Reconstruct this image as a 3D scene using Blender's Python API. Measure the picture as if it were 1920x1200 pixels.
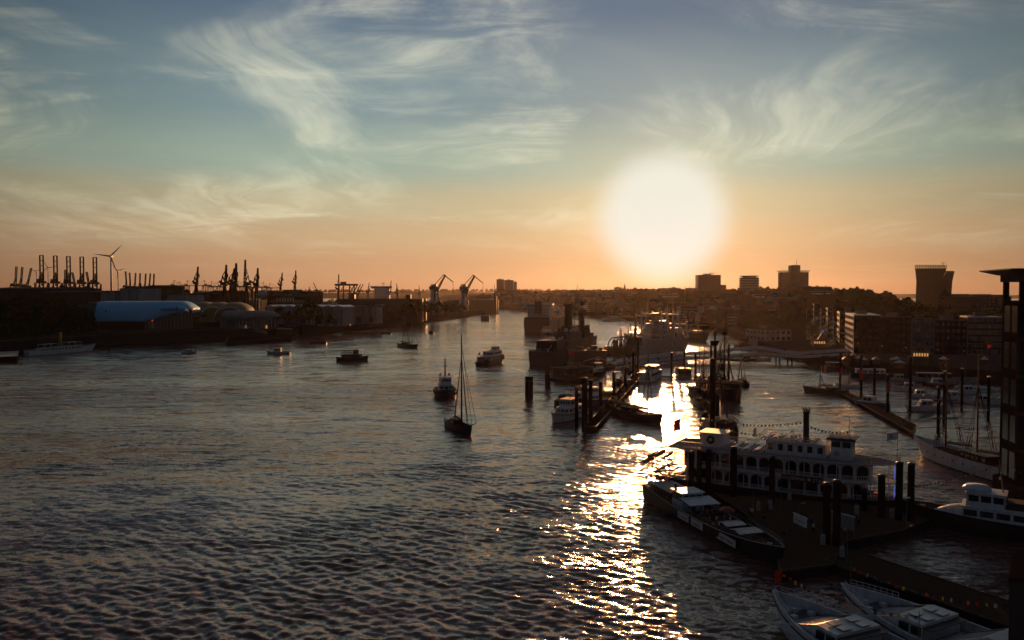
import bpy, bmesh, math, random
import numpy as np
from mathutils import Vector, Matrix, Euler
R = math.radians
random.seed(7)
SC = bpy.context.scene
for _o in list(bpy.data.objects): bpy.data.objects.remove(_o)
COL = SC.collection
# ------------------------------------------------------------------ camera
F, CX, HY, H = 1500.0, 960.0, 551.0, 37.0      # focal length in photo pixels, centre, horizon row, eye height (m)
cam = bpy.data.cameras.new('camera'); cam_o = bpy.data.objects.new('camera', cam); COL.objects.link(cam_o)
cam.sensor_width = 36; cam.lens = F/1920*36; cam.clip_start = 1; cam.clip_end = 60000
cam_o.location = (0, 0, H); cam_o.rotation_euler = (R(90)-math.atan((600-HY)/F), 0, 0)
SC.camera = cam_o
PITCH = math.atan((600-HY)/F)
def ray(px, py):
    """direction through a photo pixel, scaled so that its forward (Y) component is 1"""
    u, v = (px-960)/F, (600-py)/F
    y = math.cos(PITCH)+v*math.sin(PITCH); z = -math.sin(PITCH)+v*math.cos(PITCH)
    return (u/y, z/y)
def G(px, py, z=0.0):
    """point at height z seen at a photo pixel (needs a pixel below the horizon if z < H)"""
    a, b = ray(px, py); d = (z-H)/b
    return Vector((a*d, d, z))
def P(px, py, Y):
    a, b = ray(px, py); return Vector((a*Y, Y, H+b*Y))
def ZP(py, Y): return H+ray(960, py)[1]*Y
def XP(px, Y, py=551): return ray(px, py)[0]*Y
# ------------------------------------------------------------------ render / exposure
SC.render.engine = 'CYCLES'
SC.view_settings.view_transform = 'Standard'; SC.view_settings.look = 'None'
SC.view_settings.gamma = 1; SC.view_settings.exposure = 0; SC.view_settings.use_curve_mapping = False
c = SC.cycles; c.use_denoising = True; c.max_bounces = 6; c.diffuse_bounces = 2; c.glossy_bounces = 3
c.transmission_bounces = 2; c.volume_bounces = 0; c.transparent_max_bounces = 6; c.sample_clamp_indirect = 4; c.sample_clamp_direct = 0
c.caustics_reflective = False; c.caustics_refractive = False
# ------------------------------------------------------------------ sun and sky
_a, _b = ray(1243, 408)
SUN = Vector((_a, 1, _b)).normalized()
sl = bpy.data.lights.new('sun', 'SUN'); so = bpy.data.objects.new('sun', sl); COL.objects.link(so)
sl.energy = 4.6; sl.angle = R(0.55); sl.color = (1.0, 0.43, 0.15)
so.rotation_euler = SUN.to_track_quat('Z', 'Y').to_euler()
def s2l(r, g, b):
    f = lambda v: (v/255/12.92) if v/255 <= 0.04045 else ((v/255+0.055)/1.055)**2.4
    return (f(r), f(g), f(b), 1)
W = bpy.data.worlds.new('World'); SC.world = W; W.use_nodes = True
CL = [(3.4, 2.1, 0), (2.6, 7.7, 0)]
def world():
    nt = W.node_tree; N = nt.nodes; L = nt.links; N.clear()
    def n(t, **k):
        x = N.new(t)
        for a, v in k.items(): setattr(x, a, v)
        return x
    def m(op, a, b=None, c=None, clamp=False):
        x = n('ShaderNodeMath', operation=op); x.use_clamp = clamp
        for i, v in enumerate((a, b, c)):
            if v is None: continue
            if hasattr(v, 'links'): L.new(v, x.inputs[i])
            else: x.inputs[i].default_value = v
        return x.outputs[0]
    def ramp(fac, stops, interp='EASE'):
        x = n('ShaderNodeValToRGB'); x.color_ramp.interpolation = interp
        e = x.color_ramp.elements
        while len(e) < len(stops): e.new(0.5)
        for i, (p, col) in enumerate(stops): e[i].position = p; e[i].color = col
        L.new(fac, x.inputs[0]); return x.outputs[0]
    def mix(fac, a, b, typ='MIX'):
        x = n('ShaderNodeMix', data_type='RGBA', blend_type=typ)
        for s, v in ((0, fac), (6, a), (7, b)):
            if hasattr(v, 'links'): L.new(v, x.inputs[s])
            else: x.inputs[s].default_value = v
        return x.outputs[2]
    tc = n('ShaderNodeTexCoord'); d = tc.outputs['Generated']
    sep = n('ShaderNodeSeparateXYZ'); L.new(d, sep.inputs[0])
    el = m('MULTIPLY', m('ARCSINE', sep.outputs[2]), 180/math.pi)          # degrees above the horizon
    dot = n('ShaderNodeVectorMath', operation='DOT_PRODUCT'); L.new(d, dot.inputs[0]); dot.inputs[1].default_value = SUN
    th = m('MULTIPLY', m('ARCCOSINE', m('MINIMUM', dot.outputs['Value'], 0.999999)), 180/math.pi)
    g = lambda v: (v, v, v, 1)
    base = ramp(m('DIVIDE', el, 90, clamp=True), [
        (0.0, s2l(186,134,100)), (2/90, s2l(198,152,114)), (4/90, s2l(200,168,130)), (6.2/90, s2l(186,174,140)),
        (9/90, s2l(154,174,160)), (13.5/90, s2l(114,142,152)), (20/90, s2l(78,106,134)), (40/90, s2l(40,56,82)), (1.0, s2l(26,38,64))])
    # broad brightness of the western sky, centred a little left of the sun; bluer and dimmer towards the east
    wd = n('ShaderNodeVectorMath', operation='DOT_PRODUCT'); L.new(d, wd.inputs[0]); wd.inputs[1].default_value = Vector((math.sin(R(1)), math.cos(R(1)), math.tan(R(7)))).normalized()
    th2 = m('MULTIPLY', m('ARCCOSINE', m('MINIMUM', wd.outputs['Value'], 0.999999)), 180/math.pi)
    fall = ramp(m('DIVIDE', th2, 180, clamp=True), [(0.0, g(0.74)), (12/180, g(0.75)), (20/180, g(0.70)), (26/180, g(0.58)), (31/180, g(0.48)), (36/180, g(0.36)), (44/180, g(0.24)), (78/180, (.13,.165,.235,1)), (1.0, (.085,.12,.19,1))], 'LINEAR')
    sky = mix(1.0, base, fall, 'MULTIPLY')
    sky = mix(1.0, sky, g(1.30), 'MULTIPLY')
    # real daylight sky underneath
    st = n('ShaderNodeTexSky', sky_type='NISHITA'); st.sun_disc = False
    st.sun_elevation = math.asin(SUN.z); st.sun_rotation = math.atan2(SUN.x, SUN.y); st.dust_density = 2.0
    nis = mix(1.0, st.outputs[0], g(0.05), 'MULTIPLY')
    sky = mix(0.06, sky, nis)
    # cirrus: a thin sheet high above, streaks drawn out along the wind (away from the viewer)
    inv = m('DIVIDE', 1.0, m('ADD', m('MAXIMUM', sep.outputs[2], 0.0), 0.10))
    pv = n('ShaderNodeVectorMath', operation='SCALE'); L.new(d, pv.inputs[0]); L.new(inv, pv.inputs['Scale'])
    def cirrus(scale, rot, loc, lo, hi, dist, detail, rough):
        mp = n('ShaderNodeMapping'); L.new(pv.outputs[0], mp.inputs[0])
        mp.inputs['Scale'].default_value = scale; mp.inputs['Rotation'].default_value = (0, 0, rot); mp.inputs['Location'].default_value = loc
        sx = n('ShaderNodeSeparateXYZ'); L.new(mp.outputs[0], sx.inputs[0])
        cb = n('ShaderNodeCombineXYZ'); L.new(sx.outputs[0], cb.inputs[0]); L.new(sx.outputs[1], cb.inputs[1])
        t = n('ShaderNodeTexNoise'); L.new(cb.outputs[0], t.inputs['Vector'])
        t.inputs['Scale'].default_value = 1; t.inputs['Detail'].default_value = detail; t.inputs['Roughness'].default_value = rough
        t.inputs['Distortion'].default_value = dist
        mr = n('ShaderNodeMapRange', interpolation_type='SMOOTHSTEP'); L.new(t.outputs[0], mr.inputs[0])
        mr.inputs[1].default_value = lo; mr.inputs[2].default_value = hi
        return mr.outputs[0]
    # warp so that streaks curl
    def warp(vec, sc, amt, off):
        t = n('ShaderNodeTexNoise'); L.new(vec, t.inputs['Vector']); t.inputs['Scale'].default_value = sc; t.inputs['Detail'].default_value = 3
        a_ = n('ShaderNodeVectorMath', operation='SUBTRACT'); L.new(t.outputs['Color'], a_.inputs[0]); a_.inputs[1].default_value = (.5+off, .5, .5)
        b_ = n('ShaderNodeVectorMath', operation='SCALE'); L.new(a_.outputs[0], b_.inputs[0]); b_.inputs['Scale'].default_value = amt
        c_ = n('ShaderNodeVectorMath', operation='ADD'); L.new(vec, c_.inputs[0]); L.new(b_.outputs[0], c_.inputs[1]); return c_
    pv = warp(pv.outputs[0], 0.55, 1.1, 0.0)
    big = cirrus((0.62, 0.40, 1), R(-30), CL[0], 0.48, 0.63, 0.4, 5, 0.58)
    fib = cirrus((2.3, 0.62, 1), R(-38), (0.4, 5.2, 0), 0.36, 0.70, 0.9, 11, 0.64)
    wisp = cirrus((0.75, 0.55, 1), R(28), CL[1], 0.49, 0.64, 0.7, 7, 0.6)
    fine = cirrus((0.8, 2.4, 1), R(58), (2.3, 4.2, 0), 0.38, 0.68, 1.2, 11, 0.65)
    cl = m('ADD', m('MULTIPLY', big, m('ADD', m('MULTIPLY', fib, 0.78), 0.10)), m('MULTIPLY', m('MULTIPLY', wisp, m('ADD', m('MULTIPLY', fine, .9), .06)), 0.9), clamp=True)
    veil = cirrus((0.30, 0.24, 1), R(8), (1.3, 9.0, 0), 0.35, 0.68, 0.6, 6, 0.6)
    fade = ramp(m('DIVIDE', el, 90, clamp=True), [(0, g(0.0)), (2.5/90, g(0.15)), (5.5/90, g(0.8)), (9/90, g(1)), (1, g(0.8))], 'LINEAR')
    cl = m('MULTIPLY', cl, fade)
    ccol = mix(1.0, mix(0.40, s2l(226,220,188), base), mix(1.0, fall, g(1.66), 'MULTIPLY'), 'MULTIPLY')
    sky = mix(m('MULTIPLY', cl, 0.92), sky, ccol)
    sky = mix(m('MULTIPLY', m('MULTIPLY', veil, fade), 0.18), sky, ccol)
    # aureole round the low sun
    warm = m('MULTIPLY', m('EXPONENT', m('MULTIPLY', th, -1/5.0)), 0.26)
    aure = n('ShaderNodeMix', data_type='RGBA', blend_type='ADD'); L.new(sky, aure.inputs[6])
    wc = mix(1.0, (1.0, 0.76, 0.46, 1), ramp(warm, [(0, g(0)), (1, g(1))], 'LINEAR'), 'MULTIPLY')
    L.new(wc, aure.inputs[7]); aure.inputs[0].default_value = 1
    core = n('ShaderNodeMapRange', interpolation_type='SMOOTHERSTEP'); L.new(th, core.inputs[0])
    core.inputs[1].default_value = 5.9; core.inputs[2].default_value = 2.5; core.inputs[3].default_value = 0; core.inputs[4].default_value = 1
    sky = mix(core.outputs[0], aure.outputs[2], (.82, .82, .71, 1))
    bg = n('ShaderNodeBackground'); L.new(sky, bg.inputs[0]); bg.inputs[1].default_value = 1.0
    out = n('ShaderNodeOutputWorld'); L.new(bg.outputs[0], out.inputs[0])
    W.cycles.sampling_method = 'MANUAL'; W.cycles.sample_map_resolution = 1024
world()
# ------------------------------------------------------------------ helpers
def tag(o, label=None, cat=None, group=None, kind=None):
    if label: o['label'] = label
    if cat: o['category'] = cat
    if group: o['group'] = group
    if kind: o['kind'] = kind
    return o
def empty(name, loc=(0,0,0), rz=0.0, label=None, cat=None, group=None):
    o = bpy.data.objects.new(name, None); COL.objects.link(o); o.empty_display_size = 0.5
    o.location = loc; o.rotation_euler = (0, 0, rz); return tag(o, label, cat, group)
MATS = {}
def mat(name, col, rough=0.6, metal=0.0, var=0.25, scale=1.5, bump=0.0, spec=None, emit=None, streak=False, col2=None):
    """procedural paint / timber / stone: noise-varied colour, uneven gloss, fine relief"""
    if name in MATS: return MATS[name]
    m = bpy.data.materials.new(name); m.use_nodes = True; nt = m.node_tree; b = nt.nodes['Principled BSDF']
    tc = nt.nodes.new('ShaderNodeTexCoord'); mp = nt.nodes.new('ShaderNodeMapping'); nt.links.new(tc.outputs['Object'], mp.inputs[0])
    if streak: mp.inputs['Scale'].default_value = (1, 1, 0.15)
    no = nt.nodes.new('ShaderNodeTexNoise'); no.inputs['Scale'].default_value = scale; no.inputs['Detail'].default_value = 6; no.inputs['Roughness'].default_value = 0.65
    nt.links.new(mp.outputs[0], no.inputs['Vector'])
    rp = nt.nodes.new('ShaderNodeValToRGB'); e = rp.color_ramp.elements; e[0].position = 0.32; e[1].position = 0.68
    lo = col2 or tuple(v*(1-var) for v in col); hi = tuple(min(1, v*(1+var*0.6)) for v in col)
    e[0].color = (*lo[:3], 1); e[1].color = (*hi[:3], 1)
    nt.links.new(no.outputs[0], rp.inputs[0]); nt.links.new(rp.outputs[0], b.inputs['Base Color'])
    mr = nt.nodes.new('ShaderNodeMapRange'); mr.inputs[3].default_value = max(0.03, rough-0.12); mr.inputs[4].default_value = min(1, rough+0.12)
    nt.links.new(no.outputs[0], mr.inputs[0]); nt.links.new(mr.outputs[0], b.inputs['Roughness'])
    b.inputs['Metallic'].default_value = metal; b.inputs['Specular IOR Level'].default_value = (0.12 if rough > .62 else .35) if spec is None else spec
    if bump:
        bp = nt.nodes.new('ShaderNodeBump'); bp.inputs['Strength'].default_value = bump; bp.inputs['Distance'].default_value = 0.05
        nt.links.new(no.outputs[0], bp.inputs['Height']); nt.links.new(bp.outputs[0], b.inputs['Normal'])
    if emit:
        b.inputs['Emission Color'].default_value = (*emit[:3], 1); b.inputs['Emission Strength'].default_value = emit[3]
    if rough > .62 and not metal and not emit:      # matt, porous surfaces scatter without a sheen
        df = nt.nodes.new('ShaderNodeBsdfDiffuse'); df.inputs['Roughness'].default_value = .6; nt.links.new(rp.outputs[0], df.inputs[0])
        if bump: nt.links.new(bp.outputs[0], df.inputs['Normal'])
        nt.links.new(df.outputs[0], nt.nodes['Material Output'].inputs['Surface']); nt.nodes.remove(b)
    MATS[name] = m; return m
M = {}
for _n, _c, _k in [
    ('white', (.56,.57,.60), dict(rough=.4, streak=True, spec=.4)), ('cargo_white', (.40,.375,.35), dict(rough=.5, streak=True)), ('cream', (.62,.57,.46), dict(rough=.5, streak=True)),
    ('hull_black', (.022,.018,.018), dict(rough=.38, scale=.8)), ('hull_dark', (.035,.03,.034), dict(rough=.5, scale=.6)),
    ('hull_red', (.16,.03,.022), dict(rough=.55)), ('hull_green', (.02,.06,.045), dict(rough=.45)), ('hull_blue', (.03,.05,.11), dict(rough=.4)),
    ('navy', (.075,.075,.08), dict(rough=.5, streak=True)), ('navy_dark', (.032,.03,.032), dict(rough=.55)),
    ('deck_wood', (.10,.06,.04), dict(rough=.7, bump=.3, scale=3)), ('wood_dark', (.055,.032,.022), dict(rough=.6, bump=.3, scale=3)),
    ('timber', (.03,.021,.018), dict(rough=.85, bump=.6, scale=2, streak=True)), ('deck_grey', (.16,.16,.165), dict(rough=.65)),
    ('steel', (.20,.20,.20), dict(rough=.4, metal=.6)), ('steel_dark', (.045,.042,.042), dict(rough=.55, metal=.3)), ('crane', (.03,.026,.028), dict(rough=.7)),
    ('rope', (.05,.042,.035), dict(rough=.9)), ('red', (.55,.03,.02), dict(rough=.55)), ('orange', (.75,.18,.02), dict(rough=.5)),
    ('yellow', (.7,.42,.05), dict(rough=.5)), ('blue', (.04,.10,.35), dict(rough=.5)), ('green', (.04,.2,.08), dict(rough=.6)),
    ('funnel_ochre', (.42,.22,.07), dict(rough=.5)), ('canvas', (.55,.52,.46), dict(rough=.8)), ('canvas_dark', (.10,.07,.055), dict(rough=.9)),
    ('sail_furled', (.32,.24,.17), dict(rough=.9)), ('concrete', (.14,.125,.12), dict(rough=.85, bump=.3)), ('quay', (.035,.028,.026), dict(rough=.85, bump=.5, scale=.4)),
    ('asphalt', (.055,.05,.05), dict(rough=.85)), ('earth', (.11,.065,.04), dict(rough=.95, scale=.08, var=.5)), ('grass', (.055,.06,.028), dict(rough=.95, scale=.1, var=.5)),
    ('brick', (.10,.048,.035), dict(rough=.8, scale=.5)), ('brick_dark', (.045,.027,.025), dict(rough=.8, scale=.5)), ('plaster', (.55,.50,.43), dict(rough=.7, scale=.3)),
    ('plaster_grey', (.18,.165,.16), dict(rough=.75, scale=.3)), ('roof_grey', (.10,.095,.095), dict(rough=.7)), ('roof_red', (.20,.07,.04), dict(rough=.75)),
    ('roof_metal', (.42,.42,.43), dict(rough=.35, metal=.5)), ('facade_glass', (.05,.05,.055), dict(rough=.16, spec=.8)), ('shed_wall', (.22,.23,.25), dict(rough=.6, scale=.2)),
    ('shed_brown', (.075,.05,.042), dict(rough=.7, scale=.2)), ('dome_yellow', (.19,.10,.03), dict(rough=.55, scale=.15)), ('facade_blue', (.22,.60,.92), dict(rough=.42, var=.08)),
    ('container_red', (.25,.05,.035), dict(rough=.6)), ('container_blue', (.05,.09,.2), dict(rough=.6)), ('container_grey', (.3,.29,.28), dict(rough=.6)),
    ('skin', (.45,.27,.19), dict(rough=.6)), ('hair', (.04,.025,.018), dict(rough=.7)), ('cloth_dark', (.03,.032,.045), dict(rough=.9)), ('cloth_blue', (.08,.16,.34), dict(rough=.9)),
    ('cloth_white', (.6,.6,.6), dict(rough=.9)), ('cloth_red', (.4,.04,.04), dict(rough=.9)), ('bark', (.05,.035,.025), dict(rough=.95)), ('rubber', (.015,.015,.015), dict(rough=.8)),
    ('foliage', (.042,.052,.018), dict(rough=.8, scale=.4, var=.6)), ('foliage_rust', (.075,.05,.02), dict(rough=.8, scale=.4, var=.5)), ('turbine_white', (.6,.6,.6), dict(rough=.5)),
    ('lamp_warm', (.8,.5,.2), dict(rough=.5, emit=(1,.45,.12,.55))), ('lamp_red', (.6,.05,.04), dict(rough=.5, emit=(1,.06,.04,.3))), ('lamp_glint_blue', (.1,.2,.8), dict(rough=.5, emit=(.14,.2,.9,.5))),
    ('spray', (.85,.85,.85), dict(rough=.3)), ('foam', (.5,.48,.46), dict(rough=.6)),
]: M[_n] = mat(_n, _c, **_k)
def glass_mat():
    m = mat('glass', (.012,.014,.018), rough=.13, var=.2, spec=.9); return m
M['glass'] = glass_mat()
class MB:
    """collects boxes, tubes, prisms and lofts; build() links them as ONE mesh object"""
    def __init__(s): s.v = []; s.f = []; s.m = []; s.mi = 0; s.sm = []
    def add(s, vs, fs, smooth=False):
        k = len(s.v); s.v += [tuple(p) for p in vs]; s.f += [tuple(k+i for i in f) for f in fs]
        s.m += [s.mi]*len(fs); s.sm += [smooth]*len(fs); return s
    def box(s, x0, x1, y0, y1, z0, z1):
        return s.add([(x0,y0,z0),(x1,y0,z0),(x1,y1,z0),(x0,y1,z0),(x0,y0,z1),(x1,y0,z1),(x1,y1,z1),(x0,y1,z1)],
                     [(3,2,1,0),(4,5,6,7),(0,1,5,4),(1,2,6,5),(2,3,7,6),(3,0,4,7)])
    def cbox(s, c, sx, sy, sz, rz=0, ry=0, rx=0):
        e = Euler((rx, ry, rz)).to_matrix(); c = Vector(c)
        vs = [c+e@Vector((a*sx/2, b*sy/2, d*sz/2)) for d in (-1,1) for a, b in ((-1,-1),(1,-1),(1,1),(-1,1))]
        return s.add(vs, [(3,2,1,0),(4,5,6,7),(0,1,5,4),(1,2,6,5),(2,3,7,6),(3,0,4,7)])
    def tube(s, p, q, r0, r1=None, n=6, caps=True):
        p, q = Vector(p), Vector(q); r1 = r0 if r1 is None else r1
        d = q-p
        if d.length < 1e-6: return s
        d.normalize(); a = d.orthogonal().normalized(); b = d.cross(a)
        vs = [p+(a*math.cos(t)+b*math.sin(t))*r0 for t in [2*math.pi*i/n for i in range(n)]]
        vs += [q+(a*math.cos(t)+b*math.sin(t))*r1 for t in [2*math.pi*i/n for i in range(n)]]
        fs = [(i,(i+1)%n,n+(i+1)%n,n+i) for i in range(n)]
        s.add(vs, fs, n > 4)
        if caps: s.add(vs, [tuple(range(n-1,-1,-1)), tuple(range(n,2*n))])
        return s
    def path(s, pts, r, n=4):
        for a, b in zip(pts, pts[1:]): s.tube(a, b, r, n=n, caps=False)
        return s
    def prism(s, poly, z0, z1, top=None):
        n = len(poly); top = top or poly
        vs = [(x,y,z0) for x, y in poly]+[(x,y,z1) for x, y in top]
        return s.add(vs, [(i,(i+1)%n,n+(i+1)%n,n+i) for i in range(n)]+[tuple(range(n-1,-1,-1)), tuple(range(n,2*n))])
    def loft(s, rings, closed=True, caps=True, smooth=True):
        n = len(rings[0]); vs = [p for r in rings for p in r]; fs = []
        for i in range(len(rings)-1):
            for j in range(n if closed else n-1):
                fs.append((i*n+j, i*n+(j+1)%n, (i+1)*n+(j+1)%n, (i+1)*n+j))
        s.add(vs, fs, smooth)
        if caps: s.add(vs, [tuple(range(n-1,-1,-1)), tuple(range((len(rings)-1)*n, len(rings)*n))])
        return s
    def lathe(s, prof, c=(0,0,0), n=12, axis='z'):
        rings = []
        for r, h in prof:
            ring = []
            for i in range(n):
                t = 2*math.pi*i/n; u, w = r*math.cos(t), r*math.sin(t)
                ring.append(Vector(c)+Vector((u, w, h) if axis == 'z' else ((h, u, w) if axis == 'x' else (u, h, w))))
            rings.append(ring)
        return s.loft(rings)
    def sphere(s, c, r, n=10, sz=1):
        k = n//2+1
        return s.lathe([(max(.001, r*math.sin(math.pi*i/k)), -r*sz*math.cos(math.pi*i/k)) for i in range(k+1)], c, n)
    def build(s, name, mats, parent=None, loc=None, rz=None, label=None, cat=None, group=None, kind=None):
        me = bpy.data.meshes.new(name); me.from_pydata(s.v, [], s.f)
        for x in (mats if isinstance(mats, (list, tuple)) else [mats]): me.materials.append(M[x] if isinstance(x, str) else x)
        if s.f:
            me.polygons.foreach_set('material_index', s.m); me.polygons.foreach_set('use_smooth', s.sm)
        me.update()
        return inst(name, me, parent, loc, rz, label, cat, group, kind)
def inst(name, me, parent=None, loc=None, rz=None, label=None, cat=None, group=None, kind=None, scale=None):
    o = bpy.data.objects.new(name, me); COL.objects.link(o); o.parent = parent
    if loc is not None: o.location = loc
    if rz is not None: o.rotation_euler = (0, 0, rz)
    if scale is not None: o.scale = scale
    return tag(o, label, cat, group, kind)
def kids(o): return [x for x in COL.objects if x.parent == o]
def copy_tree(o, parent=None, ch=None):
    if ch is None:
        ch = {}
        for x in COL.objects:
            if x.parent: ch.setdefault(x.parent.name, []).append(x)
    c_ = o.copy(); COL.objects.link(c_); c_.parent = parent
    for x in ch.get(o.name, []): copy_tree(x, c_, ch)
    return c_
def copies(proto, n):
    """n copies of a thing with its parts"""
    return [copy_tree(proto) for _ in range(n)]
# ------------------------------------------------------------------ river
def water_mat():
    m = bpy.data.materials.new('river_water'); m.use_nodes = True; nt = m.node_tree; N = nt.nodes; L = nt.links; b = N['Principled BSDF']
    b.inputs['Base Color'].default_value = (.115, .052, .047, 1); b.inputs['Roughness'].default_value = .13; b.inputs['IOR'].default_value = 1.33; b.inputs['Specular Tint'].default_value = (1, .86, .8, 1)
    geo = N.new('ShaderNodeNewGeometry')
    def noise(sc, loc, detail, rough=.55, rz=0):
        mp = N.new('ShaderNodeMapping'); L.new(geo.outputs['Position'], mp.inputs[0]); mp.inputs['Scale'].default_value = sc; mp.inputs['Location'].default_value = loc; mp.inputs['Rotation'].default_value = (0,0,rz)
        t = N.new('ShaderNodeTexNoise'); t.inputs['Scale'].default_value = 1; t.inputs['Detail'].default_value = detail; t.inputs['Roughness'].default_value = rough
        L.new(mp.outputs[0], t.inputs['Vector']); return t
    def vm(op, a, bb=None, sc=None):
        x = N.new('ShaderNodeVectorMath'); x.operation = op
        for i, v in enumerate((a, bb)):
            if v is None: continue
            if hasattr(v, 'links'): L.new(v, x.inputs[i])
            else: x.inputs[i].default_value = v
        if sc is not None:
            if hasattr(sc, 'links'): L.new(sc, x.inputs['Scale'])
            else: x.inputs['Scale'].default_value = sc
        return x.outputs[0]
    def slope(t, amp):      # vector noise -> random surface slopes
        return vm('MULTIPLY', vm('SUBTRACT', t.outputs['Color'], (.5,.5,.5)), (amp*1.5, amp, 0))
    s1 = slope(noise((1.1, 2.0, 1), (3,1,0), 4, .62, rz=R(14)), .80)
    s2 = slope(noise((4.2, 7.0, 1), (8,4,2), 4, .65, rz=R(-18)), .85)
    s3 = slope(noise((.05, .16, 1), (1,7,2), 3, .6, rz=R(8)), .80)
    s4 = slope(noise((.30, .80, 1), (5,2,1), 5, .66, rz=R(10)), .95)
    s5 = slope(noise((.11, .42, 1), (9,3,4), 4, .62, rz=R(-6)), .60)
    gust = noise((.0045, .012, 1), (2,5,0), 4, .55, rz=R(12))
    mr = N.new('ShaderNodeMapRange'); L.new(gust.outputs[0], mr.inputs[0]); mr.inputs[1].default_value = .38; mr.inputs[2].default_value = .62; mr.inputs[3].default_value = .40; mr.inputs[4].default_value = 1.2
    sp_ = N.new('ShaderNodeSeparateXYZ'); L.new(geo.outputs['Position'], sp_.inputs[0])
    cal = N.new('ShaderNodeMapRange'); cal.interpolation_type = 'SMOOTHSTEP'; L.new(sp_.outputs[1], cal.inputs[0])      # sheltered, calmer water down river
    cal.inputs[1].default_value = 120; cal.inputs[2].default_value = 620; cal.inputs[3].default_value = 1.0; cal.inputs[4].default_value = .5
    mu = N.new('ShaderNodeMath'); mu.operation = 'MULTIPLY'; L.new(mr.outputs[0], mu.inputs[0]); L.new(cal.outputs[0], mu.inputs[1])
    tot = vm('SCALE', vm('ADD', vm('ADD', vm('ADD', s1, s2), s3), vm('ADD', s4, s5)), sc=mu.outputs[0])
    nn = vm('NORMALIZE', vm('ADD', geo.outputs['Normal'], tot))
    L.new(nn, b.inputs['Normal'])
    return m
def build_water():
    rng = np.random.default_rng(4)
    half = R(46)
    dense = np.linspace(-half, half, 820); coarse = np.linspace(half, 2*math.pi-half, 70)[1:-1]
    phi = np.concatenate([dense, coarse])
    r = [62.0]
    while r[-1] < 560: r.append(r[-1]*1.0034)
    while r[-1] < 9000: r.append(r[-1]*1.06)
    r = np.array(r); Rr, Ph = np.meshgrid(r, phi, indexing='ij')
    X = Rr*np.sin(Ph); Y = Rr*np.cos(Ph); Z = np.zeros_like(X)
    sp = .6*(Rr*.0034+Rr*(2*half/820))
    wind = R(255)
    for i in range(64):
        lam = 0.9*(2.9/0.9)**(i/63)*rng.uniform(.9, 1.1); th = wind+rng.normal(0, .58); k = 2*math.pi/lam
        amp = lam*.0046
        fade = np.clip((lam/sp-2.5)/2.5, 0, 1)
        w = np.sin(k*(X*math.cos(th)+Y*math.sin(th))+rng.uniform(0, 6.28))
        a1, a2, b1, b2 = rng.uniform(.04, .16, 4)*rng.choice([-1, 1], 4)
        env = np.clip(.55+.75*np.sin(a1*X+a2*Y+rng.uniform(0, 6))*np.sin(b1*X+b2*Y+rng.uniform(0, 6)), 0, 2)
        Z += amp*fade*env*1.25*(w+.36*np.cos(2*k*(X*math.cos(th)+Y*math.sin(th))))
    inside = (np.abs(((Ph+math.pi) % (2*math.pi))-math.pi) < half-.02)&(Rr < 545)
    # wind lanes make some water rougher than other
    lane = .75+.35*np.sin(X*.021+Y*.008+1.0)*np.sin(Y*.017-X*.006)+.2*np.sin(X*.05-Y*.031)
    Z *= inside*lane
    nr, nc = X.shape; V = np.stack([X, Y, Z], -1).reshape(-1, 3).astype(np.float32)
    i = np.arange(nr-1)[:, None]*nc; j = np.arange(nc)[None, :]; j2 = (j+1) % nc
    q = np.stack([i+j, i+nc+j, i+nc+j2, i+j2], -1).reshape(-1, 4)[:, ::-1]
    me = bpy.data.meshes.new('water'); me.vertices.add(len(V)); me.vertices.foreach_set('co', V.ravel())
    me.loops.add(q.size); me.loops.foreach_set('vertex_index', q.ravel().astype(np.int32))
    me.polygons.add(len(q)); me.polygons.foreach_set('loop_start', (np.arange(len(q))*4).astype(np.int32))
    me.update(calc_edges=True); me.polygons.foreach_set('use_smooth', np.ones(len(q), bool)); me.materials.append(water_mat())
    o = bpy.data.objects.new('water', me); COL.objects.link(o); tag(o, kind='structure')
    if me.polygons[100].normal.z < 0: me.flip_normals()
build_water()
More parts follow.
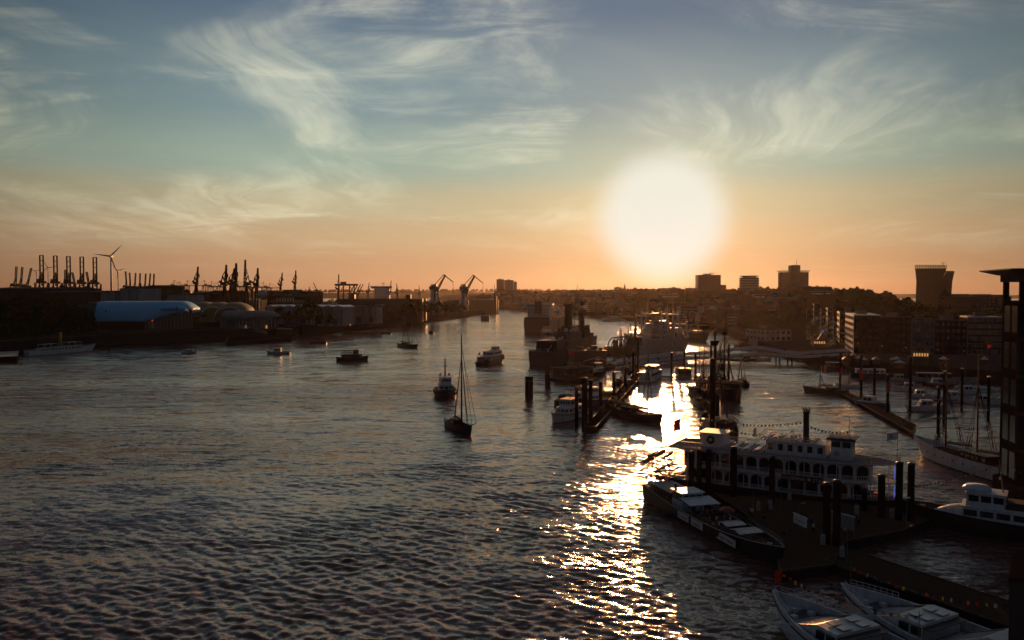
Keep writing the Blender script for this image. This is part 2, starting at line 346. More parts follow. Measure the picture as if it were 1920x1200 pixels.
# ------------------------------------------------------------------ banks
def ground_mat(name, c1, c2, scale):
    return mat(name, c1, rough=.95, var=.5, scale=scale, col2=c2)
M['bank_soil'] = ground_mat('bank_soil', (.07,.045,.03), (.03,.026,.018), .02)
M['north_soil'] = ground_mat('north_soil', (.04,.032,.026), (.02,.02,.014), .015)
LEFT_SHORE = [(-560, 690), (-200, 676), (0, 668), (120, 657), (230, 649), (330, 644), (420, 639), (520, 634), (600, 626), (700, 617), (780, 607), (850, 598), (893, 592), (927, 584)]
def left_bank():
    sh = [G(*p) for p in LEFT_SHORE]
    # profile: foot under water, top of the stone slope, promenade edge
    rows = []
    for p in sh:
        inl = Vector((-.35, 1, 0)).normalized()
        rows.append([p+Vector((0,0,-3)), p+Vector((0,0,.8)), p+inl*11+Vector((0,0,8.2)), p+inl*14+Vector((0,0,8.2))])
    mb = MB(); n = 4
    for i in range(len(rows)-1):
        mb.mi = 0
        mb.add([*rows[i][:3], *rows[i+1][:3]], [(0,3,4,1),(1,4,5,2)])
        mb.mi = 1
        mb.add([rows[i][2], rows[i][3], rows[i+1][2], rows[i+1][3]], [(0,2,3,1)])
    top = [r[3] for r in rows]; back = [Vector((-150,2050,8.2)), Vector((-520,2700,8.2)), Vector((-950,3500,8.2)), Vector((-1300,4000,8.2)), Vector((-7600,4500,8.2)), Vector((-7600,400,8.2))]
    mb.mi = 2; loop = top+back
    mb.add(loop, [tuple(range(len(loop)-1,-1,-1))])
    mb.mi = 0
    e = [rows[-1][3]]+back[:5]
    for a, b in zip(e, e[1:]): mb.add([a, b, b-Vector((0,0,11)), a-Vector((0,0,11))], [(0,1,2,3)])
    mb.add([rows[-1][1], rows[-1][2], rows[-1][3], rows[-1][3]-Vector((0,0,11)), rows[-1][0]], [(0,1,2,3,4)])
    mb.build('left_bank', ['quay', 'concrete', 'bank_soil'], kind='structure')
left_bank()
NORTH_SHORE = [(820, 563), (880, 571), (929, 579), (997, 586), (1055, 589), (1140, 598), (1210, 604), (1290, 612), (1350, 622), (1400, 641), (1425, 655), (1490, 672), (1560, 690), (1700, 703), (1900, 722), (2100, 738)]
PROF = [(0,-3), (0,5.0), (30,5.2), (190,6.0), (260,8), (370,17), (520,24), (800,29), (1600,34), (3000,40), (5000,40)]
FARP = [(0,-3), (2,3.5), (30,4.2), (90,8), (170,19), (300,25), (500,27), (800,29), (1600,34), (3000,40), (5000,40)]
NSH = [G(*p) for p in NORTH_SHORE]
from mathutils.bvhtree import BVHTree
GROUND = None
def ground_z(x, y):
    """height of the north bank at a plan position"""
    h = GROUND.ray_cast(Vector((x,y,300)), Vector((0,0,-1)))
    return h[0].z if h and h[0] else 6
SKEW = {8:.05, 9:.18, 10:.28}
def north_bank():
    rows = []
    rnd = random.Random(3)
    for k, (p, q) in enumerate(zip(NORTH_SHORE, NSH)):
        pr = PROF if q.x > 60 else FARP
        row = []
        for j, (d, z) in enumerate(pr): row.append(Vector((q.x+d*SKEW.get(k, 0 if k < 8 else .3), q.y+d, z+(rnd.uniform(-2,2) if j > 4 else 0))))
        rows.append(row)
    mb = MB(); n = len(PROF)
    for i in range(len(rows)-1):
        for j in range(n-1):
            mb.mi = 0 if j == 0 else (1 if j < 3 else 2)
            mb.add([rows[i][j], rows[i+1][j], rows[i+1][j+1], rows[i][j+1]], [(0,1,2,3)], j > 3)
    o = mb.build('north_bank', ['quay', 'asphalt', 'north_soil'], kind='structure')
    global GROUND; GROUND = BVHTree.FromPolygons([v.co.copy() for v in o.data.vertices], [tuple(p.vertices) for p in o.data.polygons])
north_bank()
def far_ridge():
    """low wooded ridge on the horizon beyond the port"""
    rnd = random.Random(11); mb = MB(); rings = []
    for i in range(90):
        x = -7000+14500*i/89; y = 7400-abs(x)*.12; h = 30+26*math.exp(-((x+200)/2600)**2)+rnd.uniform(-3,3)+5*math.sin(i*.7)
        rings.append([Vector((x,y-500,-2)), Vector((x,y-200,h*.7)), Vector((x,y,h)), Vector((x,y+500,h*.8)), Vector((x,y+700,-2))])
    mb.loft(rings, closed=False, caps=False); mb.build('far_ridge', 'grass', kind='structure')
far_ridge()
def quay_corner():
    mb = MB()
    mb.prism([(82.8,131), (150,118), (240,118), (240,240), (150,200), (128,146), (86.5,143)], -3, 4.6)
    mb.build('harbour_quay', 'quay', kind='structure')
quay_corner()
# ------------------------------------------------------------------ boat kit (local axes: bow +x, port +y, origin on the waterline)
_cache = {}
def unit_box():
    if 'b' not in _cache:
        m = MB(); m.box(-.5,.5,-.5,.5,-.5,.5); _cache['b'] = m
    return _cache['b']
def panel_mesh(key, w, h, t, mt):
    """a thin box panel (x thick, y wide, z high) shared between alike windows"""
    k = ('p', key, round(w,2), round(h,2), round(t,3), mt)
    if k not in _cache:
        m = MB(); m.box(-t/2,t/2,-w/2,w/2,-h/2,h/2); me = bpy.data.meshes.new(key); me.from_pydata(m.v, [], m.f); me.materials.append(M[mt]); _cache[k] = me
    return _cache[k]
def arch_mesh(w, h, t, mt):
    k = ('a', w, h, t, mt)
    if k not in _cache:
        pts = [(-w/2,-h/2), (w/2,-h/2)]+[(w/2*math.cos(a), h/2-w/2*.75+w/2*.75*math.sin(a)) for a in [math.pi*i/8 for i in range(9)]]
        m = MB(); n = len(pts)
        m.add([(-t/2,y,z) for y, z in pts]+[(t/2,y,z) for y, z in pts], [(i,(i+1)%n,n+(i+1)%n,n+i) for i in range(n)]+[tuple(range(n-1,-1,-1)), tuple(range(n,2*n))])
        me = bpy.data.meshes.new('arch_window'); me.from_pydata(m.v, [], m.f); me.materials.append(M[mt]); _cache[k] = me
    return _cache[k]
class Hull:
    def __init__(s, L, B, fb, draft=1.2, sheer=(.8,.3), stern=.7, full=2.2, rake=.08, bulwark=.7, camber=.0, wall=.1):
        s.__dict__.update(L=L, B=B, fb=fb, draft=draft, sheer=sheer, stern=stern, full=full, rake=rake, bw=bulwark, wall=wall)
    def w(s, x):          # half breadth at gunwale
        t = x/s.L*2       # -1 stern .. 1 bow
        if t > 0: k = max(0.0, 1-t**s.full)
        else: k = 1-(1-s.stern)*abs(t)**2.2
        return max(s.B/2*k, .02)
    def top(s, x):
        t = x/s.L*2
        return s.fb+(s.sheer[0]*t*t if t > 0 else s.sheer[1]*t*t)
    def deck(s, x): return s.top(x)-s.bw
    def stations(s, n=15): return [s.L/2*math.sin(math.pi/2*(-1+2*i/(n-1))) for i in range(n)]
    def build(s, root, hm='hull_black', dm='deck_wood', boot='hull_red', n=15, band=None):
        rings = []
        for x in s.stations(n):
            b = s.w(x); zt = s.top(x); zd = s.deck(x); t = max(0, x/s.L*2); sh = s.rake*s.L
            k = s.wall; inn = max(b-k, .01)
            def at(y, z): # bow rakes forward with height
                return Vector((x-sh*t**3*(1-(z+s.draft)/(zt+s.draft)) , y, z))
            rings.append([at(-b,zt), at(-b*.985,zt*.5), at(-b*.93,0.12), at(-b*.8,-.35), at(-b*.3,-s.draft), at(b*.3,-s.draft), at(b*.8,-.35), at(b*.93,.12), at(b*.985,zt*.5), at(b,zt), at(inn,zt), at(inn,zd), at(-inn,zd), at(-inn,zt)])
        mb = MB(); N = len(rings[0]); vs = [p for r in rings for p in r]
        for j in range(N):
            mb.mi = 1 if (j in (2,3,4,5,6) and boot) else (2 if (band and j in (0,8)) else 0)
            mb.add(vs, [(i*N+j, (i+1)*N+j, (i+1)*N+(j+1)%N, i*N+(j+1)%N) for i in range(len(rings)-1)], j in (0,1,2,3,4,5,6,7,8))
        mb.mi = 0; mb.add(rings[0], [tuple(range(N))])
        o = mb.build('hull', [hm, boot or hm, band or hm], root)
        md = MB(); xs = s.stations(n)
        pts = [[Vector((x, -max(s.w(x)-s.wall-.01,.005), s.deck(x)+.02)), Vector((x, max(s.w(x)-s.wall-.01,.005), s.deck(x)+.02))] for x in xs]
        md.loft(pts, closed=False, caps=False, smooth=False); md.build('deck', dm, root)
        return o
    def rail(s, root, x0, x1, h=1.0, n=10, mt='white', posts=True, r=.03, z=None, inset=.1, bars=2, name='railing'):
        for sd in (-1,1):
            mb = MB()
            P_ = [Vector((x0+(x1-x0)*i/n, sd*(s.w(x0+(x1-x0)*i/n)-inset), (s.top(x0+(x1-x0)*i/n) if z is None else z))) for i in range(n+1)]
            for b in range(bars): mb.path([p+Vector((0,0,h*(b+1)/bars)) for p in P_], r)
            for p in P_: mb.tube(p, p+Vector((0,0,h)), r, n=4, caps=False)
            mb.build(name, mt, root)
def cabin(root, x0, x1, w, z0, z1, mt='white', name='cabin', roof='white', over=.25, win=0, winz=.55, winh=.45, winw=.7, front=0, rakef=.0, raker=.0, taper=.94, glass='glass', rear=0, roof_t=.12, arch=False):
    mb = MB(); h = z1-z0
    lo = [(x0,-w/2),(x1,-w/2),(x1,w/2),(x0,w/2)]; hi = [(x0+raker*h,-w/2*taper),(x1-rakef*h,-w/2*taper),(x1-rakef*h,w/2*taper),(x0+raker*h,w/2*taper)]
    mb.prism(lo, z0, z1, hi); o = mb.build(name, mt, root)
    if roof:
        rb = MB(); rb.prism([(hi[0][0]-over,-w/2*taper-over),(hi[1][0]+over,-w/2*taper-over),(hi[1][0]+over,w/2*taper+over),(hi[0][0]-over,w/2*taper+over)], z1, z1+roof_t,
                            [(hi[0][0]-over*.8,-w/2*taper-over*.8),(hi[1][0]+over*.8,-w/2*taper-over*.8),(hi[1][0]+over*.8,w/2*taper+over*.8),(hi[0][0]-over*.8,w/2*taper+over*.8)])
        rb.build('roof', roof, root)
    zc = z0+h*winz
    if win:
        span = x1-x0-h*(rakef+raker); step = span/win; ww = step*winw; wh = h*winh
        me = panel_mesh('window', ww, wh, .06, glass)
        for sd in (-1,1):
            yy = sd*(w/2*(1-(1-taper)*winz)+.012)
            for i in range(win): inst('window', me, o, (x0+raker*h*winz+step*(i+.5), yy, zc), R(90))
    if front:
        step = w*taper*.94/front; me = panel_mesh('window', step*.84, h*winh, .06, glass)
        for i in range(front):
            q = inst('window', me, o, (x1-rakef*h*winz+.012, -w*taper*.47+step*(i+.5), zc)); q.rotation_euler = (0, -math.atan(rakef), 0)
    if rear:
        step = w*taper*.94/rear; me = panel_mesh('window', step*.84, h*winh, .06, glass)
        for i in range(rear): inst('window', me, o, (x0+raker*h*winz-.012, -w*taper*.47+step*(i+.5), zc))
    return o
def mast(root, x, z0, h, r=.16, y=0, mt='wood_dark', name='mast', rake=0.0):
    mb = MB(); mb.tube((x,y,z0), (x-rake*h,y,z0+h), r, r*.45, n=7); return mb.build(name, mt, root)
def spar(root, p, q, r=.1, mt='wood_dark', name='boom', furl=None):
    mb = MB(); mb.tube(p, q, r, r*.7, n=6); o = mb.build(name, mt, root)
    if furl:
        f = MB(); p, q = Vector(p), Vector(q); k = 9
        rings = []
        for i in range(k+1):
            c0 = p.lerp(q, .04+.92*i/k)+Vector((0,0,furl*.7)); rr = furl*(.8+.3*math.sin(i*2.1)); d = (q-p).normalized(); a = d.cross(Vector((0,0,1))).normalized(); b = a.cross(d)
            rings.append([c0+(a*math.cos(t)*rr*.7+b*math.sin(t)*rr) for t in [math.pi*2*j/7 for j in range(7)]])
        f.loft(rings); f.build('furled_sail', 'sail_furled', o)
    return o
def rigging(root, lines, r=.045, name='rigging', mt='rope'):
    mb = MB()
    for a, b in lines: mb.tube(a, b, r, n=3, caps=False)
    return mb.build(name, mt, root)
def shrouds(x, z0, yb, ztop, k=3, spread=.8, y=0):
    out = []
    for sd in (-1,1):
        for i in range(k): out.append(((x-spread*(i+.4), sd*yb, z0), (x, y, ztop)))
        for j in range(1,7):
            t = j/8; a = Vector(out[-k][0]).lerp(Vector(out[-k][1]), t); b = Vector(out[-1][0]).lerp(Vector(out[-1][1]), t); out.append((a, b))
    return out
def lathe_part(root, name, prof, c, mt, n=12, axis='z'):
    mb = MB(); mb.lathe(prof, c, n, axis); return mb.build(name, mt, root)
def boxes(root, name, lst, mt):
    """each box its own part"""
    for b in lst: mb = MB(); mb.box(*b); o = mb.build(name, mt, root)
    return o
def ring_part(root, name, c, r, t, mt, axis='x', n=12):
    mb = MB(); rings = []
    for i in range(n+1):
        a = 2*math.pi*i/n; ring = []
        for j in range(6):
            b = 2*math.pi*j/6; rr = r+t*math.cos(b); h = t*math.sin(b)
            ring.append(Vector(c)+(Vector((h, rr*math.cos(a), rr*math.sin(a))) if axis == 'x' else Vector((rr*math.cos(a), h, rr*math.sin(a))) if axis == 'y' else Vector((rr*math.cos(a), rr*math.sin(a), h))))
        rings.append(ring)
    mb.loft(rings, caps=False); return mb.build(name, mt, root)
def tyres(root, hull, xs, side=(-1,1), z=.8, r=.4):
    k = ('tyre', r)
    if k not in _cache:
        o = ring_part(None, 'tyre', (0,0,0), r*.7, r*.3, 'rubber', 'y', 10); _cache[k] = o.data; bpy.data.objects.remove(o)
    for x in xs:
        for sd in side: inst('tyre_fender', _cache[k], root, (x, sd*(hull.w(x)+.12), z))
def flag_mesh(w, h, mt, key='flag', stripes=None):
    k = ('flag', w, h, mt, key)
    if k not in _cache:
        m = MB(); n = 6
        for i in range(n+1):
            pass
        rings = []
        for i in range(n+1):
            t = i/n; y = .18*w*math.sin(t*5.0)*t; drop = -.28*h*t*t
            rings.append([Vector((t*w*.92, y, drop)), Vector((t*w*.92, y+.02, -h+drop))])
        m.loft(rings, closed=False, caps=False)
        me = bpy.data.meshes.new('flag'); me.from_pydata(m.v, [], m.f); me.materials.append(M[mt]); _cache[k] = me
    return _cache[k]
def flagpole(loc, h, mt, label, w=1.6, fh=2.6, rz=0, group=None, name='flag_pole', r=.05):
    o = empty(name, loc, rz, label, 'flag', group)
    m = MB(); m.tube((0,0,0), (0,0,h), r, r*.6, n=6); m.build('pole', 'steel', o)
    inst('flag_cloth', flag_mesh(w, fh, mt), o, (0,0,h-.1)); return o
def person_meshes():
    """a few standing / seated figures grown with the Skin modifier, coloured by height"""
    out = []
    def grow(J, E, mats, zcut):
        me = bpy.data.meshes.new('person'); names = list(J); me.from_pydata([J[n][0] for n in names], [(names.index(a), names.index(b)) for a, b in E], [])
        o = bpy.data.objects.new('person_tmp', me); COL.objects.link(o)
        md = o.modifiers.new('s', 'SKIN')
        for i, n in enumerate(names):
            sv = me.skin_vertices[0].data[i]; sv.radius = (J[n][1], J[n][2] if len(J[n]) > 2 else J[n][1]); sv.use_root = (n == 'pel')
        ss = o.modifiers.new('u', 'SUBSURF'); ss.levels = 1; ss.render_levels = 1
        dg = bpy.context.evaluated_depsgraph_get(); nm = bpy.data.meshes.new_from_object(o.evaluated_get(dg))
        bpy.data.objects.remove(o); nm.name = 'person'
        nm.materials.clear()
        for x in mats: nm.materials.append(M[x])
        hd = Vector(J['head'][0])
        for p in nm.polygons:
            c0 = p.center; p.use_smooth = True
            armlow = any((c0-Vector(J[h][0])).length < .12 for h in ('hl','hr'))
            if c0.z > hd.z+.03 or (c0.z > hd.z-.1 and c0.x < hd.x-.03): p.material_index = 3
            elif c0.z > J['neck'][0][2]-.02 or armlow: p.material_index = 2
            elif c0.z > zcut: p.material_index = 1
            else: p.material_index = 0
        return nm
    st = dict(pel=((0,0,.95),.15,.12), ch=((0.01,0,1.28),.17,.12), neck=((0,0,1.5),.055), head=((.02,0,1.66),.095,.11), crown=((.02,0,1.75),.07),
              sl=((0,.17,1.42),.06), el=((-.03,.24,1.15),.045), hl=((.1,.22,.93),.04), sr=((0,-.17,1.42),.06), er=((-.02,-.25,1.15),.045), hr=((.14,-.2,.98),.04),
              kl=((.02,.1,.5),.07), fl=((-.02,.11,.07),.05), tl=((.14,.12,.04),.045), kr=((.02,-.1,.5),.07), fr=((-.02,-.11,.07),.05), tr=((.14,-.12,.04),.045))
    E = [('pel','ch'),('ch','neck'),('neck','head'),('head','crown'),('ch','sl'),('sl','el'),('el','hl'),('ch','sr'),('sr','er'),('er','hr'),('pel','kl'),('kl','fl'),('fl','tl'),('pel','kr'),('kr','fr'),('fr','tr')]
    for top, bot in (('cloth_blue','cloth_dark'),('cloth_white','cloth_dark'),('cloth_dark','cloth_blue'),('cloth_red','cloth_dark')): out.append(grow(st, E, [bot, top, 'skin', 'hair'], .93))
    si = dict(st); dz = -.5
    for k in ('pel','ch','neck','head','crown','sl','el','hl','sr','er','hr'): v = st[k]; si[k] = ((v[0][0], v[0][1], v[0][2]+dz+.05), *v[1:])
    si['hl'] = ((.32,.15,.72),.04); si['hr'] = ((.32,-.15,.72),.04)
    for s_, sg in (('l',1),('r',-1)):
        si['k'+s_] = ((.42,.1*sg,.5),.07); si['f'+s_] = ((.42,.1*sg,.07),.05); si['t'+s_] = ((.57,.1*sg,.04),.045)
    for top, bot in (('cloth_white','cloth_blue'),('cloth_blue','cloth_dark')): out.append(grow(si, E, [bot, top, 'skin', 'hair'], .52))
    return out
PEOPLE = person_meshes()
def person(kind, loc, rz, label, group=None):
    o = inst('person', PEOPLE[kind], None, loc, rz, label, 'person', group); s = random.uniform(.94, 1.05); o.scale = (s,s,s); return o
# ------------------------------------------------------------------ trees
def tree_mesh(seed, h=14, w=10, n=900, leaf=.75, mt='foliage', conic=False):
    rnd = random.Random(seed); m = MB(); cl = []
    for i in range(22):
        t = rnd.random(); a = rnd.uniform(0, 6.28)
        if conic: z = h*(.18+.8*t); r = w/2*(1-t)*rnd.uniform(.3,.9)
        else: z = h*(.35+.6*t); r = w/2*math.sin(math.pi*(.2+.75*t))*rnd.uniform(.25,.95)
        cl.append((Vector((r*math.cos(a), r*math.sin(a), z)), (1.0 if conic else 1.7)*rnd.uniform(.7,1.3)*w/10))
    for i in range(n):
        c0, rr = rnd.choice(cl); d = Vector((rnd.gauss(0,1), rnd.gauss(0,1), rnd.gauss(0,.8))).normalized()*rr*rnd.uniform(.45,1.05); p = c0+d
        nrm = (d.normalized()+Vector((rnd.uniform(-.8,.8), rnd.uniform(-.8,.8), rnd.uniform(-.5,.9)))).normalized(); a = nrm.orthogonal().normalized(); b = nrm.cross(a); s1 = leaf*rnd.uniform(.6,1.3); s2 = s1*rnd.uniform(.5,.9)
        m.add([p-a*s1-b*s2*.3, p+b*s2-a*s1*.2, p+a*s1+b*s2*.2, p-b*s2+a*s1*.1], [(0,1,2,3)])
    me = bpy.data.meshes.new('crown'); me.from_pydata(m.v, [], m.f); me.materials.append(M[mt])
    t = MB(); t.tube((0,0,-1), (0,0,h*.5), w*.04, w*.022, n=7)
    for i in range(6):
        c0 = cl[i][0]; t.tube((0,0,h*rnd.uniform(.25,.45)), c0, w*.016, w*.006, n=5)
    tm = bpy.data.meshes.new('trunk'); tm.from_pydata(t.v, [], t.f); tm.materials.append(M['bark'])
    return me, tm
TREES = [tree_mesh(1), tree_mesh(2, 12, 11), tree_mesh(3, 15, 9, mt='foliage_rust'), tree_mesh(4, 13, 5, 700, .5, conic=True)]
def tree(kind, loc, s, label, group, name='broadleaf_tree'):
    o = empty(name, loc, random.uniform(0, 6.28), label, 'tree', group); o.scale = (s*random.uniform(.9,1.15), s*random.uniform(.9,1.15), s)
    inst('crown', TREES[kind][0], o); inst('trunk', TREES[kind][1], o); return o
# ------------------------------------------------------------------ paddle steamer
def text_part(root, name, txt, loc, rot, size, mt, thick=.01):
    cu = bpy.data.curves.new('txt', 'FONT'); cu.body = txt; cu.size = size; cu.align_x = 'CENTER'; cu.align_y = 'CENTER'; cu.extrude = thick; cu.resolution_u = 2
    t = bpy.data.objects.new('txt_tmp', cu); COL.objects.link(t)
    dg = bpy.context.evaluated_depsgraph_get(); me = bpy.data.meshes.new_from_object(t.evaluated_get(dg)); bpy.data.objects.remove(t)
    me.materials.clear(); me.materials.append(M[mt]); o = inst(name, me, root, loc); o.rotation_euler = rot; return o
def strokes(root, name, x0, x1, y, z, h, n, mt, seed=1):
    """a line of lettering too small to read: short uneven strokes"""
    r_ = random.Random(seed); m = MB()
    for i in range(n):
        x = x0+(x1-x0)*i/n; w = (x1-x0)/n
        if r_.random() < .12: continue
        k = r_.choice((.55,.7,1.0)); m.box(x, x+w*.22, y-.006, y+.006, z-h/2, z-h/2+h*k); m.box(x, x+w*.75, y-.006, y+.006, z-h/2+h*k*r_.choice((0,.45,.85)), z-h/2+h*k*r_.choice((.12,.55,.97))+.01)
    return m.build(name, mt, root, kind='stuff')
def bunting(label, p, q, sag, n, size, cols, group=None, parent=None, cat='bunting'):
    p, q = Vector(p), Vector(q); o = empty('bunting', p, 0, label, cat, group) if parent is None else parent
    base = p if parent is None else Vector((0,0,0))
    f = lambda t: p.lerp(q, t)-Vector((0,0,4*sag*t*(1-t)))-base
    mb = MB(); mb.path([f(i/16) for i in range(17)], .018, n=3); mb.build('line', 'rope', o)
    d = (q-p); yaw = math.atan2(d.y, d.x)
    for i in range(n):
        mt = cols[i % len(cols)]; k = ('pen', size, mt)
        if k not in _cache:
            m = MB(); m.add([(-size*.45,0,0),(size*.45,0,0),(size*.42,.06,-size*1.15),(-size*.42,.1,-size*1.2)], [(0,1,2,3)]); me = bpy.data.meshes.new('pennant'); me.from_pydata(m.v, [], m.f); me.materials.append(M[mt]); _cache[k] = me
        w = inst('pennant', _cache[k], o, f((i+.5)/n), yaw+random.uniform(-.7,.7)); w.rotation_euler.x = random.uniform(-.5,.5)
    return o
def paddle_steamer():
    st, bw = Vector((32.6, 156.5, 0)), Vector((66.6, 136.5, 0))
    L = (bw-st).length; c0 = (st+bw)/2; a = math.atan2(bw.y-st.y, bw.x-st.x)
    o = empty('paddle_steamer', c0, a, 'white three-deck paddle steamer with tall black funnel and arched windows', 'ship')
    B = 10.2; hw = B/2
    h = Hull(L, B, 1.7, 1.2, (.5,.2), .93, 3.6, .03, .25); h.build(o, 'hull_black', 'deck_grey', 'hull_red')
    def outline(inset=0, rs=.0):
        xs = [L/2*math.sin(math.pi/2*(-1+2*i/22)) for i in range(23)]
        rt = [(x, -(max(h.w(x)-inset, .05))) for x in xs]; return rt+[(x, -y) for x, y in rt[::-1]]
    def slab(name, z, t, mt, inset=-.15, edge=None):
        m = MB(); m.prism(outline(inset), z, z+t); return m.build(name, mt, o)
    # two glazed saloon decks with arched windows, then the open sun deck
    def saloon(z0, z1, inset, x0, x1, nwin):
        xs = [x0+(x1-x0)*i/14 for i in range(15)]
        rt = [(x, -(h.w(x)-inset)) for x in xs]; pts = rt+[(x,-y) for x, y in rt[::-1]]
        m = MB(); m.prism(pts, z0, z1); w = m.build('saloon', 'white', o)
        n = nwin; step = (x1-x0)/n
        me = arch_mesh(step*.70, (z1-z0)*.72, .08, 'glass')
        fm = arch_mesh(step*.84, (z1-z0)*.80, .05, 'plaster_grey')
        for sd in (-1, 1):
            for i in range(n):
                x = x0+step*(i+.5); y = sd*(h.w(x)-inset); dy = (h.w(x+.3)-h.w(x-.3))/.6
                inst('window_frame', fm, w, (x, y+sd*.02, z0+(z1-z0)*.47), R(90)+sd*math.atan(dy))
                inst('window', me, w, (x, y+sd*.045, z0+(z1-z0)*.47), R(90)+sd*math.atan(dy))
        return w
    saloon(1.55, 4.45, .95, -L/2+3, L/2-5.2, 13)
    slab('deck', 4.45, .22, 'white')
    saloon(4.67, 7.7, .95, -L/2+2.6, L/2-4.4, 14)
    slab('sun_deck', 7.7, .24, 'white', -.35)
    td = MB(); td.prism(outline(-.2), 7.95, 7.97); td.build('deck_covering', 'deck_grey', o)
    # columns of the galleries
    cm = MB(); cm.tube((0,0,-1.4), (0,0,1.4), .07, n=6); me = bpy.data.meshes.new('post'); me.from_pydata(cm.v, [], cm.f); me.materials.append(M['white'])
    for z in (3.0, 6.2):
        for sd in (-1,1):
            for i in range(15):
                x = -L/2+1.0+(L-2.6)*i/14; inst('gallery_post', me, o, (x, sd*(h.w(x)-.12), z))
        for sx in (L/2-.8, L/2-.3): pass
    def balustrade(z, hh, x0, x1, closed_bow=True, mt='white', name='railing', inset=.02, slats=True, hull=h):
        xs = [x0+(x1-x0)*math.sin(math.pi/2*i/44) for i in range(45)]
        pth = [Vector((x, -(max(hull.w(x)-inset, .02)), z)) for x in xs]+[Vector((x, max(hull.w(x)-inset, .02), z)) for x in xs[::-1]]
        m = MB(); up = Vector((0,0,hh))
        m.path([p+up for p in pth]+[pth[0]+up], .05); m.path([p+up*.12 for p in pth]+[pth[0]+up*.12], .03)
        # pickets
        tot = 0
        for p, q in zip(pth, pth[1:]+pth[:1]):
            n = max(1, int((q-p).length/.26))
            for k in range(n):
                w = p.lerp(q, k/n); d = (q-p).normalized()*.045
                m.add([w-d+up*.1, w+d+up*.1, w+d+up*.96, w-d+up*.96], [(0,1,2,3)])
        return m.build(name, mt, o)
    balustrade(4.67, 1.0, -L/2+.2, L/2-.2); balustrade(7.94, 1.05, -L/2+.1, L/2+.05)
    balustrade(1.55, .9, -L/2+.5, L/2-.6)
    # blue strip lights under the galleries
    for z in (7.62, 4.37):
        for sd in (-1,1): m = MB(); m.path([Vector((x, sd*(h.w(x)+.02), z)) for x in [-L/2+1+(L-2.2)*i/20 for i in range(21)]], .035, 4); m.build('strip_light', 'hull_blue', o)
    for z0, z1 in ((5.2,7.4),(2.0,4.1)):
        m = MB(); m.tube((L/2-.7,-.9,z0), (L/2-.7,-.9,z1), .06); m.build('tube_light', 'lamp_glint_blue', o)
    # name board over the entrance on the starboard side
    m = MB(); m.box(1.2, 8.2, -hw-.17, -hw-.09, 3.95, 5.0); nb = m.build('name_board', 'hull_black', o)
    text_part(nb, 'lettering', 'LOUISIANA ★ STAR', (4.7, -hw-.19, 4.45), (R(90),0,0), .84, 'cream')
    m = MB(); m.box(2.6, 5.0, -hw+.72, -hw+.80, 1.6, 3.8); m.build('door', 'hull_black', o)
    # funnel
    fn = MB(); fn.lathe([(.85,7.9),(.55,8.1),(.52,15.6),(.66,15.7),(.66,15.9),(.5,16.0)], (4.6,-1.5,0), 14); f = fn.build('funnel', 'hull_black', o)
    fc = MB()
    for i in range(10):
        t = 2*math.pi*i/10; fc.add([(4.6+.64*math.cos(t-.25),-1.5+.64*math.sin(t-.25),15.9),(4.6+.64*math.cos(t+.25),-1.5+.64*math.sin(t+.25),15.9),(4.6+.92*math.cos(t),-1.5+.92*math.sin(t),16.9)], [(0,1,2)])
    fc.build('crown', 'hull_black', f)
    # deckhouse with upper terrace, wheelhouse ahead of it
    cabin(o, -2.2, 8.0, 5.2, 7.97, 10.3, 'white', 'deckhouse', 'white', .5, 6, .55, .5, .5)
    tr = MB()
    pts = [Vector((x,y,10.42)) for x, y in ((-3.6,-3.1),(8.3,-3.1),(8.3,3.1),(-3.6,3.1),(-3.6,-3.1))]
    tr.path([p+Vector((0,0,1.0)) for p in pts], .04); tr.path([p+Vector((0,0,.5)) for p in pts], .03)
    for p, q in zip(pts, pts[1:]):
        n = int((q-p).length/.4)
        for k in range(n): w = p.lerp(q, k/n); tr.tube(w, w+Vector((0,0,1)), .022, n=3, caps=False)
    tr.build('terrace_railing', 'white', o)
    cabin(o, 8.9, 12.3, 4.6, 7.97, 11.4, 'white', 'wheelhouse', None, .0, 2, .76, .28, .8, 3)
    aw = MB(); rings = []
    for i in range(13):
        x = 8.2+4.8*i/12; rings.append([Vector((x,y,11.55+.13*math.sin(i*1.7+y)+.16*(abs(y)>2.2)+zz)) for zz in (0,.12) for y in ((-2.8,-1,1,2.8) if zz == 0 else (2.8,1,-1,-2.8))])
    aw.loft(rings); aw.build('canopy', 'canvas', o)
    for sd in (-1,1):
        sc_ = MB()
        for i in range(12):
            x = 8.2+4.8*i/12; sc_.add([(x,sd*2.82,11.75),(x+.4,sd*2.82,11.75),(x+.4,sd*2.82,11.4),(x+.2,sd*2.82,11.2),(x,sd*2.82,11.4)], [(0,1,2,3,4)])
        sc_.build('canopy_scallops', 'hull_blue', o)
    ring_part(o, 'lifebuoy', (9.9,-2.36,9.0), .34, .11, 'orange', 'y')
    mm = MB(); mm.tube((11.6,0,11.6), (11.6,0,15.4), .05, .03); mm.tube((11.6,-.5,14.5), (11.6,.5,14.5), .03); mm.build('signal_mast', 'steel', o)
    # aft pavilion with round emblem
    cabin(o, -L/2+5.4, -L/2+9.6, 4.6, 7.97, 10.6, 'white', 'pavilion', 'cream', .6, 0)
    em = MB(); em.lathe([(.001,0),(.8,0),(.8,.05),(.001,.05)], (-L/2+7.2,-2.36,9.35), 18, 'y'); em.build('emblem', 'wood_dark', o)
    e2 = MB(); e2.lathe([(.001,0),(.34,0),(.34,.03),(.001,.03)], (-L/2+7.25,-2.42,9.4), 10, 'y'); e2.build('emblem_motif', 'cream', o)
    # stern wheel
    R_ = 3.0; cx = -L/2-3.4; cz = 2.3
    arms = MB()
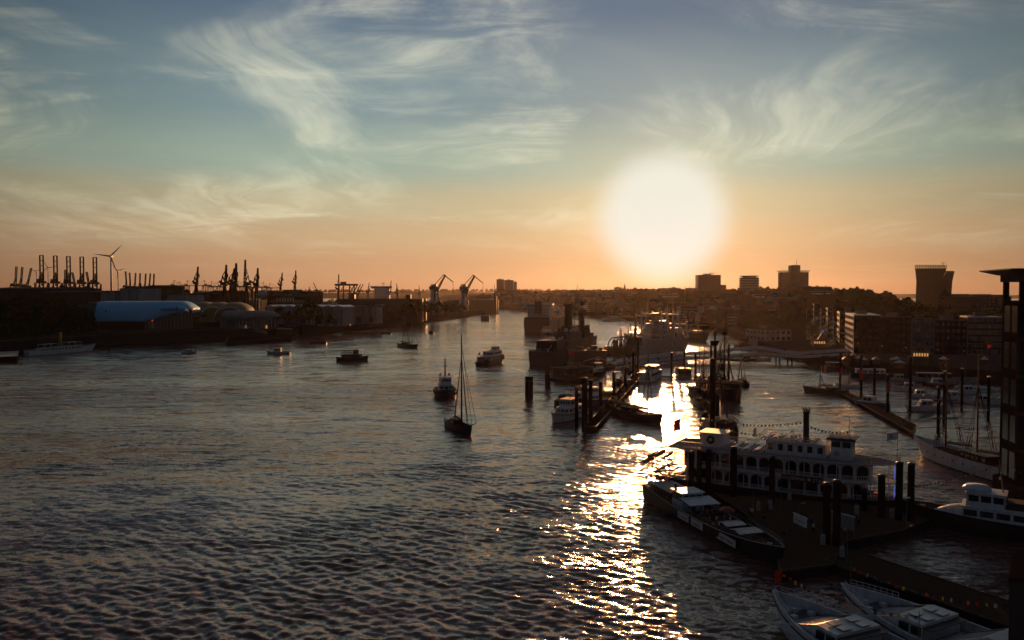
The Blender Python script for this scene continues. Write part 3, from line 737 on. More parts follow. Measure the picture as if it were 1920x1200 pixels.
    for sd in (-1,1):
        arms.tube((-L/2+.4, sd*3.2, 3.0), (cx-.6, sd*3.2, 2.2), .22, n=4)
    wh = arms.build('wheel_arms', 'hull_dark', o)
    ax = MB(); ax.tube((cx,-3.3,cz), (cx,3.3,cz), .28); ax.build('wheel_axle', 'steel_dark', o)
    fr = MB()
    for y in (-2.6,0,2.6):
        for r_ in (R_*.62, R_*.92):
            fr.path([Vector((cx+r_*math.cos(t), y, cz+r_*math.sin(t))) for t in [2*math.pi*i/24 for i in range(25)]], .07, 4)
        for i in range(12):
            t = 2*math.pi*i/12; fr.tube((cx,y,cz), (cx+R_*math.cos(t),y,cz+R_*math.sin(t)), .06, n=4)
    fr.build('wheel_frame', 'hull_red', o)
    pm = MB(); pm.box(-.42,.42,-2.9,2.9,-.05,.05); me = bpy.data.meshes.new('paddle_board'); me.from_pydata(pm.v, [], pm.f); me.materials.append(M['wood_dark'])
    for i in range(12):
        t = 2*math.pi*(i+.1)/12; w = inst('paddle_board', me, o, (cx+R_*math.cos(t), 0, cz+R_*math.sin(t))); w.rotation_euler = (0, -t, 0)
    # deck furniture: tables with benches
    tm = MB(); tm.box(-.75,.75,-.4,.4,.68,.74); tm.box(-.06,.06,-.06,.06,0,.68)
    for sd in (-1,1): tm.box(-.75,.75,sd*.62-.14,sd*.62+.14,.42,.47); tm.box(-.6,-.5,sd*.62-.1,sd*.62+.1,0,.42); tm.box(.5,.6,sd*.62-.1,sd*.62+.1,0,.42)
    tme = bpy.data.meshes.new('deck_table'); tme.from_pydata(tm.v, [], tm.f); tme.materials.append(M['white'])
    rot = Matrix.Rotation(a, 4, 'Z')
    spots = [(-9.8+2.1*i, y, 7.97) for i in range(4) for y in (-3.6,-1.8,0.2,2.2)]+[(-2.4+2.0*i, y, 10.42) for i in range(5) for y in (-2.0,.0,2.0)]
    od = ('first','second','third','fourth','fifth')
    for i, s in enumerate(spots):
        up = s[2] > 9; j = i-16 if up else i; nr = 3 if up else 4; rw = ('nearest','middle','far') if up else ('nearest','second','third','far')
        inst('deck_table', tme, None, c0+rot@Vector(s), a+R(90), f'{od[j//nr]} white table from the stern in the {rw[j % nr]} row of the steamer {"terrace" if up else "sun deck"}', 'table', 'tables on the terrace' if up else 'tables on the sun deck')
    # flags
    fl = flagpole(c0+rot@Vector((L/2-.4,0,8.0)), 5.4, 'cloth_white', 'white flag with dark round badge on the paddle steamer bow', 1.9, 1.3, R(185))
    bd = MB(); bd.lathe([(.001,-.03),(.36,-.03),(.36,.03),(.001,.03)], (1.0,0,4.6), 12, 'y'); bd.build('badge', 'hull_blue', fl)
    f2 = flagpole(c0+rot@Vector((-L/2+1.0,-1.6,8.0)), 4.8, 'red', 'red flag on the stern of the paddle steamer', 1.5, 2.2, R(150))
    for q, px in enumerate((-5.6, 1.2)):
        flagpole(c0+rot@Vector((px,4.2,8.0)), 3.6, 'canvas', ('pale drooping flag on thin pole at the sun deck tables', 'pale drooping flag behind the funnel terrace')[q], 1.0, 1.6, R(230))
    top = c0+rot@Vector((4.6,-1.5,15.2)); cols = ['red','canvas','orange','hull_blue']
    bunting('upper string of pennants from the funnel aft', top-Vector((0,0,1)), c0+rot@Vector((-L/2+3.0,2.6,13.0)), 1.2, 30, .34, cols)
    bunting('lower string of pennants from the funnel aft', top-Vector((0,0,3.4)), c0+rot@Vector((-L/2+8.0,2.6,11.0)), .8, 22, .34, cols)
    bunting('string of pennants from the funnel to the wheelhouse', top-Vector((0,0,1.5)), c0+rot@Vector((11.6,0,12.8)), .7, 12, .36, cols)
    # people and coils at the bow
    boxes(o, 'anchor_winch', [(L/2-4.0,L/2-2.9,-.6,.6,1.5,2.4)], 'red'); boxes(o, 'bow_lockers', [(L/2-2.8,L/2-2.2,.6,1.2,1.5,2.2)], 'white')
    return o
paddle_steamer()
# ------------------------------------------------------------------ restaurant barge
def barge():
    st, bw = G(1226, 912, 2.0), G(1470, 1036, 2.2); st.z = bw.z = 0
    L = (bw-st).length; c0 = (st+bw)/2; a = math.atan2(bw.y-st.y, bw.x-st.x); rot = Matrix.Rotation(a, 4, 'Z')
    o = empty('restaurant_barge', c0, a, 'long dark converted barge with white wheelhouse roof and café deck', 'barge')
    h = Hull(L, 6.2, 2.0, 1.2, (.9,.7), .72, 3.4, .02, .8); h.build(o, 'hull_black', 'deck_wood', 'hull_red', 19)
    h.rail(o, -L/2+1, L/2-.6, .75, 26, 'steel', z=None, inset=.06, bars=2, r=.025)
    for sd in (-1,1): m = MB(); m.path([Vector((x, sd*(h.w(x)+.03), h.top(x)+.02)) for x in h.stations(25)], .07); m.build('rub_rail', 'canvas', o)
    zd = 1.3
    # aft deckhouse, wheelhouse and awning
    cabin(o, -L/2+3.2, -L/2+10.6, 4.2, zd, 3.5, 'wood_dark', 'aft_house', 'canvas', .3, 5, .55, .4, .5)
    cabin(o, -L/2+10.9, -L/2+14.6, 4.0, zd, 4.2, 'white', 'wheelhouse', 'white', .35, 3, .72, .36, .8, 3, .12)
    aw = MB(); x0 = -L/2+14.9
    aw.add([(x0,-2.7,3.7),(x0+3.6,-2.7,3.3),(x0+3.6,2.7,3.3),(x0,2.7,3.7),(x0,-2.7,3.78),(x0+3.6,-2.7,3.38),(x0+3.6,2.7,3.38),(x0,2.7,3.78)], [(0,3,2,1),(4,5,6,7),(0,1,5,4),(1,2,6,5),(2,3,7,6),(3,0,4,7)])
    aw.build('awning', 'facade_blue' if False else 'white', o)
    boxes(o, 'awning_frame', [(x0+3.4,x0+3.5,s*2.5-.04,s*2.5+.04,zd,3.3) for s in (-1,1)], 'steel')
    cabin(o, 1.0, 5.0, 3.6, zd, 2.0, 'wood_dark', 'skylight_house', 'canvas_dark', .15, 0)
    # glazed hatch roofs on the fore deck
    for i, (xx, w) in enumerate(((L/2-14.5, 3.4), (L/2-10.6, 4.0))):
        m = MB(); m.box(xx,xx+2.9,-w/2,w/2,zd,zd+1.2); hb = m.build('hatch_house', 'wood_dark', o)
        for k in range(2):
            q = MB(); q.cbox((xx+.75+1.45*k, 0, zd+1.35), 1.34, w*.98, .07, 0, R(9 if k else -9)); q.build('hatch_panel', 'roof_metal', hb)
    # side banners
    m = MB(); 
    for i, (x, w, tx) in enumerate(((-L/2+17.0, 3.6, ''), (-L/2+21.4, 3.6, ''), (L/2-10.0, 5.4, 'Castel Casana'))):
        m = MB(); y = -(h.w(x)+.07); m.box(x-w/2,x+w/2,y-.02,y+.02,.75,1.85); b_ = m.build('side_banner', 'white', o)
        (text_part(b_, 'lettering', tx, (x, y-.04, 1.3), (R(90),0,0), w/len(tx)*1.7, 'hull_red') if tx else strokes(b_, 'lettering', x-w*.36, x+w*.38, y-.035, 1.22, .34, 16, 'hull_red', i+3))
    # stern flags
    for k in range(5):
        fp = flag_mesh(1.2, .8, ('red','orange','red','canvas','red')[k], 'st'+str(k)); p = MB(); p.tube((-L/2+1.2+k*.9, -1.0+k*.5, 1.4), (-L/2+.6+k*.9, -1.0+k*.5, 4.6), .03); pp = p.build('flag_staff', 'wood_dark', o); inst('flag_cloth', fp, pp, (-L/2+.6+k*.9,-1.0+k*.5,4.5), R(40*k))
    m = MB(); m.lathe([(.5,zd),(.5,zd+.2),(.2,zd+.5),(.18,zd+3.1),(.32,zd+3.2),(.05,zd+3.5)], (-L/2+9.5,-.6,0), 10); m.build('stove_pipe', 'steel_dark', o)
    mast(o, -L/2+12.5, 4.3, 3.2, .06, mt='steel', name='signal_mast')
    boxes(o, 'bollards', [(L/2-3,L/2-2.8,s*.8-.1,s*.8+.1,zd,zd+.7) for s in (-1,1)], 'steel_dark')
    m = MB(); m.box(L/2-2.1,L/2-1.6,-.5,.5,zd+.3,zd+.75); m.build('bow_locker', 'white', o)
    cap = 'red sunshade'
    u = empty('parasol', c0+rot@Vector((2.6,1.6,zd)), 0, 'rust red parasol open on the barge deck', 'parasol')
    lathe_part(u, 'canopy', [(1.25,2.0),(1.2,2.12),(.6,2.5),(.02,2.65)], (0,0,0), 'hull_red', 10); lathe_part(u, 'pole', [(.03,0),(.03,2.5)], (0,0,0), 'steel', 6)
    for i, (x, y) in enumerate(((4.6,-1.8),(6.4,1.3),(L/2-4.6,0.9),(L/2-5.6,-1.3),(L/2-3.8,-.4))):
        t_ = empty('cafe_table', c0+rot@Vector((x,y,zd)), 0, 'small round café table on the barge deck', 'table', 'café tables on the barge')
        lathe_part(t_, 'top', [(.42,.70),(.42,.75)], (0,0,0), 'canvas', 12); lathe_part(t_, 'column', [(.22,0),(.22,.04),(.035,.07),(.035,.7)], (0,0,0), 'steel_dark', 8)
    rnd = random.Random(5)
    lab = ['person in blue shirt standing on the barge café deck', 'person in white top standing on the barge café deck', 'person in dark top standing on the barge café deck', 'person in red top standing on the barge café deck', 'seated person in white top on the barge foredeck', 'seated person in blue top on the barge foredeck']
    for i in range(22):
        x = rnd.uniform(-3.4, 6.6); y = rnd.uniform(-2.2, 2.2); k = rnd.choice((0,0,1,2,3)); person(k, c0+rot@Vector((x,y,zd)), rnd.uniform(0,6.28), lab[k], 'guests standing on the barge')
    for i in range(7):
        x = L/2-rnd.uniform(2.6,6.6); y = rnd.uniform(-1.5,1.5)*(1-.5*(x > L/2-4)); k = rnd.choice((4,5)); person(k, c0+rot@Vector((x,y,zd-.1)), rnd.uniform(0,6.28), lab[k], 'guests seated on the barge')
barge()
def potted(loc, i, label, grp):
    o = empty('potted_shrub', loc, i, label, 'plant', grp); lathe_part(o, 'pot', [(.22,0),(.32,.5),(.28,.5)], (0,0,0), 'hull_dark', 8); q = inst('foliage', TREES[i % 2][0], o, (0,0,.1)); q.scale = (.13,.13,.12); return o
_st, _bw = G(1226, 912, 2.0), G(1470, 1036, 2.2)
for i in range(9):
    t = (.30,.36,.43,.52,.60,.66,.08,.12,.16)[i]; p = _st.lerp(_bw, t); potted((p.x+(1.9 if i % 2 else -1.2), p.y+.6, 1.3), i, 'leafy potted shrub on the barge '+('stern' if i > 5 else 'café deck'), 'potted shrubs on the barge '+('stern' if i > 5 else 'deck'))
# ------------------------------------------------------------------ landing stage in front of the steamer
def pontoon(name, pix, z, label, mt='timber', fender=True, planks=0):
    pts = [G(x, y, z) for x, y in pix]
    c0 = sum(pts, Vector())/len(pts); c0.z = 0; o = empty(name, c0, 0, label, 'pontoon')
    poly = [(p.x-c0.x, p.y-c0.y) for p in pts]
    area = sum(a[0]*b[1]-b[0]*a[1] for a, b in zip(poly, poly[1:]+poly[:1]))
    if area < 0: poly = poly[::-1]
    m = MB(); m.prism(poly, -.6, z-.12); m.build('float', 'quay', o)
    m = MB(); m.prism([(x*1.005, y*1.005) for x, y in poly], z-.12, z); m.build('decking', mt, o)
    m = MB()
    for (x0,y0), (x1,y1) in zip(poly, poly[1:]+poly[:1]): m.tube((x0,y0,z+.06), (x1,y1,z+.06), .14, n=4)
    m.build('edge_beam', 'wood_dark', o); return o, c0
def pile(px, py_top, py_bot, label, r=.45, d=None, group='mooring piles', cap='steel_dark', mt='timber', zb=0.0):
    b = G(px, py_bot, zb) if d is None else Vector((XP(px, d), d, zb))
    zt = ZP(py_top, b.y); o = empty('mooring_pile', (b.x, b.y, -2), 0, label, 'pile', group)
    lathe_part(o, 'shaft', [(r*1.02,0),(r,zt+2-.3)], (0,0,0), mt, 12); lathe_part(o, 'cap', [(r*1.12,zt+2-.3),(r*1.12,zt+2-.05),(r*.3,zt+2.1)], (0,0,0), cap, 12); return o
pontoon('landing_stage', [(1340,925),(1500,938),(1705,955),(1742,975),(1690,995),(1585,1015),(1560,1060),(1462,1072),(1455,1020),(1400,965)], 1.3, 'wide dark landing stage between the barge and the paddle steamer', 'deck_wood')
pontoon('walkway_pontoon', [(1545,1052),(1592,1030),(1960,1150),(1960,1200)], 1.2, 'long low walkway pontoon behind the two white excursion boats', 'deck_wood')
for px, yt, yb, r, lb in ((1296,846,925,.5,'stout pile nearest the steamer stern, left of its railing'), (1311,842,920,  .5,'thick black pile at the aft corner of the steamer'), (1328,842,926,  .5,'thick black pile just ahead of the aft corner pile'), (1375,838,944,.6,'tallest black pile before the steamer pavilion windows'), (1447,855,960,.5,'black pile before the middle windows of the steamer'),
                          (1549,905,1035,.5,'left of the twin dark piles beside the white notice board'), (1568,900,1040,.55,'right of the twin dark piles beside the white notice board'), (1620,915,972,.45,'pile before the forward lower windows of the steamer'), (1652,890,985,.55,'pile beside the forward gallery of the steamer'), (1685,866,990,.52,'left of the two tall piles off the steamer bow'), (1707,868,992,.52,'right of the two tall piles off the steamer bow')):
    pile(px, yt, yb, lb, r, group=None)
def billboard(pl, pr, py_top, py_bot, py_base, label, panels, mt, name='sign_board'):
    a = G(pl[0], pl[1], 1.3); b = G(pr[0], pr[1], 1.3); w = (b-a).length; o = empty(name, (a+b)/2, math.atan2(b.y-a.y, b.x-a.x), label, 'sign')
    d = (a.y+b.y)/2; z1 = ZP(py_top, d)-1.3; z0 = ZP(py_bot, d)-1.3
    for i in range(panels): m = MB(); m.box(-w/2+w*i/panels+.02, -w/2+w*(i+1)/panels-.02, -.06, .06, z0, z1); m.build('panel', mt, o)
    m = MB(); m.box(-w/2-.05, w/2+.05, -.1, .1, z1, z1+.14); m.build('top_rail', 'white', o)
    for s in (-1,1): m = MB(); m.tube((s*w/2,0,0), (s*w/2,0,z1), .06); m.build('post', 'steel', o)
    return o, z0, z1, w
sb = billboard((1488,1000), (1513,1012), 968, 985, 1005, 'white sign on two tall posts beside the barge bow', 1, 'white')
strokes(sb[0], 'lettering', -sb[3]*.3, sb[3]*.38, -.075, (sb[1]+sb[2])/2, .26, 14, 'hull_black', 5)
billboard((1560,1000), (1602,1012), 965, 990, 1000, 'wide pale notice board of five panels on the landing stage', 5, 'container_grey', 'notice_board')
def lamp_post(px, py, h, label, z=1.3, name='lamp_post'):
    b = G(px, py, z); o = empty(name, b, random.uniform(0,3), label, 'lamp post')
    m = MB(); m.tube((0,0,0), (0,0,h), .06, .04, n=6); m.build('pole', 'steel', o)
    m = MB(); m.tube((0,0,h), (.7,0,h+.15), .035, n=5); m.build('arm', 'steel', o); m = MB(); m.box(.5,1.0,-.12,.12,h+.08,h+.2); m.build('lamp_head', 'container_grey', o)
for px, py, h, lb in ((1497,1003,4.6,'slim lamp post behind the white sign on posts'), (1588,1060,4.4,'slim lamp post on the walkway behind the excursion boats'), (1412,965,4.2,'slim lamp post on the landing stage beside the barge'), (1465,950,4.4,'slim lamp post before the steamer entrance'), (1545,960,4.4,'slim lamp post near the forward end of the steamer'), (1700,985,4.0,'slim lamp post off the steamer bow')): lamp_post(px, py, h, lb)
def cabinet(px, py, label):
    o = empty('service_pillar', G(px, py, 1.3), 0, label, 'service pillar'); boxes(o, 'body', [(-.28,.28,-.2,.2,.1,1.5)], 'container_grey'); boxes(o, 'plinth', [(-.34,.34,-.26,.26,0,.1)], 'concrete')
    for i in range(3): m = MB(); m.tube((-.18+.18*i,0,1.5), (-.18+.18*i,0,1.95), .025); m.build('post', 'steel', o)
for px, py, lb in ((1422,958,'grey service pillar beside the barge'), (1444,955,'grey service pillar left of the steamer entrance'), (1480,938,'grey service pillar below the steamer name board'), (1543,1022,'grey service pillar beside the twin piles'), (1579,1045,'grey service pillar by the walkway lamp'), (1606,965,'white service box beneath the forward windows'), (1672,972,'slim grey service pillar off the steamer bow')): cabinet(px, py, lb)
rnd = random.Random(21)
for i, (px, py) in enumerate(((1405,968),(1410,970),(1432,985),(1440,960),(1520,985),(1525,1000),(1470,1015),(1610,985))):
    k = i % 4; person(k, G(px, py, 1.3), rnd.uniform(0,6.28), ('person in blue shirt standing on the landing stage', 'person in white top standing on the landing stage', 'person in dark top standing on the landing stage', 'person in red top standing on the landing stage')[k], 'people on the landing stage')
# ------------------------------------------------------------------ excursion boats, lower right
M['skylit_glass'] = mat('skylit_glass', (.45,.45,.46), rough=.14, var=.1, spec=.9)  # pale base colour stands in for bright sky reflected in the sloping panes
def excursion(bow, a, L, B, label, nm, flag):
    d = Vector((math.cos(a), math.sin(a), 0)); c0 = bow-d*L/2; c0.z = 0
    o = empty('excursion_boat', c0, a, label, 'boat', 'white excursion boats')
    h = Hull(L, B, 2.3, 1.2, (1.0,.1), .85, 2.7, .05, .9); h.build(o, 'white', 'deck_grey', 'hull_dark', 19)
    for sd in (-1,1): m = MB(); m.path([Vector((x, sd*(h.w(x)+.02), h.top(x)-.55)) for x in h.stations(25)], .09); m.build('rub_rail', 'hull_blue', o)
    for sd in (-1,1): m = MB(); m.path([Vector((x, sd*(h.w(x)-.05), h.top(x)+.04)) for x in h.stations(25)], .13); m.build('gunwale', 'white', o)
    zd = 1.42
    # forward saloon with sloping screens, raised wheelhouse behind, long glazed roof aft
    def screen_house(x0, x1, w, z0, z1, nm_, slope):
        m = MB(); hh = z1-z0
        m.prism([(x0,-w/2),(x1,-w/2),(x1,w/2),(x0,w/2)], z0, z1, [(x0,-w/2*.9),(x1-slope*hh,-w/2*.9),(x1-slope*hh,w/2*.9),(x0,w/2*.9)]); b = m.build(nm_, 'white', o)
        # windscreen panes on the sloping front
        n = 4
        for i in range(n):
            q = MB(); y0 = -w*.44+w*.88*i/n+.06; y1 = -w*.44+w*.88*(i+1)/n-.06; e = .03
            p = lambda y, t: Vector((x1-slope*hh*t+e, y*(1-.1*t), z0+hh*t+e))
            q.add([p(y0,.16), p(y1,.16), p(y1,.9), p(y0,.9), p(y0,.16)-Vector((.05,0,.05)), p(y1,.16)-Vector((.05,0,.05)), p(y1,.9)-Vector((.05,0,.05)), p(y0,.9)-Vector((.05,0,.05))], [(0,1,2,3),(7,6,5,4),(0,4,5,1),(1,5,6,2),(2,6,7,3),(3,7,4,0)]); q.build('windscreen', 'skylit_glass' if i else 'glass', b)
        k = max(2, int((x1-slope*hh-x0)/1.2)); me = panel_mesh('window', (x1-slope*hh-x0)/k*.82, hh*.5, .06, 'glass')
        for sd in (-1,1):
            for i in range(k): q = inst('window', me, b, (x0+(x1-slope*hh-x0)/k*(i+.5), sd*(w/2*.945+.015), z0+hh*.56), R(90)); q.rotation_euler.x = 0
        return b
    screen_house(L/2-12.2, L/2-3.4, B*.74, zd, zd+2.1, 'fore_saloon', 2.9)
    m = MB(); m.box(L/2-13.2,L/2-9.75,-B*.33,B*.34,zd+1.7,zd+1.78); m.build('fore_roof', 'hull_dark', o)
    for k in range(2):
        for s in (-1,1): m = MB(); m.cbox((L/2-11.5+1.3*k, s*1.25, zd+2.23), 1.0, 1.2, .09); m.build('roof_hatch', 'roof_metal', o)
    screen_house(L/2-19.6, L/2-12.6, B*.60, zd+.3, zd+3.0, 'wheelhouse', 2.1)
    m = MB(); m.box(L/2-19.7,L/2-18.3,-B*.28,B*.28,zd+3.0,zd+3.1); m.build('wheelhouse_roof', 'white', o)
    m = MB(); x0, x1 = -L/2+1.5, L/2-19.8
    rings = []
    for i in range(8):
        x = x0+(x1-x0)*i/7; w = B*.43*(1-.1*(i == 0)); rings.append([Vector((x,y,z)) for y, z in ((-w,zd),(-w*.97,zd+1.9),(-w*.78,zd+2.5),(0,zd+2.75),(w*.78,zd+2.5),(w*.97,zd+1.9),(w,zd))])
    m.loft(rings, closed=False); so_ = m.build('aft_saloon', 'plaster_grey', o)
    k = 8; me = panel_mesh('window', (x1-x0)/k*.85, 1.0, .06, 'glass')
    for sd in (-1,1):
        for i in range(k): inst('window', me, so_, (x0+(x1-x0)/k*(i+.5), sd*(B*.427), zd+1.15), R(90))
    rb = MB()
    for i in range(9):
        x = x0+(x1-x0)*i/8; rb.box(x-.05,x+.05,-B*.32,B*.32,zd+2.7,zd+2.82)
    rb.build('roof_ribs', 'roof_metal', o)
    pm = MB(); r0 = [(L/2-.55+.25*math.cos(t)-1.2, 1.15*math.sin(t)) for t in [math.pi*(-.5+i/10) for i in range(11)]]
    h.rail(o, L/2-5.5, L/2-.9, .8, 8, 'white', r=.03)
    mast(o, L/2-1.3, h.deck(L/2-1.3), 4.2, .05, mt='steel', name='jack_staff')
    if flag: inst('jack', flag_mesh(1.0, 1.4, 'red', 'j'), o, (L/2-1.3,0,h.deck(L/2-1.3)+4.1), R(100))
    mast(o, L/2-19.0, zd+3.1, 3.4, .06, mt='steel', name='signal_mast')
    ring_part(o, 'lifebuoy', (L/2-17.2,B*.29+.12,zd+1.2), .3, .1, 'orange', 'y'); ring_part(o, 'lifebuoy', (L/2-19.5,-1.2,zd+2.95), .3, .1, 'steel', 'z')
    boxes(o, 'windlass', [(L/2-3.6,L/2-3.0,-.3,.3,1.85,2.5), (L/2-3.45,L/2-3.15,-.6,.6,2.05,2.35)], 'white')
    boxes(o, 'deck_boxes', [(L/2-4.9,L/2-4.3,-1.6,-.9,1.85,2.4),(L/2-4.9,L/2-4.3,.9,1.6,1.85,2.4)], 'white')
    rot = Matrix.Rotation(a, 4, 'Z')
    bunting('string of signal pennants running aft from the bow of the '+nm, c0+rot@Vector((L/2-1.3,0,5.8)), c0+rot@Vector((L/2-19.0,0,7.4)), .9, 20, .36, ['orange','red','yellow','canvas','hull_blue'])
    return o
excursion(G(1449, 1106, 3.4), R(114), 34, 8.8, 'nearer white excursion boat, cut by the bottom edge', 'nearer excursion boat', True)
excursion(G(1577, 1093, 3.4), R(119), 37, 9.0, 'white excursion boat moored just behind the nearest one', 'farther excursion boat', False)
# ------------------------------------------------------------------ motor yacht, right edge
def yacht():
    a = R(146); bow = Vector((62.8, 130.5, 0)); L = 38; d = Vector((math.cos(a), math.sin(a), 0)); c0 = bow-d*L/2
    o = empty('motor_yacht', c0, a, 'dark-hulled motor yacht with streamlined white superstructure beside the tall dark building', 'yacht')
    h = Hull(L, 6.6, 2.5, 1.4, (1.1,.1), .8, 2.6, .07, .6); h.build(o, 'hull_black', 'deck_wood', 'hull_red', 19)
    h.rail(o, 4, L/2-.5, .9, 12, 'steel', r=.025)
    zd = 1.95
    m = MB(); rings = []
    for t in [i/10 for i in range(11)]:      # rounded whaleback forward of the wheelhouse
        x = L/2-5.2-5.0*t; w = .3+2.35*math.sin(math.pi/2*min(1, t*1.1)); z = zd+.25+1.75*math.sin(math.pi/2*t)
        rings.append([Vector((x, w*math.cos(b), zd+(z-zd)*math.sin(b))) for b in [math.pi*j/10 for j in range(11)]])
    m.loft(rings, closed=False); m.build('fore_house', 'white', o)
    cabin(o, -L/2+4, L/2-10, 5.0, zd, zd+2.2, 'white', 'saloon', 'white', .25, 11, .6, .42, .8)
    cabin(o, L/2-15.6, L/2-10.4, 4.2, zd+2.3, zd+4.4, 'white', 'wheelhouse', 'white', .3, 3, .6, .45, .82, 4, .12, .0, .92)
    m = MB(); m.lathe([(.1,0),(1.9,0.02),(2.05,.3),(1.6,.75),(.1,.9)], (L/2-11.8,0,zd+4.5), 14); m.build('bridge_dome', 'white', o)
    cabin(o, L/2-19.5, L/2-15.8, 3.2, zd+2.3, zd+3.3, 'hull_dark', 'funnel_casing', 'hull_dark', .1, 0, raker=.4)
    m = MB(); m.cbox((L/2-22.5,0,zd+2.75), 4.6, 2.6, .5, 0, R(3)); m.build('tender', 'canvas', o)
    for i in range(4): m = MB(); m.box(-L/2+6+2.3*i,-L/2+7.7+2.3*i,-1.2,1.2,zd+2.32,zd+2.5); m.build('roof_skylight', 'hull_dark', o)
    mast(o, L/2-15.3, zd+4.4, 5.2, .11, mt='steel', name='signal_mast', rake=-.12)
    mm = MB(); mm.tube((L/2-14.9,-1,zd+7.6), (L/2-14.9,1,zd+7.6), .04); mm.cbox((L/2-14.8,0,zd+6.6), .25, 1.5, .18); mm.build('radar', 'steel', o)
    boxes(o, 'windlass', [(L/2-4.6,L/2-3.8,-.4,.4,2.3,3.0)], 'orange'); mast(o, L/2-.8, 3.2, 2.2, .04, mt='steel', name='jack_staff')
    rot = Matrix.Rotation(a, 4, 'Z')
    bunting('string of pennants from the yacht bow to its mast', c0+rot@Vector((L/2-.8,0,5.2)), c0+rot@Vector((L/2-14.9,0,zd+9)), .6, 26, .26, ['orange','red','canvas'])
    bunting('string of pennants running aft from the yacht mast', c0+rot@Vector((L/2-14.9,0,zd+9)), c0+rot@Vector((-L/2+4,0,zd+4)), .6, 26, .26, ['orange','red','canvas'])
yacht()

def near_block():
    o = empty('quay_building', (0,0,0), 0, 'dark building corner at the lower right edge of the view', 'building'); a, b = Vector((34.9,55.5)), Vector((39.2,61.5)); zt = ZP(1090,55.5)
    m = MB(); m.prism([(a.x,a.y),(52,55),(54,61),(b.x,b.y)], -3, zt); m.build('wall', 'hull_dark', o)
    m = MB(); m.prism([(a.x-.2,a.y-.2),(52.2,54.8),(54.2,61.2),(b.x-.1,b.y+.2)], zt, zt+.3); m.build('parapet', 'brick_dark', o)
    for i in range(3): m = MB(); m.box(36.6+3.4*i,38.6+3.4*i,55.0-.1*i,55.4-.1*i,zt-5.6,zt-2.4); m.build('window', 'glass', o)
near_block()
# ------------------------------------------------------------------ moored vessels of the middle distance
def place(px, py, a, name, label, cat, group=None): return empty(name, G(px, py), R(a), label, cat, group)
def between(p, q, z=0):
    """centre, heading and length of a hull from the photo pixels of its stern and bow at height z"""
    s, b = G(p[0], p[1], z), G(q[0], q[1], z); s.z = b.z = 0
    return (s+b)/2, math.atan2(b.y-s.y, b.x-s.x), (b-s).length
def tall_sailer():     # three-master with white hull beyond the yacht
    bow = G(1712, 822, 3.2); bow.z = 0; a = R(99); L = 46; d = Vector((math.cos(a), math.sin(a), 0)); c0 = bow-d*L/2
    o = empty('sailing_ship', c0, a, 'white-hulled three-masted sailing ship at the pontoon, partly behind the dark building', 'ship')
    h = Hull(L, 7.4, 2.9, 1.6, (1.3,.7), .6, 2.3, .09, .9); h.build(o, 'white', 'deck_wood', 'hull_dark', 19)
    for x in [L/2-5-3.2*i for i in range(11)]:
        for sd in (-1,1): m = MB(); m.lathe([(.001,0),(.2,0),(.2,.06),(.001,.06)], (x, sd*(h.w(x)+.02)-.03, 1.75), 8, 'y'); m.build('porthole', 'glass', o)
    lines = []
    for i, (x, hh) in enumerate(((L/2-11, 21), (L/2-20.5, 22.5), (L/2-31, 20))):
        mast(o, x, 1.9, hh, .24); spar(o, (x-.4,0,4.2), (x-8.2,0,4.9), .14, furl=.34); spar(o, (x-.4,0,hh*.55), (x-6.2,0,hh*.62), .1, name='gaff')
        lines += shrouds(x, 3, 3.4, hh*.8, 3, .9)
        if i == 0:
            for z in (9.5, 13.5, 17): spar(o, (x+.3,-4.4+z*.1,z), (x+.3,4.4-z*.1,z), .12, name='yard', furl=.2)
    spar(o, (L/2-2,0,3.6), (L/2+6.5,0,5.6), .2, name='bowsprit')
    for z in (8,13,19): lines.append(((L/2-11,0,z), (L/2+1+z*.28,0,4.6)))
    lines += [((L/2-20.5,0,21), (L/2-11,0,14)), ((L/2-31,0,19), (L/2-20.5,0,14))]
    rigging(o, lines, .06)
    cabin(o, -2, 5.5, 3.4, 2.0, 3.9, 'wood_dark', 'deckhouse', 'canvas', .2, 5); cabin(o, -14, -8.5, 3.2, 2.0, 3.7, 'wood_dark', 'aft_house', 'canvas', .2, 4)
    boxes(o, 'hatch', [(8,11.5,-1.3,1.3,2.0,2.9)], 'canvas_dark'); h.rail(o, -L/2+1, L/2-3, .7, 20, 'wood_dark', r=.03)
    rot = Matrix.Rotation(a, 4, 'Z')
    bunting('string of lamps and pennants on the sailing ship foremast', c0+rot@Vector((L/2-11,0,22)), c0+rot@Vector((L/2+5,0,6)), .4, 16, .3, ['cream','orange','canvas'])
tall_sailer()
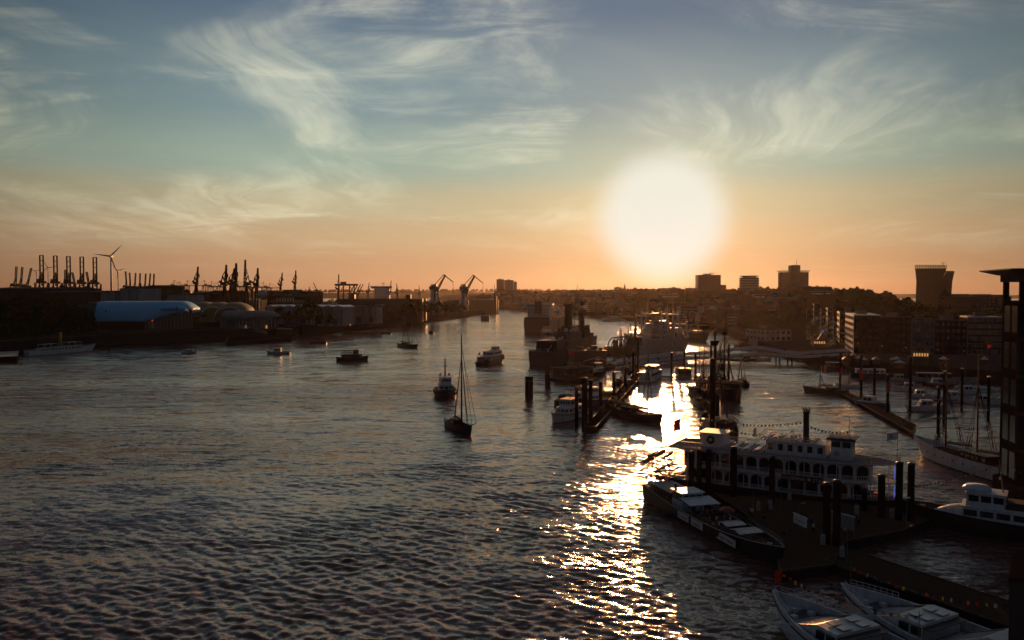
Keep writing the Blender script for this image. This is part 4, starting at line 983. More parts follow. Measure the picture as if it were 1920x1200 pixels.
# marina pontoon with flagged piles
pontoon('marina_pontoon', [(1573,735),(1581,731),(1718,797),(1712,812)], 1.0, 'long narrow marina pontoon leading to the white three-master', 'deck_wood')
for px, yt, yb, fl, lb in ((1706,668,778,'','tall bare pile at the near end of the marina pontoon'), (1664,702,780,'','tall pile behind the red flag on the marina pontoon'), (1639,690,755,'','pile in the middle of the marina pontoon'), (1614,665,752,'','pile beside the moored cabin boat'), (1575,660,738,'','pile at the far end of the marina pontoon'), (1770,695,800,'','pale-topped pile nearest the foremast of the three-master'), (1759,725,812,'','dark pile close by the three-master'), (1803,690,770,'','pale-topped pile behind the three-master'), (1853,705,790,'','pale-topped pile beside the dark building')):
    pile(px, yt, yb, lb, .42, group=None, cap='white' if 'pale' in lb else 'steel_dark')
for px, yb, ht, cm, lb in ((1575,735,9.5,'red','red flag at the far end of the marina pontoon'), (1613,748,10.5,'red','red flag above the moored cabin boat'), (1664,776,10.5,'red','red flag in the middle of the marina pontoon'), (1768,790,13.5,'red','red flag on the pile at the three-master bow'), (1590,742,7.5,'canvas','pale flag near the far end of the marina pontoon'), (1545,722,8.5,'orange','orange and red flag near the quay end of the footbridge')):
    p = G(px, yb, 1); flagpole(p+Vector((.8,0,0)), ht, cm, lb, 1.5, 3.2, R(215))
def small_boat(px, py, a, L, label, hm='white', cab='white', group=None, mastz=0, name='motor_boat', dark=False, canopy=None):
    o = place(px, py, a, name, label, 'boat', group); h = Hull(L, L*.3, L*.09+.25, .5, (.4,.05), .85, 2.4, .08, .25); h.build(o, hm, 'deck_wood', None, 11)
    z = h.deck(0)
    if cab:
        cabin(o, -L*.12, L*.2, L*.2, z, z+L*.12+.6, cab, 'cabin', cab, .08, 2, .6, .45, .8, 2, .4)
        m = MB(); m.prism([(L*.2,-L*.09),(L*.38,-L*.03),(L*.38,L*.03),(L*.2,L*.09)], z, z+.35); m.build('fore_trunk', cab, o)
    if canopy: boxes(o, 'cockpit_cover', [(-L*.42,-L*.12,-L*.11,L*.11,z+.2,z+1.3)], canopy)
    h.rail(o, L*.05, L*.46, .5, 5, 'steel', r=.02)
    if mastz:
        mast(o, L*.08, z, mastz, .07, mt='steel'); rigging(o, [((L*.08,0,z+mastz*.95), (L*.48,0,z)), ((L*.08,0,z+mastz*.95), (-L*.48,0,z)), ((L*.08,0,z+mastz*.9), (0,L*.14,z)), ((L*.08,0,z+mastz*.9), (0,-L*.14,z))], .02)
        spar(o, (L*.06,0,z+1.2), (-L*.34,0,z+1.3), .05, 'steel', furl=.14)
    else: mast(o, -L*.02, z+L*.12+.6, 1.6, .03, mt='steel', name='aerial')
    return o
small_boat(1631, 762, 118, 13, 'blue-cabined motor boat alongside the marina pontoon', 'hull_blue', 'white')
small_boat(1737, 770, 170, 13, 'white motor boat in the basin behind the marina pontoon', 'white', 'white', mastz=0)
small_boat(1705, 733, 160, 12, 'small white sailing boat moored behind the tall bare pile', 'white', 'white', mastz=11)
small_boat(1785, 752, 150, 13, 'white cabin cruiser behind the three-master foremast', 'white', 'white')
small_boat(1815, 738, 165, 11, 'white sailing boat near the quay behind the three-master', 'white', 'white', mastz=12)
small_boat(1842, 757, 155, 11, 'covered white cruiser close to the dark building', 'white', 'white', canopy='canvas')
small_boat(1590, 727, 140, 10, 'pale sailing dinghy just past the end of the marina pontoon', 'white', None, mastz=8, name='sailing_boat')
small_boat(1757, 724, 165, 12, 'dark motor boat under the quay wall of the marina', 'hull_dark', 'white')
small_boat(1686, 716, 170, 12, 'low grey launch under the quay wall of the marina', 'container_grey', 'canvas')
small_boat(1725, 745, 165, 10, 'white runabout between the two basin sailing boats', 'white', 'white')
def old_sailer(px, py, a, L, label, hm='wood_dark', masts=((.15,12),), name='sailing_boat', furl=True, bowsprit=True, cab=True, group=None, boot=None):
    o = place(px, py, a, name, label, 'boat', group); B = L*.25
    h = Hull(L, B, 1.0+L*.035, 1.0, (.08*L*.5,.03*L), .6, 2.0, .06, .5); h.build(o, hm, 'deck_wood', boot, 13)
    lines = []; z = h.deck(0)
    for t, hh in masts:
        x = L*t; mast(o, x, z, hh, .09+hh*.008)
        if furl: spar(o, (x-.2,0,z+1.6), (x-L*.3,0,z+2.0), .09, furl=.2+.01*L); spar(o, (x-.2,0,z+2.3), (x-L*.24,0,z+3.4), .07, name='gaff')
        lines += shrouds(x, h.top(x), h.w(x)*.95, z+hh*.78, 3, .5); lines.append(((x,0,z+hh*.93), (L*.5,0,h.top(L*.5))))
    if bowsprit: spar(o, (L*.42,0,h.top(L*.45)), (L*.66,0,h.top(L*.5)+1.2), .11, name='bowsprit'); lines.append(((L*.66,0,h.top(L*.5)+1.2), (L*masts[0][0],0,z+masts[0][1]*.85)))
    rigging(o, lines, .06)
    if cab: cabin(o, -L*.28, -L*.06, B*.5, z, z+1.5, 'wood_dark', 'deckhouse', 'canvas', .12, 3)
    boxes(o, 'hatch', [(L*.0,L*.1,-B*.16,B*.16,z,z+.5)], 'canvas_dark'); h.rail(o, -L*.46, L*.3, .5, 10, 'wood_dark', r=.03)
    return o
old_sailer(1546, 738, 128, 18, 'old wooden workboat with a pale deckhouse at the end of the marina', 'hull_dark', ((.1,8),), bowsprit=False)
old_sailer(1309, 742, -92, 22, 'dark single-masted sailing barge, bow-on between the pontoons', 'hull_black', ((.08,17),))
o_ = old_sailer(1196, 784, -64, 25, 'wooden two-masted sailing ship in the dazzling sun path', 'wood_dark', ((.2,18),(-.06,19),(-.3,16)))
# ------------------------------------------------------------------ replica sailing ship and its pontoon
def replica(px, py, L, hh, label, yard=True, castle=True, nest=True):
    p = G(px, py); o = empty('replica_ship', p+Vector((0,L/2,0)), R(87), label, 'ship')
    B = 7.2; h = Hull(L, B, 3.0, 1.5, (1.6,2.0), .85, 2.0, .07, .9, wall=.16); h.build(o, 'hull_black', 'deck_wood', None, 15)
    m = MB()
    for sd in (-1,1):
        for z in (.8,1.6,2.3): m.path([Vector((x, sd*(h.w(x)+.03), z+ (h.top(x)-3)*.8)) for x in h.stations(15)], .1)
    m.build('wales', 'wood_dark', o)
    if castle:
        cabin(o, -L/2+.3, -L/2+6.5, B*.8, 3.4, 5.6, 'wood_dark', 'stern_castle', 'deck_wood', .2, 3, .5, .4, .5, 0, rear=3)
        mb = MB()
        for y in (-3.1,3.1): mb.tube((-L/2+.2,y,6.7), (-L/2+6.8,y,6.7), .07, n=4)
        for i in range(8):
            for y in (-3.1,3.1): mb.tube((-L/2+.3+.9*i,y,5.7), (-L/2+.3+.9*i,y,6.7), .05, n=4)
        mb.tube((-L/2+.2,-3.1,6.7), (-L/2+.2,3.1,6.7), .07, n=4); mb.build('castle_rail', 'wood_dark', o)
        for i, (x, y) in enumerate(((-L/2+2,-1.4),(-L/2+4.4,1.2))): m = MB(); m.cbox((x,y,6.2), 1.7, 1.2, .9); m.build('deck_cover', 'canvas', o)
    mx = 0.5; mast(o, mx, 2, hh, .48); lines = shrouds(mx, 3.4, B*.48, hh*.86, 5, .55)
    if nest:
        lathe_part(o, 'crows_nest', [(.75,hh-1.9),(1.25,hh-.5),(1.35,hh-.5),(1.3,hh-.7),(.7,hh-1.8)], (mx,0,0), 'wood_dark', 12); mast(o, mx, hh, 3.6, .09, name='topmast')
        inst('pennant', flag_mesh(1.4,.7,'orange','np'), o, (mx,0,hh+3.4), R(80))
    if yard:
        s = spar(o, (mx+.5,-6.4,hh*.53), (mx+.5,3.6,hh*.55), .32, name='yard', furl=.6)
        for y in (-6.2,-5,-3.4,2.5,3.4): lines.append(((mx+.5,y,hh*.53), (mx,0,hh*.9))); lines.append(((mx+.5,y,hh*.53), (-L/2+3,y*.4,5)))
    lines += [((mx,0,hh), (L/2+4,0,5.2)), ((mx,0,hh*.95), (-L/2,0,6))]
    spar(o, (L/2-2,0,4.2), (L/2+5,0,6.4), .2, name='bowsprit'); rigging(o, lines, .055)
    boxes(o, 'hatch', [(-3.4,-1,-1.2,1.2,2.1,2.8)], 'wood_dark'); boxes(o, 'ship_boat', [(3,6.2,-.8,.8,2.2,3.1)], 'wood_dark'); return o
replica(1366, 838, 27, 25.5, 'dark replica sailing ship with crow\'s nest and long furled yard')
replica(1377, 752, 26, 24, 'second dark old ship moored beyond the replica, with smaller crow\'s nest', yard=True, castle=True, nest=True)
pontoon('ship_pontoon', [(1318,845),(1350,845),(1350,705),(1326,705)], 1.2, 'narrow pontoon left of the dark replica sailing ship')
pile(1335, 672, 850, 'very tall black pile before the replica ship pontoon', .62, group=None); pile(1323, 772, 838, 'short black pile at the near corner of the replica ship pontoon', .5, group=None)
for px, yt, yb, lb in ((1333,640,706,'left pile under the footbridge bend'), (1341,642,712,'middle pile under the footbridge bend'), (1366,645,712,'right pile under the footbridge bend'), (1304,662,716,'lone pile under the straight span of the footbridge'), (1259,662,706,'pile behind the white two-deck tour boat'), (1283,655,700,'lattice-topped pile beside the footbridge float')): pile(px, yt, yb, lb, .5, group=None)
def kiosk():
    p = G(1328, 835, 1.2); o = empty('gangway_kiosk', p, R(-2), 'dark kiosk with pale stacked panels on the replica ship pontoon', 'kiosk')
    boxes(o, 'base', [(-1.7,1.7,-1.5,1.5,0,3.0)], 'hull_dark')
    for i, (z, t) in enumerate(((3.05,'roof_grey'),(4.3,'cream'),(5.35,'cream'))): boxes(o, 'panel', [(-1.5,1.5,-1.3+i*.3,1.3,z,z+(1.15 if i == 0 else .95))], t)
    g = empty('boarding_stairs', G(1343,828,1.2), R(80), 'boarding stairs with pale treads up to the replica ship', 'stairs')
    for s in (-1,1): m = MB(); m.tube((0,s*.7,0), (5,s*.7,5), .1, n=4); m.build('stringer', 'steel_dark', g)
    for i in range(8): boxes(g, 'tread', [(.45+.6*i,.75+.6*i,-.68,.68,.5+.6*i,.58+.6*i)], 'canvas')
kiosk()
rnd = random.Random(8)
for i in range(10):
    px = rnd.uniform(1328,1346); py = rnd.uniform(715,800); k = i % 4
    person(k, G(px,py,1.2), rnd.uniform(0,6), ('person in blue on the narrow replica ship pontoon','person in white on the narrow replica ship pontoon','person in dark clothes on the narrow replica ship pontoon','person in red on the narrow replica ship pontoon')[k], 'people on the replica ship pontoon')
# ------------------------------------------------------------------ main pontoon and its boats
mp, mpc = pontoon('long_pontoon', [(1096,800),(1118,800),(1216,690),(1200,686)], 1.3, 'long main pontoon with piles running back to the white cargo ship')
for px, yt, yb, r, lb in ((1096,708,806,.8,'thickest pile at the near end of the main pontoon'), (1107,712,800,.6,'second pile at the near end of the main pontoon'), (1081,725,800,.5,'slim pile before the white pilot launch'), (1126,715,775,.62,'pile halfway along the near half of the main pontoon'), (1151,698,750,.6,'pile standing free in mid pontoon, left of the sailing ship'), (1172,688,730,.55,'pile beyond the mid pontoon pile'), (1187,658,712,.5,'slim pile near the far end of the main pontoon'), (1196,640,700,.5,'tall pile at the far end of the main pontoon'), (1056,688,712,.55,'left pile in front of the flat-roofed boathouse'), (1086,684,712,.55,'right pile in front of the flat-roofed boathouse')): pile(px, yt, yb, lb, r, group=None)
for i in range(9):
    px = 1112+11*i; py = 788-11.6*i; k = (i*7) % 4
    person(k, G(px,py,1.3), rnd.uniform(0,6), ('person in blue walking on the main pontoon','person in white walking on the main pontoon','person in dark clothes walking on the main pontoon','person in red walking on the main pontoon')[k], 'people on the main pontoon')
for px, py, a, L, hh, lb in ((1316,762,-86,14,15,'dark sloop outside the replica ship pontoon, nearest the camera'), (1318,722,-84,13,16,'dark sloop near the far end of the replica ship pontoon'), (1352,716,92,15,17,'two-masted boat moored inside the replica ship pontoon'), (1392,722,88,14,15,'dark sailing boat outside the second old ship'), (1352,690,80,13,14,'small sailing boat under the bend of the footbridge'), (1130,742,-55,12,14,'dark sloop on the inner side of the main pontoon'), (1168,722,-60,12,15,'small sailing boat by the mid pontoon pile'), (1150,690,20,13,13,'dark sailing boat under the left end of the footbridge'), (1184,700,-70,12,14,'slim sailing boat at the far end of the main pontoon')):
    old_sailer(px, py, a, L, lb, 'hull_black', ((.12,hh),(-.25,hh*.8)) if 'two' in lb else ((.1,hh),))
def bollard_box(t, sc_, lb):
    p = G(1107,795,1.3).lerp(G(1208,690,1.3), t); o = empty('storage_box', p, R(60), lb, 'box'); boxes(o, 'body', [(-sc_,sc_,-.7,.7,0,1.2)], 'wood_dark'); boxes(o, 'lid', [(-sc_-.06,sc_+.06,-.76,.76,1.2,1.3)], 'orange' if t > .5 else 'deck_wood')
for t, s_, lb in ((.14,1.4,'dark storage box nearest the end of the main pontoon'), (.3,1.0,'storage box between the thick piles of the main pontoon'), (.46,1.6,'long storage box in mid main pontoon'), (.62,1.2,'orange-lidded box in the far half of the main pontoon'), (.78,1.0,'orange-lidded box near the far end of the main pontoon')): bollard_box(t, s_, lb)
def launch(px, py, a, L, label, hm='white', house='white', roof='red', big=True, name='pilot_launch', mz=6.5):
    o = place(px, py, a, name, label, 'boat'); B = L*.27
    h = Hull(L, B, 2.0, 1.0, (1.0,.1), .88, 2.6, .07, .4); h.build(o, hm, 'deck_grey', 'hull_dark', 13); z = 1.6
    cabin(o, -L*.3, L*.2, B*.72, z, z+2.0, house, 'cabin', house, .15, 5, .6, .4, .7, 3, .2)
    cabin(o, -L*.14, L*.12, B*.62, z+2.1, z+4.2, house, 'wheelhouse', roof, .25, 3, .6, .5, .85, 4, .15, rear=2)
    mast(o, -L*.06, z+4.3, mz-2, .1, mt='steel', name='radar_mast'); m = MB(); m.cbox((-L*.06+.3,0,z+5.6), .3, 2.2, .22); m.tube((-L*.06,-1.2,z+6.3), (-L*.06,1.2,z+6.3), .05); m.build('radar', 'white', o)
    lathe_part(o, 'funnel', [(.5,z+2),(.42,z+4.2),(.5,z+4.3)], (-L*.25,0,0), 'hull_dark', 10)
    h.rail(o, -L*.45, L*.47, .9, 14, 'steel', r=.03)
    for sd in (-1,1): m = MB(); m.path([Vector((x, sd*(h.w(x)+.05), h.top(x)-.35)) for x in h.stations(13)], .12); m.build('rub_rail', 'rubber', o)
    ring_part(o, 'lifebuoy', (L*.05,B*.37,z+1.1), .3, .1, 'orange', 'y')
    boxes(o, 'deck_lockers', [(-L*.42,-L*.36,-.8,.8,z,z+.7),(L*.3,L*.35,-.5,.5,z+.2,z+.8)], 'orange'); return o
launch(1066, 784, -118, 23, 'white pilot launch with red-edged wheelhouse roof at the main pontoon', roof='red')
launch(1106, 758, -60, 21, 'white workboat moored between the piles behind the pilot launch', 'hull_blue', 'white', 'white', mz=7.5)
launch(1122, 704, 60, 15, 'small dark police launch beside the flat-roofed boathouse', 'hull_black', 'white', 'white', mz=5)
small_boat(1052, 757, -110, 13, 'black tender tied up outside the pilot launch', 'hull_black', None, canopy='canvas_dark')
def boathouse():
    c0, a, L = between((1056,712), (1100,704)); p = G(1077, 716)
    o = empty('floating_boathouse', p+Vector((0,7,0)), R(42), 'dark floating boathouse with a wide flat roof near the naval ship', 'boathouse')
    boxes(o, 'float', [(-9,9,-6,6,-.6,1.2)], 'quay'); boxes(o, 'wall', [(-7.6,7.6,-4.6,4.6,1.2,5.4)], 'shed_brown'); boxes(o, 'roof', [(-8.4,8.4,-5.4,5.4,5.4,5.75)], 'roof_grey')
    me = panel_mesh('window', 1.5, 1.3, .06, 'glass')
    for i in range(8):
        for sd in (-1,1): inst('window', me, o, (-6.4+1.83*i, sd*4.62, 3.6), R(90))
    for i in range(3): inst('window', me, o, (-7.62, -3+3*i, 3.6))
    flagpole(p+Vector((-2,3,1)), 12, 'red', 'red flag with pale stripe before the flat-roofed boathouse', 2.2, 1.6, R(10))
boathouse()
# dolphins in the stream
def dolphin(px, yt, yb, r, label, cage=True):
    b = G(px, yb); zt = ZP(yt, b.y); o = empty('dolphin_piles', (b.x,b.y,-2), 0, label, 'dolphin')
    for i in range(7):
        t = i*math.pi/3; q = (0,0) if i == 6 else (r*.62*math.cos(t), r*.62*math.sin(t)); lathe_part(o, 'pile', [(r*.36,0),(r*.33,zt+2-.12*(i % 3))], (q[0],q[1],0), 'timber', 8)
    lathe_part(o, 'band', [(r*1.02,zt+.3),(r*1.02,zt+.7)], (0,0,0), 'steel_dark', 14)
    if cage:
        m = MB()
        for i in range(5):
            t = i*2*math.pi/5; m.tube((r*.7*math.cos(t),r*.7*math.sin(t),zt+2), (r*.5*math.cos(t),r*.5*math.sin(t),zt+3.9), .06, n=4)
        m.build('lamp_cage', 'steel_dark', o); lathe_part(o, 'beacon', [(.12,zt+2),(.12,zt+3.8),(.3,zt+3.9),(.3,zt+4.4),(.05,zt+4.6)], (0,0,0), 'steel_dark', 8)
    else: m = MB(); m.tube((r*.6,0,zt+1), (r*.6,0,zt+4.6), .2); m.build('tall_post', 'timber', o)
dolphin(992, 706, 746, 1.5, 'thick pile dolphin with beacon cage standing in open water'); dolphin(1027, 694, 728, 1.15, 'slimmer pile dolphin with one tall post, right of the beacon dolphin', False)
# ------------------------------------------------------------------ tour boat
def tour_boat(px, py, a, L, label, decks=2, group=None):
    o = place(px, py, a, 'tour_boat', label, 'boat', group); B = L*.24; h = Hull(L, B, 1.7, 1.0, (.5,0), .9, 3.0, .04, .3); h.build(o, 'white', 'deck_grey', 'hull_dark', 13); z = 1.45
    cabin(o, -L*.42, L*.3, B*.86, z, z+2.3, 'white', 'lower_saloon', 'white', .3, 9, .55, .5, .8, 3, .3)
    if decks > 1:
        cabin(o, -L*.1, L*.2, B*.72, z+2.45, z+4.5, 'white', 'upper_saloon', 'white', .3, 4, .55, .5, .8, 3, .2, rear=3)
        m = MB(); pts = [Vector((x,y,z+2.45)) for x, y in ((-L*.1,-B*.4),(-L*.42,-B*.4),(-L*.42,B*.4),(-L*.1,B*.4))]
        for k in (.5,1.0): m.path([p+Vector((0,0,k)) for p in pts], .04)
        m.build('deck_railing', 'white', o); lathe_part(o, 'funnel', [(.55,z+2.4),(.45,z+5),(.5,z+5.1)], (-L*.16,0,0), 'funnel_ochre', 10)
    mast(o, L*.12, z+4.5, 3, .06, mt='steel', name='signal_mast'); h.rail(o, L*.3, L*.48, .9, 5, 'white', r=.03); return o
tour_boat(1222, 711, 66, 26, 'white two-deck tour boat beside the main pontoon')
# ------------------------------------------------------------------ river traffic
def tug(px, py, a, L, label):
    o = place(px, py, a, 'tugboat', label, 'tug'); B = L*.34; h = Hull(L, B, 2.1, 1.5, (1.5,.4), .8, 2.4, .04, .7); h.build(o, 'hull_black', 'deck_grey', 'hull_red', 15)
    cabin(o, -L*.2, L*.24, B*.62, 1.9, 4.4, 'white', 'deckhouse', 'white', .2, 4, .6, .35, .5, 3); cabin(o, -L*.02, L*.2, B*.48, 4.5, 6.9, 'white', 'wheelhouse', 'white', .25, 3, .6, .45, .85, 4, .12, rear=3)
    m = MB(); m.tube((-L*.02,0,6.9), (-L*.04,0,13.5), .34, .16, n=8); o2 = m.build('mast', 'hull_red', o)
    m = MB(); m.tube((-L*.04,-1.3,12), (-L*.04,1.3,12), .06); m.tube((-L*.04,-.8,13), (-L*.04,.8,13), .05); m.cbox((-L*.04+.3,0,10.6), .3, 1.8, .2); m.tube((-L*.04,0,13.5), (-L*.04,0,15), .05); m.build('aerials', 'steel_dark', o2)
    for s in (-1,1): lathe_part(o, 'funnel', [(.5,4.4),(.42,7.6),(.48,7.7)], (-L*.14,s*B*.2,0), 'funnel_ochre', 10)
    tyres(o, h, [L*t for t in (-.4,-.28,-.16,-.04,.08,.2,.32)], z=1.3, r=.5); boxes(o, 'tow_winch', [(-L*.32,-L*.25,-.9,.9,1.5,2.6)], 'steel_dark'); h.rail(o, L*.1, L*.46, .8, 6, 'white', r=.03)
tug(835, 741, -82, 24, 'black tugboat with white wheelhouse heading up the river')
old_sailer(862, 806, -64, 17, 'small sailing boat with one very tall mast in mid river', 'hull_dark', ((.08,25),), boot=None)
old_sailer(766, 651, -50, 24, 'dark two-masted sailing ship crossing the river, sails down', 'hull_black', ((.2,24),(-.14,23)))
old_sailer(809, 625, -80, 21, 'small two-masted ketch farthest down the river', 'wood_dark', ((.18,17),(-.16,15)))
def ferry(px, py, a, L, label):
    o = place(px, py, a, 'harbour_ferry', label, 'ferry'); B = L*.29; h = Hull(L, B, 1.8, 1.2, (.5,0), .95, 3.2, .02, .3); h.build(o, 'hull_dark', 'deck_grey', 'hull_red', 13); z = 1.55
    cabin(o, -L*.44, L*.36, B*.9, z, z+2.6, 'hull_dark', 'saloon', 'cream', .2, 8, .55, .5, .8, 3, .1, rear=0)
    boxes(o, 'rear_opening', [(-L*.445,-L*.44,-B*.3,B*.3,z+.1,z+2.3)], 'glass')
    cabin(o, -L*.2, L*.3, B*.7, z+2.75, z+5.0, 'white', 'upper_saloon', 'cream', .3, 6, .55, .5, .82, 3, .1, rear=3)
    cabin(o, L*.12, L*.28, B*.4, z+5.1, z+7.0, 'white', 'wheelhouse', 'cream', .3, 2, .55, .5, .8, 3, .1, rear=2)
    m = MB(); pts = [Vector((x,y,z+2.75)) for x, y in ((-L*.2,-B*.42),(-L*.43,-B*.42),(-L*.43,B*.42),(-L*.2,B*.42))]
    for k in (.4,.75,1.1): m.path([p+Vector((0,0,k)) for p in pts], .05)
    for p in pts: m.tube(p, p+Vector((0,0,1.1)), .05)
    m.build('deck_railing', 'white', o); mast(o, L*.18, z+7, 3.4, .08, mt='steel', name='signal_mast'); inst('ensign', flag_mesh(1.8,1.2,'red','fe'), o, (-L*.46,B*.2,z+5), R(60))
    m = MB(); m.tube((-L*.46,B*.2,z+1), (-L*.46,B*.2,z+5.1), .05); m.build('ensign_staff', 'steel', o)
ferry(922, 681, 72, 29, 'two-deck harbour ferry steaming away towards the container ship')
def round_ferry(px, py, a, L, label):
    o = place(px, py, a, 'harbour_ferry', label, 'ferry'); B = L*.3; h = Hull(L, B, 2.0, 1.1, (.9,.4), .75, 2.6, .04, .4); h.build(o, 'hull_black', 'deck_wood', 'hull_red', 13); z = 1.65
    cabin(o, -L*.34, L*.3, B*.78, z, z+2.2, 'hull_dark', 'saloon', 'cream', .3, 8, .55, .5, .75, 3, .15)
    m = MB(); pts = [Vector((x,y,z+2.35)) for x, y in ((-L*.36,-B*.4),(L*.22,-B*.4),(L*.22,B*.4),(-L*.36,B*.4),(-L*.36,-B*.4))]
    for k in (.5,1.0): m.path([p+Vector((0,0,k)) for p in pts], .05)
    m.build('deck_railing', 'hull_dark', o); cabin(o, L*.02, L*.18, B*.4, z+2.3, z+4.4, 'wood_dark', 'wheelhouse', 'canvas_dark', .2, 2, .55, .5, .8, 3)
    boxes(o, 'deck_awning', [(-L*.34,-L*.02,-B*.36,B*.36,z+4.2,z+4.35)], 'canvas_dark')
    m = MB()
    for i in range(4):
        for s in (-1,1): m.tube((-L*.33+L*.1*i,s*B*.34,z+2.3), (-L*.33+L*.1*i,s*B*.34,z+4.2), .06, n=4)
    m.build('awning_posts', 'steel_dark', o)
    c0 = G(px, py); rot = Matrix.Rotation(R(a), 4, 'Z')
    for i in range(12): k = i % 4; person(k, c0+rot@Vector((-L*.3+L*.024*i,(-1)**i*B*.2,z+2.35)), i, 'dark passenger on the open top deck of the round harbour ferry', 'passengers on the ferry top deck')
    mast(o, -L*.36, z+2.3, 4.6, .07, mt='steel', name='flag_staff'); inst('ensign', flag_mesh(1.6,1.1,'orange','rf'), o, (-L*.36,0,z+6.8), R(80))
round_ferry(661, 677, 18, 17.5, 'stubby dark passenger ferry crowded on top, in mid river')
small_boat(522, 664, 178, 15, 'motor cruiser heading left with a thin wake', 'container_grey', 'white'); small_boat(596, 644, 185, 13, 'low dark speedboat trailing a long thin wake', 'hull_dark', None, canopy='canvas_dark', name='speed_boat')
small_boat(724, 626, 185, 10, 'tiny dark motor boat near the left bank', 'hull_dark', None, canopy='canvas_dark'); small_boat(355, 663, 30, 9, 'small white motor boat flashing in the low sun', 'roof_metal', 'roof_metal', canopy=None)
def wake(pts, w0, w1, label, n=26, amp=.22):
    """raised ripple ridges on the water, narrow boat wake arms"""
    P_ = [G(*p) for p in pts]; m = MB(); rows = []
    tot = []
    for i in range(n+1):
        t = i/n*(len(P_)-1); k = min(int(t), len(P_)-2); c0 = P_[k].lerp(P_[k+1], t-k); d = (P_[k+1]-P_[k]).normalized(); s = Vector((-d.y,d.x,0)); w = w0+(w1-w0)*i/n; am = amp*(1-i/n*.8)
        rows.append([c0+s*w*u+Vector((0,0,am*v-.02)) for u, v in ((-1,0),(-.5,.5),(-.15,1),(.15,.4),(.5,.75),(1,0))])
    m.loft(rows, closed=False, caps=False); m.build('boat_wake', 'wake', None, label=label, cat='wake')
M['wake'] = mat('wake', (.03,.022,.02), rough=.16, var=.3, scale=.8, bump=.4)
for pts, w0, w1, lb in (([(535,662),(600,656),(660,652)],.8,1.8,'thin straight wake behind the motor cruiser'), ([(612,643),(680,638),(760,630)],.8,2.2,'long thin wake of the speedboat near the left bank'), ([(905,684),(880,694),(850,708)],.7,1.6,'left wake arm of the two-deck ferry'), ([(938,684),(960,690),(985,697)],.7,1.6,'right wake arm of the two-deck ferry'), ([(637,674),(590,680),(540,690)],.8,2.0,'broad faint wake of the crowded ferry')): wake(pts, w0, w1, lb)
